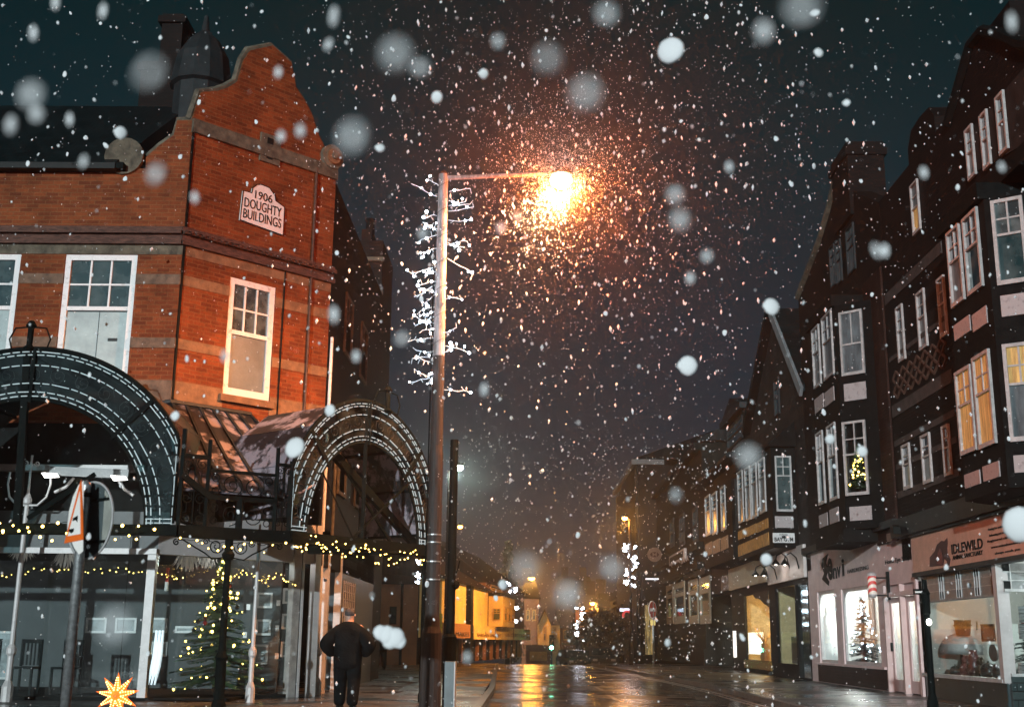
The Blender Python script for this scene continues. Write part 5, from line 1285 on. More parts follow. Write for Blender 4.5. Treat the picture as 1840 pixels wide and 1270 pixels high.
MB().box(XR-.05, XR+1.5, ym+.02, yS-.15, zsi-.05, zsi-.01).build('display_shelf', m_gfr, sh)
MB().box(XR+.1, XR+2.2, ym-.08, ym+.7, zsi-.06, zsi-.02).build('display_shelf', m_gfr, sh)
# goods on display
XI = XR+.55; FI = Fr((XR+2.58, 0, 0), (0, 1, 0), (-1, 0, 0)); FIe = Fr((0, yS-.16, 0), (1, 0, 0), (0, -1, 0))
def put(px, py, X): return onX(px, py, X)
def rect_on(F, x0, y0, x1, y1, d, name, m, lab, cat, th=.03, frame=None):
    a0, z1 = F.at(x0, y0, d); a1, z0 = F.at(x1, y1, d)
    if frame:
        t = thing(name, lab, cat, F.pt((a0+a1)/2, z0)); mm = MB(); w = .05; a0, a1 = min(a0, a1), max(a0, a1)
        for q in ((a0, a1, z0, z0+w), (a0, a1, z1-w, z1), (a0, a0+w, z0+w, z1-w), (a1-w, a1, z0+w, z1-w)): mm.fbox(F, *q, d, d+th)
        mm.build('frame', frame, t); MB().fbox(F, a0+w, a1-w, z0+w, z1-w, d, d+th*.4).build('canvas', m, t); return t
    return tag(MB().fbox(F, a0, a1, z0, z1, d, d+th).build(name, m), lab, cat)
m_paintg = mat('landscape_print', (.10, .13, .11), .6, .9, 5, 0, c2=(.01, .02, .015))
rect_on(FR, 1694, 1082, 1723, 1112, -1.1, 'wall_print', m_paintg, 'green landscape print hung high in the charity shop window', 'picture')
rect_on(FR, 1764, 1121, 1790, 1152, -.8, 'framed_picture', mat('grey_print', (.14, .17, .17), .6, .3, 5), 'black framed picture standing in the charity shop window left of the corner post', 'picture', frame=m_ink)
rect_on(FR, 1749, 1116, 1758, 1131, -1.2, 'small_print', m_paintg, 'tiny pale print beside the black urn', 'picture')
c = put(1728, 1180, XI)
t = thing('lamp_with_shade', 'table lamp with a pale domed shade in the charity shop window', 'lamp', (XI, c.y, zsi))
r_ = .44
MB().lathe((XI, c.y, put(1728, 1175, XI).z), [(r_, 0), (r_*1.02, .12), (r_*.85, .28), (r_*.5, .40), (.12, .42)], 18).build('shade', mat('lampshade_grey', (.24, .25, .25), .6, .2, 9), t, smooth=True)
MB().lathe((XI, c.y, zsi-.01), [(.16, 0), (.14, .03), (.035, .06), (.03, put(1728, 1175, XI).z-zsi+.1)], 10).build('stem', m_ink, t)
c2 = put(1731, 1142, XI)
t = thing('urn', 'black two handled urn standing on the pale domed shade', 'urn', (XI, c2.y, c2.z))
MB().lathe((XI, c2.y, c2.z), [(.13, 0), (.15, .06), (.17, .2), (.20, .22), (.17, .24), (.17, .30), (.19, .33)], 14).build('bowl', m_ink, t, smooth=True)
for s_ in (-1, 1): MB().tube([(XI, c2.y+s_*.16, c2.z+.12), (XI, c2.y+s_*.27, c2.z+.2), (XI, c2.y+s_*.2, c2.z+.3)], .02, 5).build('handle', m_ink, t)
q = random.Random(77)
goods = [(1716, 1195, .12, 'dark glossy round teapot at the left of the charity shop window shelf', 'teapot', (.02, .03, .03), 1.0), (1736, 1192, .15, 'reddish cloth toy slumped in the middle of the charity shop window', 'soft toy', (.13, .05, .045), 1.2),
    (1750, 1190, .17, 'dark red vase on the charity shop shelf right of the soft toy', 'vase', (.06, .02, .02), 1.6), (1762, 1186, .14, 'brown bear figure seated left of the pale plate', 'soft toy', (.04, .03, .02), 1.5),
    (1776, 1192, .17, 'black kettle with a shiny lid near the corner post', 'kettle', (.01, .012, .012), 1.0), (1789, 1196, .10, 'small dark jar tucked against the corner post', 'jar', (.05, .06, .06), 1.4), (1703, 1202, .08, 'small dark box ornament at the left end of the shelf', 'ornament', (.03, .04, .04), .8)]
for px, py, r, lab, cat, cl, sz in goods:
    c = put(px, py, XI-.2); nm = cat.replace(' ', '_'); t = thing(nm, lab, cat, (XI-.2, c.y, zsi-.01)); b = V((XI-.2, c.y, zsi-.01)); mg = mat('goods_%d' % px, cl, .3, .4, 8)
    if cat == 'soft toy':
        mb = MB().ball(b+V((0, 0, r*.9)), r, 10, 1.1, .1).ball(b+V((0, 0, r*2.2)), r*.62, 10, 1, .1)
        for s_ in (-1, 1): mb.ball(b+V((0, s_*r*.5, r*2.75)), r*.22, 6); mb.ball(b+V((-.05, s_*r*.9, r*1.2)), r*.3, 6, 1.6); mb.ball(b+V((-r*.9, s_*r*.5, r*.25)), r*.32, 6)
        mb.build('plush', mg, t)
    elif cat in ('teapot', 'kettle'):
        MB().lathe(b, [(r*.6, 0), (r*1.0, r*.5), (r*1.05, r*1.0), (r*.7, r*1.6), (r*.3, r*1.75), (r*.12, r*1.8), (r*.14, r*2.0), (0, r*2.05)], 14).build('pot', mg, t, smooth=True)
        MB().tube([b+V((0, r*.9, r*.8)), b+V((0, r*1.5, r*1.2)), b+V((0, r*1.7, r*1.6))], [r*.18, r*.12, r*.08], 6).build('spout', mg, t); MB().tube([b+V((0, -r*.9, r*.6)), b+V((0, -r*1.5, r*.8)), b+V((0, -r*1.4, r*1.4)), b+V((0, -r*.8, r*1.4))], r*.09, 6).build('handle', mg, t)
    else:
        MB().lathe(b, [(r*.5, 0), (r*.9, r*.6*sz), (r*.8, r*1.3*sz), (r*.4, r*1.8*sz), (r*.5, r*2.0*sz), (r*.45, r*2.0*sz)], 12).build('pot', mg, t, smooth=True)
c = put(1775, 1172, XI); t = thing('plate', 'pale plate propped at an angle behind the black kettle', 'plate', c)
MB().add([c+V((.1, math.cos(a)*.22, math.sin(a)*.17)) for a in [2*PI*k/16 for k in range(16)]]+[c+V((.14, math.cos(a)*.22, math.sin(a)*.17)) for a in [2*PI*k/16 for k in range(16)]], [list(range(16)), list(range(31, 15, -1))]+[(i, (i+1) % 16, 16+(i+1) % 16, 16+i) for i in range(16)]).build('dish', m_obsc, t)
for k, (y0, y1, lab) in enumerate(((1089, 1118, 'striped white box on the top shelf behind the right hand shop window'), (1120, 1148, 'striped white box on the second shelf behind the right hand shop window'), (1190, 1210, 'white carton low behind the right hand shop window'))):
    rect_on(FE2, 1829, y0, 1850, y1, -.5, 'gift_box', mat('striped_box', (.55, .55, .55), .5, .5, 3, 0, c2=(.05, .06, .06), stretch=(.5, .5, 9)), lab, 'box', .3)
xmas_tree((XR+.75, ym+.55, zsi2-.02), 1.35, .45, 'bushy artificial tree with grey baubles behind the right hand shop window', 0, None, 0, 12, mat('grey_green_needles', (.05, .08, .07), .6, .6, 6), 16)
# ---------------- second building: pink shopfront, timber bay above
sbY0, sbY1 = yb_l+.0, A(1447, 800)
tb2 = thing('gabled_building', 'dark brick building with a two storey black and white bay above the pink shopfront', 'building', (XR, sbY1, 0))
g2 = poly(FR, [(1448, 520), (1472, 440), (1490, 380), (1502, 330), (1602, 337)])
a_r = sbY0+.01
zE1 = FR.at(1457, 994)[1]
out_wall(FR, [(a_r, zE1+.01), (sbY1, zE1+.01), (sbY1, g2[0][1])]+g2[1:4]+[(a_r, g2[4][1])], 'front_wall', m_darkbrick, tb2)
MB().box(XR+.5, XR+6, a_r, sbY1-.2, 3.3, g2[0][1]-.3).build('body', m_dark, tb2)
aC, aD, zC, zD = wpx(FR, 1500, 1531, 296, 335); MB().box(XR-.1, XR+.9, aC, aD, zC-1.5, zD).box(XR-.17, XR+.97, aC-.07, aD+.07, zD-.4, zD-.2).build('chimney', m_darkbrick, tb2)
MB().tube([FR.pt(a, z+.05, .0) for a, z in [(sbY1, g2[0][1])]+g2[1:4]], .12, 6).build('coping', m_stonedk, tb2)
a0, a1, z0, z1 = wpx(FR, 1564, 1600, 500, 940); MB().fbox(FR, a0, a1, 3.5, z1, 0, .05).build('brick_pilaster', m_redpil, tb2)
for x0, x1, yt, yb in ((1494, 1503, 445, 522), (1505, 1514, 436, 516), (1524, 1538, 412, 500)):
    window(tb2, FR, *wpx(FR, x0, x1, yt, yb), .01, 1, 2, .45, fw=.04, fr=m_lead, top=g_sky, low=m_frost)
Xb2 = 8.0; zt2b = onX(1504, 545, Xb2).z; zb2b = onX(1508, 955, Xb2).z
Ff, Fn, yc, yf = bay(tb2, Xb2, (1503, 620), (1459, 670), zt2b, zb2b, .75)
for (x0, x1, yt, yb, xp0, xp1, ypt, ypb, lw) in ((1463, 1476, 592, 702, 1465, 1481, 718, 744, m_frost), (1481, 1499, 570, 688, 1483, 1500, 706, 732, m_frost), (1471, 1483, 778, 910, 1473, 1488, 926, 949, g_dark), (1491, 1506, 765, 903, 1492, 1508, 916, 942, g_dark)):
    window(tb2, Ff, *wpx(Ff, x0, x1, yt, yb), .01, 2, 2, .42, fw=.06, fr=m_winfr, top=g_sky, low=lw)
    a0, a1, z0, z1 = wpx(Ff, xp0, xp1, ypt, ypb); MB().fbox(Ff, a0, a1, z0, z1, 0, .02).build('panel', m_plaster, tb2)
xt = None
for (x0, x1, yt, yb, ypt, ypb, tp, lw) in ((1508, 1549, 563, 677, 691, 722, m_frost, m_frost), (1517, 1558, 760, 892, 911, 936, g_sky, None)):
    a0, z1 = Fn.at(x0, yt); _, z0 = Fn.at(x0+4, yb); a1 = Fn.at(x1, yt-10)[0]
    if lw is None:
        MB().fbox(Fn, a0+.04, a1-.04, z0+.05, z1-.05, -.02, -.012).build('dark_room', mat('dim_room', (.05, .045, .04), .8, .4, 2), tb2)
        # bay window glass over the lit tree
        window(tb2, Fn, a0, a1, z0, z1, .10, 2, 2, .45, fw=.06, fr=m_winfr, top=g_shop, low=g_shop)
        tp_ = Fn.pt(a1-.28, z0+.08, .05); xt = tp_
    else:
        window(tb2, Fn, a0, a1, z0, z1, .01, 2, 1, .52, fw=.06, fr=m_winfr, top=tp, low=lw)
    z1 = Fn.at(x0+6, ypt)[1]; z0 = Fn.at(x0+6, ypb)[1]; MB().fbox(Fn, a0+.02, a1-.02, z0, z1, 0, .02).build('panel', m_plaster, tb2)
MB().fbox(Ff, yc-.05, yf+.1, zt2b, zt2b+.3, -.8, .1).build('bay_cornice', m_timber, tb2)
MB().fbox(Ff, yc-.05, yf+.1, zb2b-.3, zb2b, -.8, .1).build('bay_cornice', m_timber, tb2)
xmas_tree(xt, 1.05, .2, 'small golden Christmas tree glowing in the upper bay window of the second building', 60, g_warmb, .022, 15, m_needle, decor=False)
# shopfront
zE1 = FR.at(1457, 994)[1]; aE0, aE1 = yS+.0, A(1456, 1120)
pk = thing('pink_shop', 'pale pink grey hairdresser shopfront with arched windows and a recessed double door', 'shop', (XR, aE1, 0))
hw = [wpx(FR, 1471, 1503, 1063, 1189), wpx(FR, 1514, 1580, 1058, 1190)]
a0, a1, z0, z1 = wpx(FR, 1593, 1656, 1052, 1226); door = (a0, a1, 0.0, z1)
z0w = min(h[2] for h in hw)
hw = [(h[0], h[1], z0w, h[3]) for h in hw]
MB().wall(FR, aE0+.02, aE1, 0, zE1, hw+[door], .12).build('shopfront', m_pink, pk)
MB().fbox(FR, a_r, aE1, zE1, zE1+.18, -.3, .18).build('ledge', m_lead, pk)
MB().fbox(FR, door[1]+.05, hw[1][1]+2.5 if False else hw[0][1]+.2, .02, z0w-.06, 0, .03).build('brick_plinth', m_redpil, pk)
MB().fbox(FR, door[1]+.05, hw[0][1]+.25, z0w-.06, z0w, 0, .09).build('sill', m_pink, pk)
MB().fbox(FR, aE0-.02, aE0+.12, 0, zE1+.05, 0, .06).build('pilaster', m_pink, pk)
for h in hw:
    w = .09; mb = MB(); r = .35
    mb.fbox(FR, h[0], h[0]+w, h[2], h[3], -.1, -.04); mb.fbox(FR, h[1]-w, h[1], h[2], h[3], -.1, -.04); mb.fbox(FR, h[0]+w, h[1]-w, h[3]-w, h[3], -.1, -.04); mb.fbox(FR, h[0]+w, h[1]-w, h[2], h[2]+w, -.1, -.04)
    for sg, e in ((1, h[0]+w), (-1, h[1]-w)):
        P_ = [(e, h[3]-w), (e, h[3]-w-r)]+[(e+sg*r*(1-math.cos(t)), h[3]-w-r+r*math.sin(t)) for t in [PI/2*k/6 for k in range(7)]]
        mb.prism(FR, P_, -.09, -.05)
    o = mb.build('window', m_shopwhite, pk); MB().fbox(FR, h[0]+w, h[1]-w, h[2]+w, h[3]-w, -.09, -.085).build('pane', g_shop, o)
# doors
zdt = FR.at(1593, 1073)[1]
mb = MB().fbox(FR, door[0], door[1], zdt, zdt+.10, -.1, .05); mid = (door[0]+door[1])/2
mb.fbox(FR, mid-.06, mid+.06, 0, door[3], -.12, .04); mb.fbox(FR, door[0], door[0]+.08, 0, door[3], -.12, .04); mb.fbox(FR, door[1]-.08, door[1], 0, door[3], -.12, .04)
mb.build('door_frame', mat('pale_pink_frame', (.60, .45, .43), .5, .08, 4), pk)
MB().fbox(FR, door[0]+.08, door[1]-.08, zdt+.1, door[3], -.11, -.07).build('fanlight', m_pink, pk)
for s0, s1 in ((door[0]+.1, mid-.07), (mid+.07, door[1]-.1)):
    mb = MB(); w = .16; 
    for q_ in ((s0, s1, 0.02, .3), (s0, s1, zdt-.14, zdt-.01), (s0, s0+w, .3, zdt-.14), (s1-w, s1, .3, zdt-.14)): mb.fbox(FR, *q_, -.12, -.08)
    dr = mb.build('door', m_pink, pk); MB().fbox(FR, s0+w, s1-w, .3, zdt-.14, -.105, -.10).build('pane', g_shop, dr)
    MB().fbox(FR, s1-.10 if s0 > mid else s0+.04, s1-.06 if s0 > mid else s0+.08, .95, 1.15, -.08, -.03).build('handle', m_ink, dr)
# signs on it
m_green = mat('dark_green_ink', (.006, .014, .014), .7, spec=.08)
e_ = thing('shop_lettering', 'dark ornamental lettering and leaf emblem on the pink shop fascia', 'lettering', (XR, A(1490, 1030), 2.6))
T('e', 1487, 1496, 1003, 1043, m_green, e_, .012, name='letter', bold=.03); T('n', 1497, 1504, 1020, 1040, m_green, e_, .012, name='letter', bold=.03); T('v', 1504, 1511, 1018, 1038, m_green, e_, .012, name='letter', bold=.03); T('i', 1513, 1517, 1004, 1035, m_green, e_, .012, name='letter', bold=.03)
cres = [(1488, 994), (1478, 1003), (1476, 1016), (1481, 1030), (1477, 1040), (1489, 1052), (1490, 1044), (1485, 1036), (1488, 1022), (1484, 1010)]
MB().prism(FR, [FR.at(x, y, .012) for x, y in cres], .006, .018).build('leaf_emblem', m_green, e_)
T('HAIRDRESSING', 1523, 1561, 1023, 1030, m_green, e_, .012, name='small_lettering'); T('Home Eye Shop', 1591, 1635, 1006, 1016, m_green, e_, .012, name='small_lettering')
t = thing('alarm_box', 'small brown alarm box high on the pink shop fascia', 'alarm box', FR.pt(A(1611, 966), 2.6))
a0, a1, z0, z1 = wpx(FR, 1605, 1616, 959, 974); MB().prism(FR, [(a0, z0+.06), (a0+.05, z0), (a1-.05, z0), (a1, z0+.06), (a1, z1), (a0, z1)], 0, .16).build('casing', mat('brown_plastic', (.16, .10, .08), .5), t)
t = thing('camera_housing', 'dark camera housing at the top corner of the pink shopfront', 'camera', FR.pt(A(1636, 950), 3))
c = FR.pt(A(1637, 948), FR.at(1637, 948)[1], .3); MB().bar(c+V((0, .2, 0)), c+V((-.1, -.25, -.08)), .16, .16).build('housing', m_ink, t); MB().bar(c, c+V((.32, 0, .05)), .05).build('arm', m_ink, t)
# barber pole
t = thing('barber_pole', 'red and white striped barber pole on the pink shop wall above the arched window', 'barber pole', FR.pt(A(1567, 1060), 2))
bx = 8.38; pz1 = onX(1567, 1026, bx).z; pz0 = onX(1568, 1073, bx).z; c = onX(1567, 1050, bx); Hh = pz1-pz0
m, nt, b = nodes('barber_stripes'); L = nt.links.new
tc = N(nt, 'ShaderNodeTexCoord'); mp = N(nt, 'ShaderNodeMapping'); mp.inputs['Rotation'].default_value = (.7, 0, 0); L(tc.outputs['Object'], mp.inputs[0])
wv = N(nt, 'ShaderNodeTexWave', bands_direction='Z', i_Scale=2.6); L(mp.outputs[0], wv.inputs['Vector'])
rp = N(nt, 'ShaderNodeValToRGB'); rp.color_ramp.interpolation = 'CONSTANT'; rp.color_ramp.elements[0].color = (.55, .05, .04, 1); rp.color_ramp.elements[1].color = (.7, .62, .55, 1); rp.color_ramp.elements[1].position = .5; L(wv.outputs[0], rp.inputs[0]); L(rp.outputs[0], b.inputs['Base Color'])
L(rp.outputs[0], b.inputs['Emission Color']); b.inputs['Emission Strength'].default_value = .25
MB().lathe((bx, c.y, pz0+Hh*.12), [(.10, 0), (.105, .02), (.105, Hh*.68), (.10, Hh*.7)], 14).build('striped_cylinder', m, t, smooth=True)
MB().lathe((bx, c.y, pz0), [(.0, -.02), (.07, .0), (.11, Hh*.1), (.11, Hh*.12)], 12).build('cap', m_shopwhite, t)
MB().lathe((bx, c.y, pz0+Hh*.82), [(.11, 0), (.12, .04), (.08, Hh*.13), (.02, Hh*.17)], 12).build('cap', m_shopwhite, t)
MB().bar((bx, c.y, pz1-.15), (XR, c.y, pz1-.15), .035).build('bracket', m_ink, t); MB().bar((bx, c.y, pz0+.05), (XR, c.y, pz0+.05), .035).build('bracket', m_ink, t)
MB().box(XR-.06, XR-.01, c.y-.06, c.y+.06, pz0-.05, pz1).build('back_plate', m_ink, t)
# inside the pink shop
m_wlit = mat('bright_inner_wall', (.74, .76, .74), .8, .08, 2)
MB().box(XR+2.4, XR+2.5, aE0, aE1, 0, 2.9).build('inner_wall', m_wlit, pk)
MB().box(XR+.13, XR+2.4, aE1-.1, aE1-.02, 0, 2.9).build('inner_wall', m_wlit, pk); MB().box(XR+.13, XR+2.4, aE0-.0, aE0+.06, 0, 2.9).build('inner_wall', m_wlit, pk)
MB().box(XR+.13, XR+2.4, aE0+.06, aE1-.1, 2.8, 2.85).build('ceiling', m_wlit, pk); MB().box(XR+.13, XR+2.4, aE0+.06, aE1-.1, .02, .04).build('shop_floor', m_dark, pk)
a = A(1552, 1120); xmas_tree((XR+.7, onX(1553, 1150, XR+.7).y, .05), 2.35, .62, 'Christmas tree full of cold white lights inside the pink shop window', 90, glow('ice_bulb', (.7, .85, 1), 16), .022, 21, mat('blue_needles', (.01, .03, .035), .6, .5, 6), 14, decor=False)
c = put(1489, 1180, XR+.4); t = thing('white_mannequin', 'tall white draped display figure with loose black strings in the narrow arched window', 'mannequin', (XR+.4, c.y, .3))
zt_ = put(1489, 1075, XR+.4).z
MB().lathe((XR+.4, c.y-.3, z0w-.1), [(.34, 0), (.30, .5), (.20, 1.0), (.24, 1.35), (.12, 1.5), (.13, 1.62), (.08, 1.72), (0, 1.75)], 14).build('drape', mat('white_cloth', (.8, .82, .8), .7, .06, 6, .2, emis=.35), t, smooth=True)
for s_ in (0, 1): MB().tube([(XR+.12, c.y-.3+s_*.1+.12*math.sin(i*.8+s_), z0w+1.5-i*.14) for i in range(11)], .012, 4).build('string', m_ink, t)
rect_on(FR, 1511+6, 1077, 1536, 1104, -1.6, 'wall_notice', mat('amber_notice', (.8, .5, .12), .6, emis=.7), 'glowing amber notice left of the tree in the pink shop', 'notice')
# ---------------- third building: grey gabled stone with oriel
y3 = A(1334, 900); g3 = poly(FR, [(1349, 742), (1391, 566), (1447, 705)])
st = thing('stone_gable_building', 'grey rubble stone building with a steep gable and pale bargeboard between the two bays', 'building', (XR, y3, 0))
out_wall(FR, [(sbY1+.01, 3.31), (y3, 3.31), (y3, g3[0][1])]+g3+[(sbY1+.01, g3[2][1])], 'gable_wall', m_rubble, st)
MB().box(XR+.5, XR+6, sbY1+.2, y3, 3.2, g3[2][1]-.3).build('body', m_dark, st)
MB().bar(FR.pt(g3[1][0], g3[1][1]+.15, .15), FR.pt(g3[2][0]-.1, g3[2][1]-.0, .15), .10, .32).build('bargeboard', mat('pale_bargeboard', (.22, .23, .24), .5, .2, 4), st)
MB().bar(FR.pt(g3[1][0], g3[1][1]+.15, .1), FR.pt(g3[0][0]+.4, g3[0][1]-.7, .1), .4, .25).build('bargeboard', m_timber, st)
for (p, q_) in ((g3[0], g3[1]), (g3[1], g3[2])):
    MB().add([FR.pt(p[0], p[1]+.05, .1), FR.pt(q_[0], q_[1]+.05, .1), FR.pt(q_[0], q_[1]+.05, -6), FR.pt(p[0], p[1]+.05, -6), FR.pt(p[0], p[1]+.25, .1), FR.pt(q_[0], q_[1]+.25, .1), FR.pt(q_[0], q_[1]+.25, -6), FR.pt(p[0], p[1]+.25, -6)], [(0, 1, 2, 3), (4, 5, 6, 7), (0, 1, 5, 4), (1, 2, 6, 5), (2, 3, 7, 6), (3, 0, 4, 7)]).build('roof', m_slate, st)
window(st, FR, *wpx(FR, 1393, 1402, 683, 752), .01, 1, 2, .5, fw=.05, fr=m_lead, top=g_dark)
# oriel
Xo = 8.0; yc = onX(1388, 900, Xo).y; yf = onX(1326, 920, Xo).y
zo1 = onX(1388, 800, Xo).z; zo0 = onX(1388, 985, Xo).z
orl = thing('oriel_bay', 'black framed oriel window box with a white gym sign on its near side', 'oriel', (Xo, yc, zo0))
MB().box(Xo, XR-.005, yc, yf, zo0, zo1).build('box_frame', m_timber, orl)
Fo = Fr((Xo, 0, 0), (0, 1, 0), (-1, 0, 0)); Fs = Fr((0, yc, 0), (1, 0, 0), (0, -1, 0))
a0, z1 = Fs.at(1391, 819); a1, z0 = Fs.at(1425, 919); window(orl, Fs, a0, a1, z0, z1, .01, 2, 2, .36, fw=.055, fr=m_winfr, top=g_dark, low=g_dark)
a0, z1 = Fs.at(1392, 927); a1, z0 = Fs.at(1426, 948); MB().fbox(Fs, a0, a1, z0, z1, 0, .02).build('panel', m_plaster, orl)
a0, z1 = Fs.at(1388, 957); a1, z0 = Fs.at(1428, 975); gs = MB().fbox(Fs, a0, a1, z0, z1, 0, .03).build('gym_sign', mat('white_sign', (.60, .60, .60), .5, .1, 5), orl)
text('BAY GYM', Fs, a0+.05, a1-.05, z0+.04, z0+.04+(z1-z0)*.42, .032, m_ink, gs, bold=.03); text('POWER', Fs, a0+.22, a1-.22, z1-(z1-z0)*.3, z1-.03, .032, m_ink, gs)
MB().fbox(Fs, (a0+a1)/2-.06, (a0+a1)/2+.06, z0+(z1-z0)*.45, z0+(z1-z0)*.7, .03, .036).build('emblem', m_ink, gs)
for x0, x1, yt, yb in ((1328, 1337, 848, 942), (1341, 1350, 841, 938), (1352, 1362, 836, 933), (1366, 1377, 827, 925)):
    window(orl, Fo, *wpx(Fo, x0, x1, yt, yb), .01, 1, 3, .35, fw=.07, fr=m_winfr, top=g_dark, low=m_frost)
m_gold = mat('ochre_panel', (.42, .20, .05), .6, .4, 4, .1)
for x0, x1, yt, yb in ((1327, 1342, 955, 970), (1343, 1360, 948, 964), (1361, 1381, 940, 957), (1327, 1383, 980, 1000)):
    a0, a1, z0, z1 = wpx(Fo, x0, x1, yt, yb); MB().fbox(Fo, a0, a1, z0, z1, 0, .02).build('panel', m_gold, orl)
MB().prism(Fs, [(Xo-.15, zo1), (XR, zo1), (XR, Fs.at(1425, 757)[1]), (Xo+.1, zo1+.25)], -(yf-yc), .2).build('lean_to_roof', m_timber, orl)
# second oriel, farther
yc4 = onX(1316, 930, Xo).y; yf4 = onX(1267, 940, Xo).y; z41 = onX(1310, 862, Xo).z; z40 = onX(1310, 1006, Xo).z
y4 = A(1262, 900)
tu = thing('half_timbered_building', 'dark half timbered house with a dormer, just left of the grey stone gable', 'building', (XR, y4, 0))
g4 = poly(FR, [(1266, 850), (1335, 812)])
out_wall(FR, [(y3+.01, 3.31), (y4, 3.31), (y4, g4[1][1]), (y3+.01, g4[1][1])], 'front_wall', m_darkbrick, tu)
MB().box(Xo, XR-.005, yc4, yf4, z40, z41).build('oriel', m_timber, tu)
for x0, x1, yt, yb in ((1269, 1278, 893, 965), (1281, 1290, 888, 962), (1297, 1305, 876, 955)):
    window(tu, Fo, *wpx(Fo, x0, x1, yt, yb), .01, 1, 3, .4, fw=.08, fr=m_winfr, top=g_dark, low=m_frost)
for x0, x1, yt, yb in ((1268, 1280, 978, 1000), (1281, 1294, 973, 996), (1296, 1309, 967, 990)):
    a0, a1, z0, z1 = wpx(Fo, x0, x1, yt, yb); MB().fbox(Fo, a0, a1, z0, z1, 0, .02).build('panel', mat('tan_panel', (.28, .17, .11), .6, .3, 4), tu)
F4s = Fr((0, yc4, 0), (1, 0, 0), (0, -1, 0)); a0, z1 = F4s.at(1319, 860); a1, z0 = F4s.at(1327, 950)
window(tu, F4s, a0, a1, z0, z1, .01, 1, 3, .4, fw=.06, fr=m_lead, top=g_dark)
MB().add([FR.pt(y3, g4[1][1], .6), FR.pt(y4, g4[1][1], .6), FR.pt(y4, g4[1][1]+1.9, -3), FR.pt(y3, g4[1][1]+1.9, -3), FR.pt(y3, g4[1][1]-.15, .6), FR.pt(y4, g4[1][1]-.15, .6), FR.pt(y4, g4[1][1]-.15, -3), FR.pt(y3, g4[1][1]-.15, -3)], [(0, 1, 2, 3), (4, 5, 6, 7), (0, 1, 5, 4), (1, 2, 6, 5), (2, 3, 7, 6), (3, 0, 4, 7)]).build('roof', m_slate, tu)
a0, a1, z0, z1 = wpx(FR, 1306, 1340, 768, 835)
MB().fbox(FR, a0, a1, z0, z1, -2.5, -.0).build('dormer', m_render, tu); MB().fbox(FR, a0-.3, a1+.3, z1, z1+.25, -2.6, .25).build('dormer_roof', m_lead, tu)
MB().prism(FR, [(a0-.2, z1+.25), (a1+.2, z1+.25), ((a0+a1)/2, z1+.9)], -2.5, .2).build('dormer_roof', m_slate, tu)
window(tu, FR, a0+.4, a1-.4, z0+.5, z1-.15, .01, 2, 2, .5, fw=.07, fr=m_lead, top=g_dark)
# ground floor shops of the third and fourth
s3 = thing('lit_shop', 'small shop with a plain cream fascia and a bright warm lit window', 'shop', (XR, A(1388, 1150), 0))
aS0, aS1 = A(1386, 1130), A(1316, 1130)
zf0 = FR.at(1317, 1060)[1]; zf1_ = FR.at(1317, 1022)[1]
a0, a1, z0, z1 = wpx(FR, 1339, 1384, 1070, 1200); lit = (a0, a1, z0+.35, z1)
MB().wall(FR, aS0, aS1, 0, 3.3, [lit], .1).build('shopfront', m_timber, s3)
MB().fbox(FR, aS0+.05, aS1, zf0, zf1_, 0, .10).build('fascia', mat('cream_fascia', (.42, .34, .24), .6, .1, 3), s3)
MB().fbox(FR, lit[0], lit[1], lit[2], lit[3], -.09, -.085).build('shop_pane', g_shop, s3)
MB().fbox(FR, lit[0]-.1, lit[1]+.3, lit[2]-.32, lit[2]-.02, 0, .04).build('brass_riser', mat('brass', (.5, .30, .08), .25, .3, 5, metal=.8), s3)
mb = MB(); q = random.Random(4)
pts = [(lit[0], lit[3]+.02)]+[(lit[0]+(lit[1]-lit[0])*.55*i/7, lit[3]-.55*(1-i/7)-q.uniform(0, .12)) for i in range(8)]+[(lit[0]+(lit[1]-lit[0])*.6, lit[3]+.02)]
mb.prism(FR, pts, .01, .03).build('ragged_awning', m_ink, s3)
MB().box(XR+1.6, XR+1.7, lit[0]-.6, lit[1]+2, 0, 3.1).build('inner_wall', mat('warm_inner_wall', (.85, .62, .32), .7, .2, 2), s3)
MB().box(XR+.12, XR+1.6, lit[1]+1.9, lit[1]+2.0, 0, 3.1).build('inner_wall', mat('warm_inner_wall', (.85, .62, .32)), s3); MB().box(XR+.12, XR+1.6, lit[0]-.6, lit[0]-.5, 0, 3.1).build('inner_wall', mat('warm_inner_wall', (.85, .62, .32)), s3)
MB().box(XR+.12, XR+1.6, lit[0]-.5, lit[1]+.5, 0.02, .1).build('shop_floor', mat('warm_inner_wall', (.85, .62, .32)), s3)
MB().fbox(FR, aS0+.3, aS0+.35, .0, .1, 0, .1).build('threshold', m_lead, s3)
a0, a1, z0, z1 = wpx(FR, 1345, 1368, 1136, 1174, -.3); tag(MB().fbox(FR, a0, a1, z0, z1, -.4, -.3).build('light_box', glow('lightbox_white', (1, .95, .8), 2.4)), 'brilliant white light box standing in the warm lit shop window', 'light box')
t = thing('display_plant', 'dried plant arrangement above the white light box in the lit shop', 'plant', FR.pt(A(1374, 1150, FR), lit[2], -.8)); q = random.Random(9); mb = MB(); c = onX(1374, 1160, XR+.35)
for i in range(40):
    a = q.uniform(0, 2*PI); mb.tube([c, c+V((math.cos(a)*.15, math.sin(a)*.15, .3)), c+V((math.cos(a)*.4, math.sin(a)*.4, q.uniform(.4, .8)))], [.012, .01, .004], 3)
mb.build('stems', mat('dried_stems', (.4, .2, .05), .7), t); MB().lathe((c.x, c.y, lit[2]-.2), [(.12, 0), (.18, .3), (.12, c.z-lit[2]+.3)], 10).build('vase', mat('brown_vase', (.2, .1, .04), .4), t)
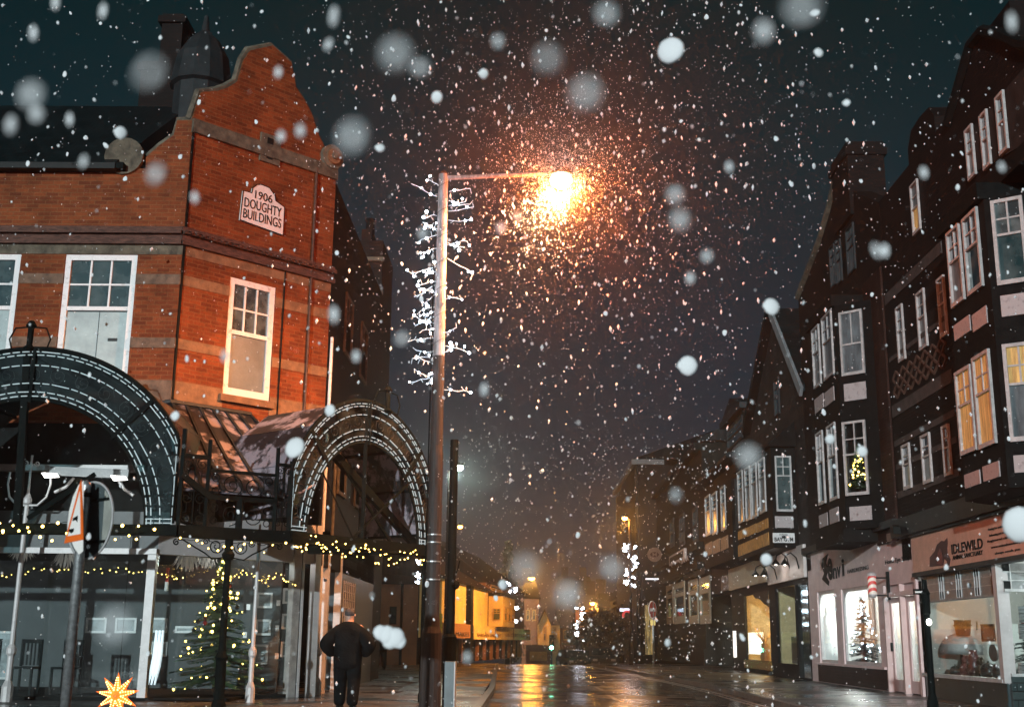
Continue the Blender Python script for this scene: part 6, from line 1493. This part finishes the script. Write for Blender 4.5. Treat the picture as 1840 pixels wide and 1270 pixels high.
a0, a1, z0, z1 = wpx(FR, 1320, 1324, 1133, 1180); MB().fbox(FR, a0, a1, z0, z1, .02, .06).build('lit_strip', glow('strip_white', (1, .93, .85), 1.6), s3)
t = thing('poster_sign', 'small dim sign with a figure emblem beside the cream fascia', 'sign', FR.pt(A(1306, 1050), 2.6)); a0, a1, z0, z1 = wpx(FR, 1298, 1314, 1036, 1062)
b_ = MB().fbox(FR, a0, a1, z0, z1, 0, .06).build('board', mat('dim_board', (.12, .10, .09), .6, .3, 5), t)
MB().tube([FR.pt((a0+a1)/2+(a1-a0)*.25*math.cos(k*.5), z0+(z1-z0)*.72+.15*math.sin(k*.5), .065) for k in range(13)], .03, 4).build('emblem', m_plaster, b_); T('OPEN', 1300, 1312, 1052, 1059, m_plaster, b_, .065)
# white fascia shop with swan neck lamps
s4 = thing('white_fascia_shop', 'dark glazed shop with a white fascia lit by two pairs of swan neck lamps', 'shop', (XR, A(1455, 1150), 0))
b0, b1 = A(1457, 1150), A(1388, 1150); w4 = wpx(FR, 1395, 1430, 1056, 1190); w5 = wpx(FR, 1433, 1454, 1050, 1205)
MB().wall(FR, b0, aS0, 0, 3.3, [w4, (w5[0], w5[1], .05, w5[3])], .1).build('shopfront', m_timber, s4)
zf = FR.at(1389, 1050)[1]; MB().fbox(FR, b0+.1, b1-.05, zf, zf+1.02, 0, .10).build('fascia', mat('white_fascia', (.55, .50, .48), .5, .06, 3), s4)
MB().fbox(FR, *w4, -.09, -.085).build('shop_pane', g_shop, s4); MB().fbox(FR, w5[0], w5[1], .05, w5[3], -.1, -.08).build('door', g_dark, s4)
MB().box(XR+1.8, XR+1.9, b0-.3, b1+.3, 0, 3.1).build('inner_wall', mat('brown_inner_wall', (.20, .16, .14), .8, .2, 2), s4); MB().box(XR+.12, XR+1.8, b1-.1, b1, 0, 3.1).build('inner_wall', mat('brown_inner_wall', (.2, .16, .14)), s4)
MB().fbox(FR, w4[0], w4[1], w4[2], w4[2]+.9, -.6, -.5).build('counter', mat('brown_counter', (.14, .07, .05), .5, .2, 4), s4)
for px, lab in ((1385, 'swan neck lamp at the left end of the white fascia'), (1401, 'swan neck lamp second from the left over the white fascia'), (1424, 'swan neck lamp third from the left over the white fascia'), (1441, 'swan neck lamp at the right end of the white fascia')):
    a, z = FR.at(px, 1010 if px > 1410 else 1030); t = thing('swan_neck_lamp', lab, 'lamp', FR.pt(a, z), 'swan neck lamps over the shop fascia')
    MB().tube([FR.pt(a, z-.2, .1), FR.pt(a, z+.15, .18), FR.pt(a, z+.3, .35), FR.pt(a, z+.22, .52), FR.pt(a, z+.08, .55)], .022, 6).build('arm', m_ink, t)
    MB().lathe(FR.pt(a, z-.08, .55), [(.14, 0), (.13, .03), (.05, .14), (.03, .18)], 10).build('shade', m_ink, t)
    MB().ball(FR.pt(a, z-.06, .55), .045, 8).build('bulb', glow('swan_bulb', (1, .9, .8), 12), t)
# ---------------- bank
yb5 = 81.0
bk_ = thing('bank_building', 'dark stone bank with tall ground floor windows, far along the right side', 'building', (XR, y4, 0))
zk = FR.at(1240, 815)[1]
MB().fbox(FR, y4+.01, yb5, 0, zk, -8, 0).build('wall', m_greenstone, bk_)
for zq in (FR.at(1265, 1022)[1], FR.at(1265, 985)[1], zk-.4): MB().fbox(FR, y4+.01, yb5+.15, zq, zq+.35, 0, .35).build('cornice', m_greenstone, bk_)
MB().fbox(FR, y4+.01, yb5+.05, 0, .8, 0, .12).build('plinth', m_greenstone, bk_)
zr5 = FR.at(1295, 772)[1]
MB().add([FR.pt(y4-.5, zk, .3), FR.pt(yb5+.3, zk, .3), FR.pt(yb5-2, zk+2.2, -4), FR.pt(y4-.5, zk+2.2, -4), FR.pt(y4-.5, zk, -8), FR.pt(yb5+.3, zk, -8)], [(0, 1, 2, 3), (3, 2, 5, 4), (0, 3, 4), (1, 5, 2), (0, 4, 5, 1)], [(0, 0), (30, 0), (30, 5), (0, 5), (0, 9), (30, 9)]).build('roof', m_slate, bk_)
for x0, x1 in ((1199, 1211), (1213, 1232), (1239, 1256), (1259, 1278)):
    a0, a1, z0, z1 = wpx(FR, x0, x1, 1052-(x0-1200)*.22, 1121); window(bk_, FR, a0, a1, 2.0 if False else z0, z1, .01, 1, 2, .3, fw=.32, fr=mat('stone_jamb', (.30, .27, .20), .7, .15, 4), top=g_dark)
    MB().fbox(FR, a0-.25, a1+.25, z1+.05, z1+.35, 0, .3).build('lintel', m_greenstone, bk_)
for x0, x1 in ((1205, 1212), (1222, 1231), (1246, 1255)):
    a0, a1, z0, z1 = wpx(FR, x0, x1, 935-(x0-1205)*.5, 985-(x0-1205)*.1); window(bk_, FR, a0, a1, z0, z1, .01, 1, 2, .5, fw=.18, fr=m_lead, top=g_dark)
t = thing('name_board', 'small pale framed name board on the dark stone bank wall', 'sign', FR.pt(A(1232, 1005), 5)); a0, a1, z0, z1 = wpx(FR, 1217, 1246, 1000, 1017)
b_ = MB().fbox(FR, a0, a1, z0, z1, .35, .48).build('board', m_plaster, t); MB().fbox(FR, a0+.5, a1-.5, z0+.12, z1-.12, .48, .50).build('dark_field', m_ink, b_); T('BANK', 1224, 1238, 1003, 1013, m_plaster, b_, .505)
# round projecting sign with hexagon emblem
t = thing('round_bank_sign', 'round pale projecting sign with a dark red hexagonal emblem on the far stone building', 'sign', (8.4, 76, 5))
c = onY(1176, 996, 72); Rr = 12.5/2130*72
Fq = Fr((0, 72, 0), (1, 0, 0), (0, -1, 0))
dsk = MB().prism(Fq, [(c.x+Rr*math.cos(a), c.z+Rr*math.sin(a)) for a in [2*PI*k/28 for k in range(28)]], -.08, .08).build('disc', mat('sign_pale', (.40, .36, .34), .5, .1, 3), t)
h = Rr*.36; w = Rr*.42
em = MB()
for tr in (((-w*1.6, 0), (-w*.75, h), (-w*.75, -h)), ((w*1.6, 0), (w*.75, h), (w*.75, -h)), ((-w*.7, h), (w*.7, h), (0, .02)), ((-w*.7, -h), (w*.7, -h), (0, -.02))): em.prism(Fq, [(c.x+x, c.z+y) for x, y in tr], .082, .095)
em.build('emblem', mat('dark_red_ink', (.09, .03, .03), .5), dsk)
MB().bar((c.x+Rr, 72, c.z), (XR, 72, c.z), .08).build('bracket', m_ink, t)
# ---------------- end building facing us
F5 = Fr((0, yb5+.3, 0), (1, 0, 0), (0, -1, 0))
eb = thing('end_building', 'dark plain building end with a pale cornice strip, last one on the right', 'building', (7.3, yb5, 0))
x5 = onY(1143, 1000, yb5+.3).x; z5 = onY(1150, 835, yb5+.3).z
MB().box(x5, XR+9, yb5+.32, yb5+18, -1, z5).build('wall', m_darkbrick, eb)
MB().box(x5-.25, XR+.6, yb5+.0, yb5+18, z5, z5+.35).build('cornice', mat('dim_cornice', (.12, .11, .105), .7, .2, 4), eb)
MB().add([(x5-.2, yb5, z5+.36), (XR+9, yb5, z5+.36), (XR+5, yb5+5, onY(1290, 772, yb5+5).z), (XR+9, yb5+5, onY(1290, 772, yb5+5).z), (x5-.2, yb5+15, z5+.36), (XR+9, yb5+15, z5+.36)], [(0, 1, 3, 2), (0, 2, 4), (2, 3, 5, 4), (0, 4, 5, 1)]).build('roof', m_slate, eb)
MB().tube([(x5+.15, yb5+.2, 0), (x5+.15, yb5+.2, z5)], .08, 6).build('downpipe', m_ink, eb)
zz5 = onY(1165, 1028, 80.8).z; zz6 = onY(1165, 1078, 80.8).z
MB().box(x5+.3, XR-.05, 80.2, 81.2, zz6, zz5).build('black_shop_sign', m_ink, eb)
MB().box(x5+.5, x5+1.6, 80.12, 80.19, zz5-.5, zz5-.42).build('sign_light', glow('thin_white', (.9, .92, 1), 2), eb)
MB().box(x5+.5, XR-.3, 80.9, 81.0, .3, zz6-.3).build('shop_window', mat('dim_gold_window', (.30, .22, .08), .5, .8, 1.6, 0, c2=(.01, .01, .01), emis=.8, stretch=(5, 5, .8)), eb)
# no entry sign
c = onY(1172, 1095, 58); t = thing('no_entry_sign', 'red and white no entry road sign with a yellow plate on a slim post', 'road sign', (c.x, 58, 0))
th = math.radians(58); Fne = Fr((c.x, 58, 0), (math.cos(th), math.sin(th), 0), (math.sin(th), -math.cos(th), 0))
def disc(F, r, d0, d1, m, nm, par, zc): return MB().prism(F, [(r*math.cos(a), zc+r*math.sin(a)) for a in [2*PI*k/28 for k in range(28)]], d0, d1).build(nm, m, par)
d_ = disc(Fne, .42, 0, .02, m_rwhite, 'disc', t, c.z); disc(Fne, .38, .021, .026, mat('sign_red', (.5, .05, .03), .4), 'red_field', d_, c.z); MB().fbox(Fne, -.28, .28, c.z-.07, c.z+.07, .027, .032).build('white_bar', m_rwhite, d_)
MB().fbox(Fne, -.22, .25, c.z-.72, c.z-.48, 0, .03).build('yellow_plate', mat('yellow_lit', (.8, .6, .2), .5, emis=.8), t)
MB().lathe((c.x+.03, 58.05, 0), [(.05, 0), (.05, c.z+.4)], 8).build('post', m_steel, t)
# pink / red far sign
t = thing('takeaway_sign', 'tiny red and white lit sign hanging at the far street end', 'sign', onY(1128, 1105, 85)); c = onY(1127, 1095, 85)
MB().box(c.x-.5, c.x+.5, 85, 85.2, c.z-.1, c.z+.1).build('light_strip', glow('cool_strip', (.75, .8, 1), 2), t); c = onY(1127, 1105, 85)
MB().tube([(c.x+.28*math.cos(a), 85, c.z+.28*math.sin(a)) for a in [PI*1.3*k/10-.4 for k in range(11)]], .08, 5).build('red_arc', glow('red_arc', (.7, .06, .06), 1.0), t)
# kerbside post on the near right, its flash reflection added as a glowing ball
PX = onY(1668, 1150, 15.6); zt_ = onY(1657, 1040, 15.6).z
t = thing('kerbside_post', 'black cast post with a short cross arm and glowing flash glint, right kerb', 'post', (PX.x, 15.6, 0))
MB().lathe((PX.x, 15.6, 0), [(.075, 0), (.07, .4), (.045, .5), (.04, zt_-.45), (.055, zt_-.43), (.055, zt_-.2), (.065, zt_-.18), (.035, zt_-.12), (.03, zt_)], 12).build('shaft', m_iron, t)
MB().bar((PX.x-.14, 15.6, zt_-.16), (PX.x+.03, 15.6, zt_-.16), .07).build('cross_arm', m_iron, t); MB().box(PX.x-.14, PX.x-.06, 15.545, 15.563, zt_-.175, zt_-.155).build('reflector', m_rwhite, t)
MB().ball((PX.x, 15.52, onY(1670, 1117, 15.52).z), .035, 8, 1.2).build('flash_glint', glow('flash_glint', (1, .95, .85), 14), t)
# ================================================================== snow
m, nt, b = nodes('snow'); L = nt.links.new
out = nt.nodes['Material Output']; b.inputs['Base Color'].default_value = (.93, .95, .97, 1); b.inputs['Roughness'].default_value = .7
tr = N(nt, 'ShaderNodeBsdfTranslucent'); tr.inputs['Color'].default_value = (.9, .92, .95, 1); mx = N(nt, 'ShaderNodeMixShader'); mx.inputs[0].default_value = .10
L(b.outputs[0], mx.inputs[1]); L(tr.outputs[0], mx.inputs[2]); L(mx.outputs[0], out.inputs['Surface'])
m_snow = m
fl = random.Random(99)
def flake_mesh(seed, lobes):
    q = random.Random(seed); mb = MB(); mb.ball((0, 0, 0), .5, 16, 1.05, .06, q)
    for i in range(lobes):
        a = q.uniform(0, 2*PI); mb.ball((math.cos(a)*.32, q.uniform(-.1, .1), math.sin(a)*.36), q.uniform(.22, .36), 10, 1, .15, q)
    me = bpy.data.meshes.new('snowflake'); me.from_pydata(mb.v, [], mb.f); me.materials.append(m_snow)
    for p in me.polygons: p.use_smooth = True
    return me
FM = [flake_mesh(s, n) for s, n in ((1, 0), (2, 2), (3, 3), (4, 1), (5, 4), (6, 2))]
def flake(px, py, D, size, label, group=None, sx=1, sz=1, k=None, tilt=None):
    o = bpy.data.objects.new('snowflake', FM[fl.randrange(6) if k is None else k]); col.objects.link(o)
    o.location = onD(px, py, D); o.scale = (size*sx, size*.4, size*sz); o.rotation_euler = (fl.uniform(-.4, .4), tilt if tilt is not None else fl.uniform(-.5, .5), fl.uniform(-.6, .6))
    tag(o, label, 'snowflake', group); return o
big = [(1205, 91, 26, 'large round bright snowflake high above and right of the orange lamp'), (530, 804, 20, 'large round bright snowflake in front of the canopy railing left of the right arch'), (1832, 942, 32, 'largest bright snowflake, cut by the right picture edge beside the orange shop sign'),
    (1386, 551, 16, 'bright round snowflake at the peak of the stone gable'), (217, 239, 12, 'bright oval snowflake above the brick wall near the left roof'), (1236, 657, 18, 'bright lumpy snowflake in the open sky right of the twig lit post'), (593, 737, 11, 'bright snowflake at the left shoulder of the right arch'),
    (1377, 1005, 11, 'round bright snowflake just below the gym sign'), (1471, 95, 9, 'bright snowflake near the top right, below a streaked one'), (683, 266, 9, 'bright snowflake left of the tall post, level with the orange lamp top'), (785, 175, 11, 'bright snowflake above the tip of the tall lamp post'),
    (1492, 789, 9, 'bright snowflake at the left light of the lower bay window'), (1549, 811, 10, 'bright snowflake on the lower bay window pane beside the golden tree'), (315, 747, 9, 'bright snowflake over the canopy roof near the left arch'), (1465, 24, 9, 'bright snowflake touching the top right soft disc'),
    (869, 133, 9, 'bright snowflake upper middle, directly left of the soft grey disc'), (904, 1050, 9, 'bright oval snowflake in front of the dark roof of the cream building'), (1200, 1154, 7, 'bright snowflake low against the bank plinth'), (1521, 185, 7, 'bright small snowflake upper right sky')]
for px, py, r, lab in big: flake(px, py, 5.5, r*2/2130*5.5*.95, lab, None, 1, 1.0, 0 if r > 18 or r < 12 and r > 9 else 3, 0)
for (px, py, s_) in ((692, 1140, 26), (712, 1146, 28), (722, 1152, 24), (700, 1158, 20)): pass
D_ = 5.5; t = thing('snow_clump', 'large blown white snow clump floating beside the walking person under the right arch', 'snow clump', onD(705, 1143, D_))
mb = MB()
for px, py, r in ((688, 1136, 13), (700, 1140, 16), (715, 1145, 17), (722, 1152, 12), (705, 1152, 13)): mb.ball(onD(px, py, D_), r/2130*D_, 12, 1, .12)
mb.v = [V((v.x, v.y*.3+D_*.7, v.z)) for v in mb.v]
o = mb.build('clump', m_snow, t, smooth=True)
# soft discs close to the lens
near = [(710, 97, 28, .9), (755, 122, 17, .8), (985, 107, 25, .85), (1052, 168, 28, .9), (1090, 25, 20, 1.2), (1372, 57, 17, 1.3), (632, 245, 27, 1.1), (268, 130, 30, .9), (56, 170, 22, 1.2), (66, 205, 14, 1.5), (1440, 15, 30, 1), (1345, 820, 20, 1), (1020, 1068, 22, 1), (945, 1020, 24, .9), (1100, 1020, 19, 1.0),
    (1222, 395, 17, 1.2), (1213, 350, 15, 1), (206, 1122, 28, 1.1), (280, 312, 17, 1.3), (1270, 460, 11, 1.2), (1818, 40, 11, 2.2), (895, 75, 12, 1.2), (1575, 450, 11, 1.8), (722, 608, 13, 1.0), (1215, 890, 11, 1.3), (590, 80, 9, 2.2), (540, 235, 10, 1.7), (500, 130, 8, 1.8), (150, 290, 10, 1.6), (20, 225, 12, 1.8), (125, 215, 8, 2), (185, 20, 9, 2.2), (100, 5, 8, 2.3), (405, 640, 8, 2), (600, 565, 10, 2), (870, 700, 8, 1.8), (1590, 450, 9, 2), (1310, 300, 8, 1.5), (930, 390, 8, 1.5), (1660, 310, 8, 2), (600, 30, 10, 2.4), (60, 60, 9, 2.0), (350, 355, 9, 1.5), (1240, 500, 9, 1.4), (900, 410, 9, 1.2), (1800, 300, 8, 1.6), (840, 1180, 9, 1.4), (640, 640, 8, 1.7), (760, 420, 10, 1.3), (505, 245, 9, 1.6)]
for px, py, r, st_ in near:
    D = .0189*2130/(2*r)*.95; D = min(D, 2.2)
    flake(px, py, D, r*.70/2130*D*2, 'soft grey out of focus snowflake drifting close to the viewer', 'soft out of focus snowflakes', 1, st_, 0, 0)
# countable flakes in the middle distance
n = 0
while n < 228:
    px, py = fl.uniform(0, 1840), fl.uniform(0, 1270)
    if py > 700 and fl.random() < .45: continue
    D = fl.uniform(6, 16); s_ = fl.choice((3.2, 3.6, 4, 4.5, 5, 6, 8))*D/2130
    flake(px, py, D, s_, 'small white snowflake falling through the night air', 'falling snowflakes', 1, fl.uniform(1, 1.5)); n += 1
# the rest of the snowfall
mb = MB(); q = random.Random(123)
def oct_(c, r, sz=1.3):
    a = q.uniform(0, PI); ca, sa = math.cos(a)*r, math.sin(a)*r; tx = q.uniform(-.4, .4)*r
    o = len(mb.v); mb.v += [c+V((ca, sa, tx)), c+V((-sa, ca, 0)), c+V((-ca, -sa, -tx)), c+V((sa, -ca, 0)), c+V((tx, 0, r*sz)), c+V((-tx, 0, -r*sz))]; mb.uv += [(0, 0)]*6
    mb.f += [[o, o+1, o+4], [o+1, o+2, o+4], [o+2, o+3, o+4], [o+3, o, o+4], [o+1, o, o+5], [o+2, o+1, o+5], [o+3, o+2, o+5], [o, o+3, o+5]]
def inside_house(p):
    return p.x > XR-.3 or (p.y > YV-.3 and p.x < -1.9 and p.z < 6) or (p.x < -3.6 and p.y > 21)
for i in range(5600):
    px, py = q.uniform(-20, 1860), q.uniform(-20, 1290); D = 3+q.random()**.8*26; p = onD(px, py, D)
    if p.z < .05 or inside_house(p): continue
    oct_(p, min(3.4, .5*q.paretovariate(1.8))/2130*D)
for i in range(4800):     # the air around the orange lamp, where the light picks flakes out
    d = V((q.gauss(0, 1), q.gauss(0, 1), q.gauss(0, 1))).normalized()*(q.random()**.75)*5.2
    p = lamp_pos+d+V((0, 0, -.1))
    if inside_house(p) or p.z < .5 or d.length < .3: continue
    oct_(p, min(.026, .0038*q.paretovariate(1.7)), q.uniform(1.2, 2.4))
for i in range(9000):  # extra fine flakes packed round the lamp, standing in for its glow
    d = V((q.gauss(0, 1), q.gauss(0, 1), q.gauss(0, 1))).normalized()*(.2+q.expovariate(1/.8))
    if .24 < d.length < 4: oct_(lamp_pos+d, q.choice((.003, .004, .006)), 1.4)
for i in range(1800):
    px, py = q.uniform(780, 1330), q.uniform(780, 1200); D = 30+q.random()*40; p = onD(px, py, D)
    if p.z < .05 or p.x > XR-.3: continue
    oct_(p, q.choice((.014, .02, .028)))
me = bpy.data.meshes.new('falling_snow'); me.from_pydata(mb.v, [], mb.f); me.materials.append(m_snow)
o = bpy.data.objects.new('falling_snow', me); col.objects.link(o); tag(o, 'fine snow falling everywhere in the street air, packed into a glow round the lamp', 'snow', None, 'stuff')

# ================================================================== sky, haze, light
w = bpy.data.worlds.new('World'); sc.world = w; w.use_nodes = True; nt = w.node_tree; L = nt.links.new
bg = nt.nodes['Background']; tc = N(nt, 'ShaderNodeTexCoord'); sp = N(nt, 'ShaderNodeSeparateXYZ'); L(tc.outputs['Generated'], sp.inputs[0])
rp = N(nt, 'ShaderNodeValToRGB'); L(sp.outputs['Z'], rp.inputs[0]); e = rp.color_ramp.elements
e[0].position = 0; e[0].color = (.030, .028, .038, 1); e[1].position = .6; e[1].color = (.0012, .0095, .0105, 1)
for p_, c_ in ((.10, (.021, .028, .041)), (.25, (.013, .025, .036)), (.38, (.006, .021, .027)), (.48, (.0025, .0155, .0185))):
    x_ = e.new(p_); x_.color = (*c_, 1)
nz = N(nt, 'ShaderNodeTexNoise', i_Scale=3.0, i_Detail=5); L(tc.outputs['Generated'], nz.inputs['Vector']); mr = N(nt, 'ShaderNodeMapRange'); mr.inputs['To Min'].default_value = .75; mr.inputs['To Max'].default_value = 1.25; L(nz.outputs[0], mr.inputs[0])
mm = N(nt, 'ShaderNodeMixRGB', blend_type='MULTIPLY'); mm.inputs[0].default_value = 1; L(rp.outputs[0], mm.inputs[1]); L(mr.outputs[0], mm.inputs[2])
sky = N(nt, 'ShaderNodeTexSky', sky_type='NISHITA', sun_disc=False); SE, SA = math.radians(6), math.radians(15)
sky.sun_elevation = math.radians(-6); sky.sun_rotation = PI+SA
sm = N(nt, 'ShaderNodeMixRGB', blend_type='ADD'); sm.inputs[0].default_value = .05; L(mm.outputs[0], sm.inputs[1]); L(sky.outputs[0], sm.inputs[2])
L(sm.outputs[0], bg.inputs['Color']); bg.inputs['Strength'].default_value = 1.0

hz = thing if False else None
mh = bpy.data.materials.new('haze'); mh.use_nodes = True; nt = mh.node_tree; nt.nodes.remove(nt.nodes['Principled BSDF'])
pv = N(nt, 'ShaderNodeVolumePrincipled'); pv.inputs['Color'].default_value = (.85, .88, .92, 1); pv.inputs['Density'].default_value = HAZE; pv.inputs['Anisotropy'].default_value = .86
nt.links.new(pv.outputs[0], nt.nodes['Material Output'].inputs['Volume'])
x0, x1, y0, y1, z0, z1 = -60, 40, -5, 210, -9, 26
o = MB().box(x0, x1, y0, y1, z0, z1).build('haze', mh); o['kind'] = 'stuff'; o['label'] = 'thin snowy night haze filling the street'; o['category'] = 'haze'

sd = bpy.data.lights.new('sun', 'SUN'); sd.energy = SUN; sd.angle = math.radians(.5); sd.color = (.86, .98, 1)
so = bpy.data.objects.new('sun', sd); col.objects.link(so)
dirn = V((math.sin(SA)*math.cos(SE), math.cos(SA)*math.cos(SE), -math.sin(SE)))
so.rotation_euler = dirn.to_track_quat('-Z', 'Y').to_euler()
def pt(loc, c, e_, r=.1, nm='lamp_light'):
    ld = bpy.data.lights.new(nm, 'POINT'); ld.color = c; ld.energy = e_; ld.shadow_soft_size = r; o = bpy.data.objects.new(nm, ld); col.objects.link(o); o.location = loc
pt(lamp_pos+V((0, -.02, -.18)), (1, .17, .02), LAMP*.30, .12, 'sodium_light')
ld = bpy.data.lights.new('sodium_spot', 'SPOT'); ld.color = (1, .43, .17); ld.energy = LAMP; ld.shadow_soft_size = .12; ld.spot_size = math.radians(112); ld.spot_blend = .7
lo = bpy.data.objects.new('sodium_spot', ld); col.objects.link(lo); lo.location = lamp_pos+V((0, -.02, -.22)); lo.rotation_euler = V((-.58, .25, -.90)).to_track_quat('-Z', 'Y').to_euler()
# the lit shops' own ceiling lamps, other lamps, and an added fill
a, b_ = aE0, aE1
pt((XR+1.0, aE1-1.6, 2.5), (1, .97, .9), 300, .15, 'unseen_shop_light'); pt((XR+1.2, aE0+1.2, 2.5), (1, .97, .9), 150, .15, 'unseen_shop_light')
pt((XR+.7, (lit[0]+lit[1])/2, 2.6), (1, .62, .24), 600, .15, 'unseen_shop_light')
pt((XR+1.3, ym+1.4, 2.6), (.92, .98, .94), 260, .15, 'unseen_shop_light'); pt((XR+1.3, ym-1.0, 2.6), (.92, .98, .94), 80, .15, 'unseen_shop_light')
pt(FR.pt((b0+b1)/2, FR.at(1410, 1020)[1]-.1, .7), (1, .86, .78), 16, .08, 'fascia_light')
pt(onY(150, 865, 20.4), (1, .97, .9), 10, .1, 'flood_light')
pt((-5.7, 24.3, 2.6), (1, .95, .9), 30, .15, 'unseen_shop_light'); pt((-8.5, 23.8, 2.6), (.85, .97, 1), 5, .15, 'unseen_shop_light')  # first one is an unseen fill, added to lighten the corner shop's back wall
pt((p_ := onY(640, 1010, 24.0)), (1, .75, .4), 3, .1, 'canopy_light')

# ================================================================== render settings
sc.render.engine = 'CYCLES'
sc.cycles.use_denoising = True
try: sc.cycles.denoiser = 'OPENIMAGEDENOISE'
except Exception: pass
sc.cycles.max_bounces = 6; sc.cycles.diffuse_bounces = 2; sc.cycles.glossy_bounces = 3; sc.cycles.transparent_max_bounces = 12; sc.cycles.volume_bounces = 0
sc.cycles.sample_clamp_indirect = 4; sc.cycles.caustics_reflective = False; sc.cycles.caustics_refractive = False
sc.view_settings.view_transform = 'Standard'; sc.view_settings.look = 'None'; sc.view_settings.exposure = 0; sc.view_settings.gamma = 1
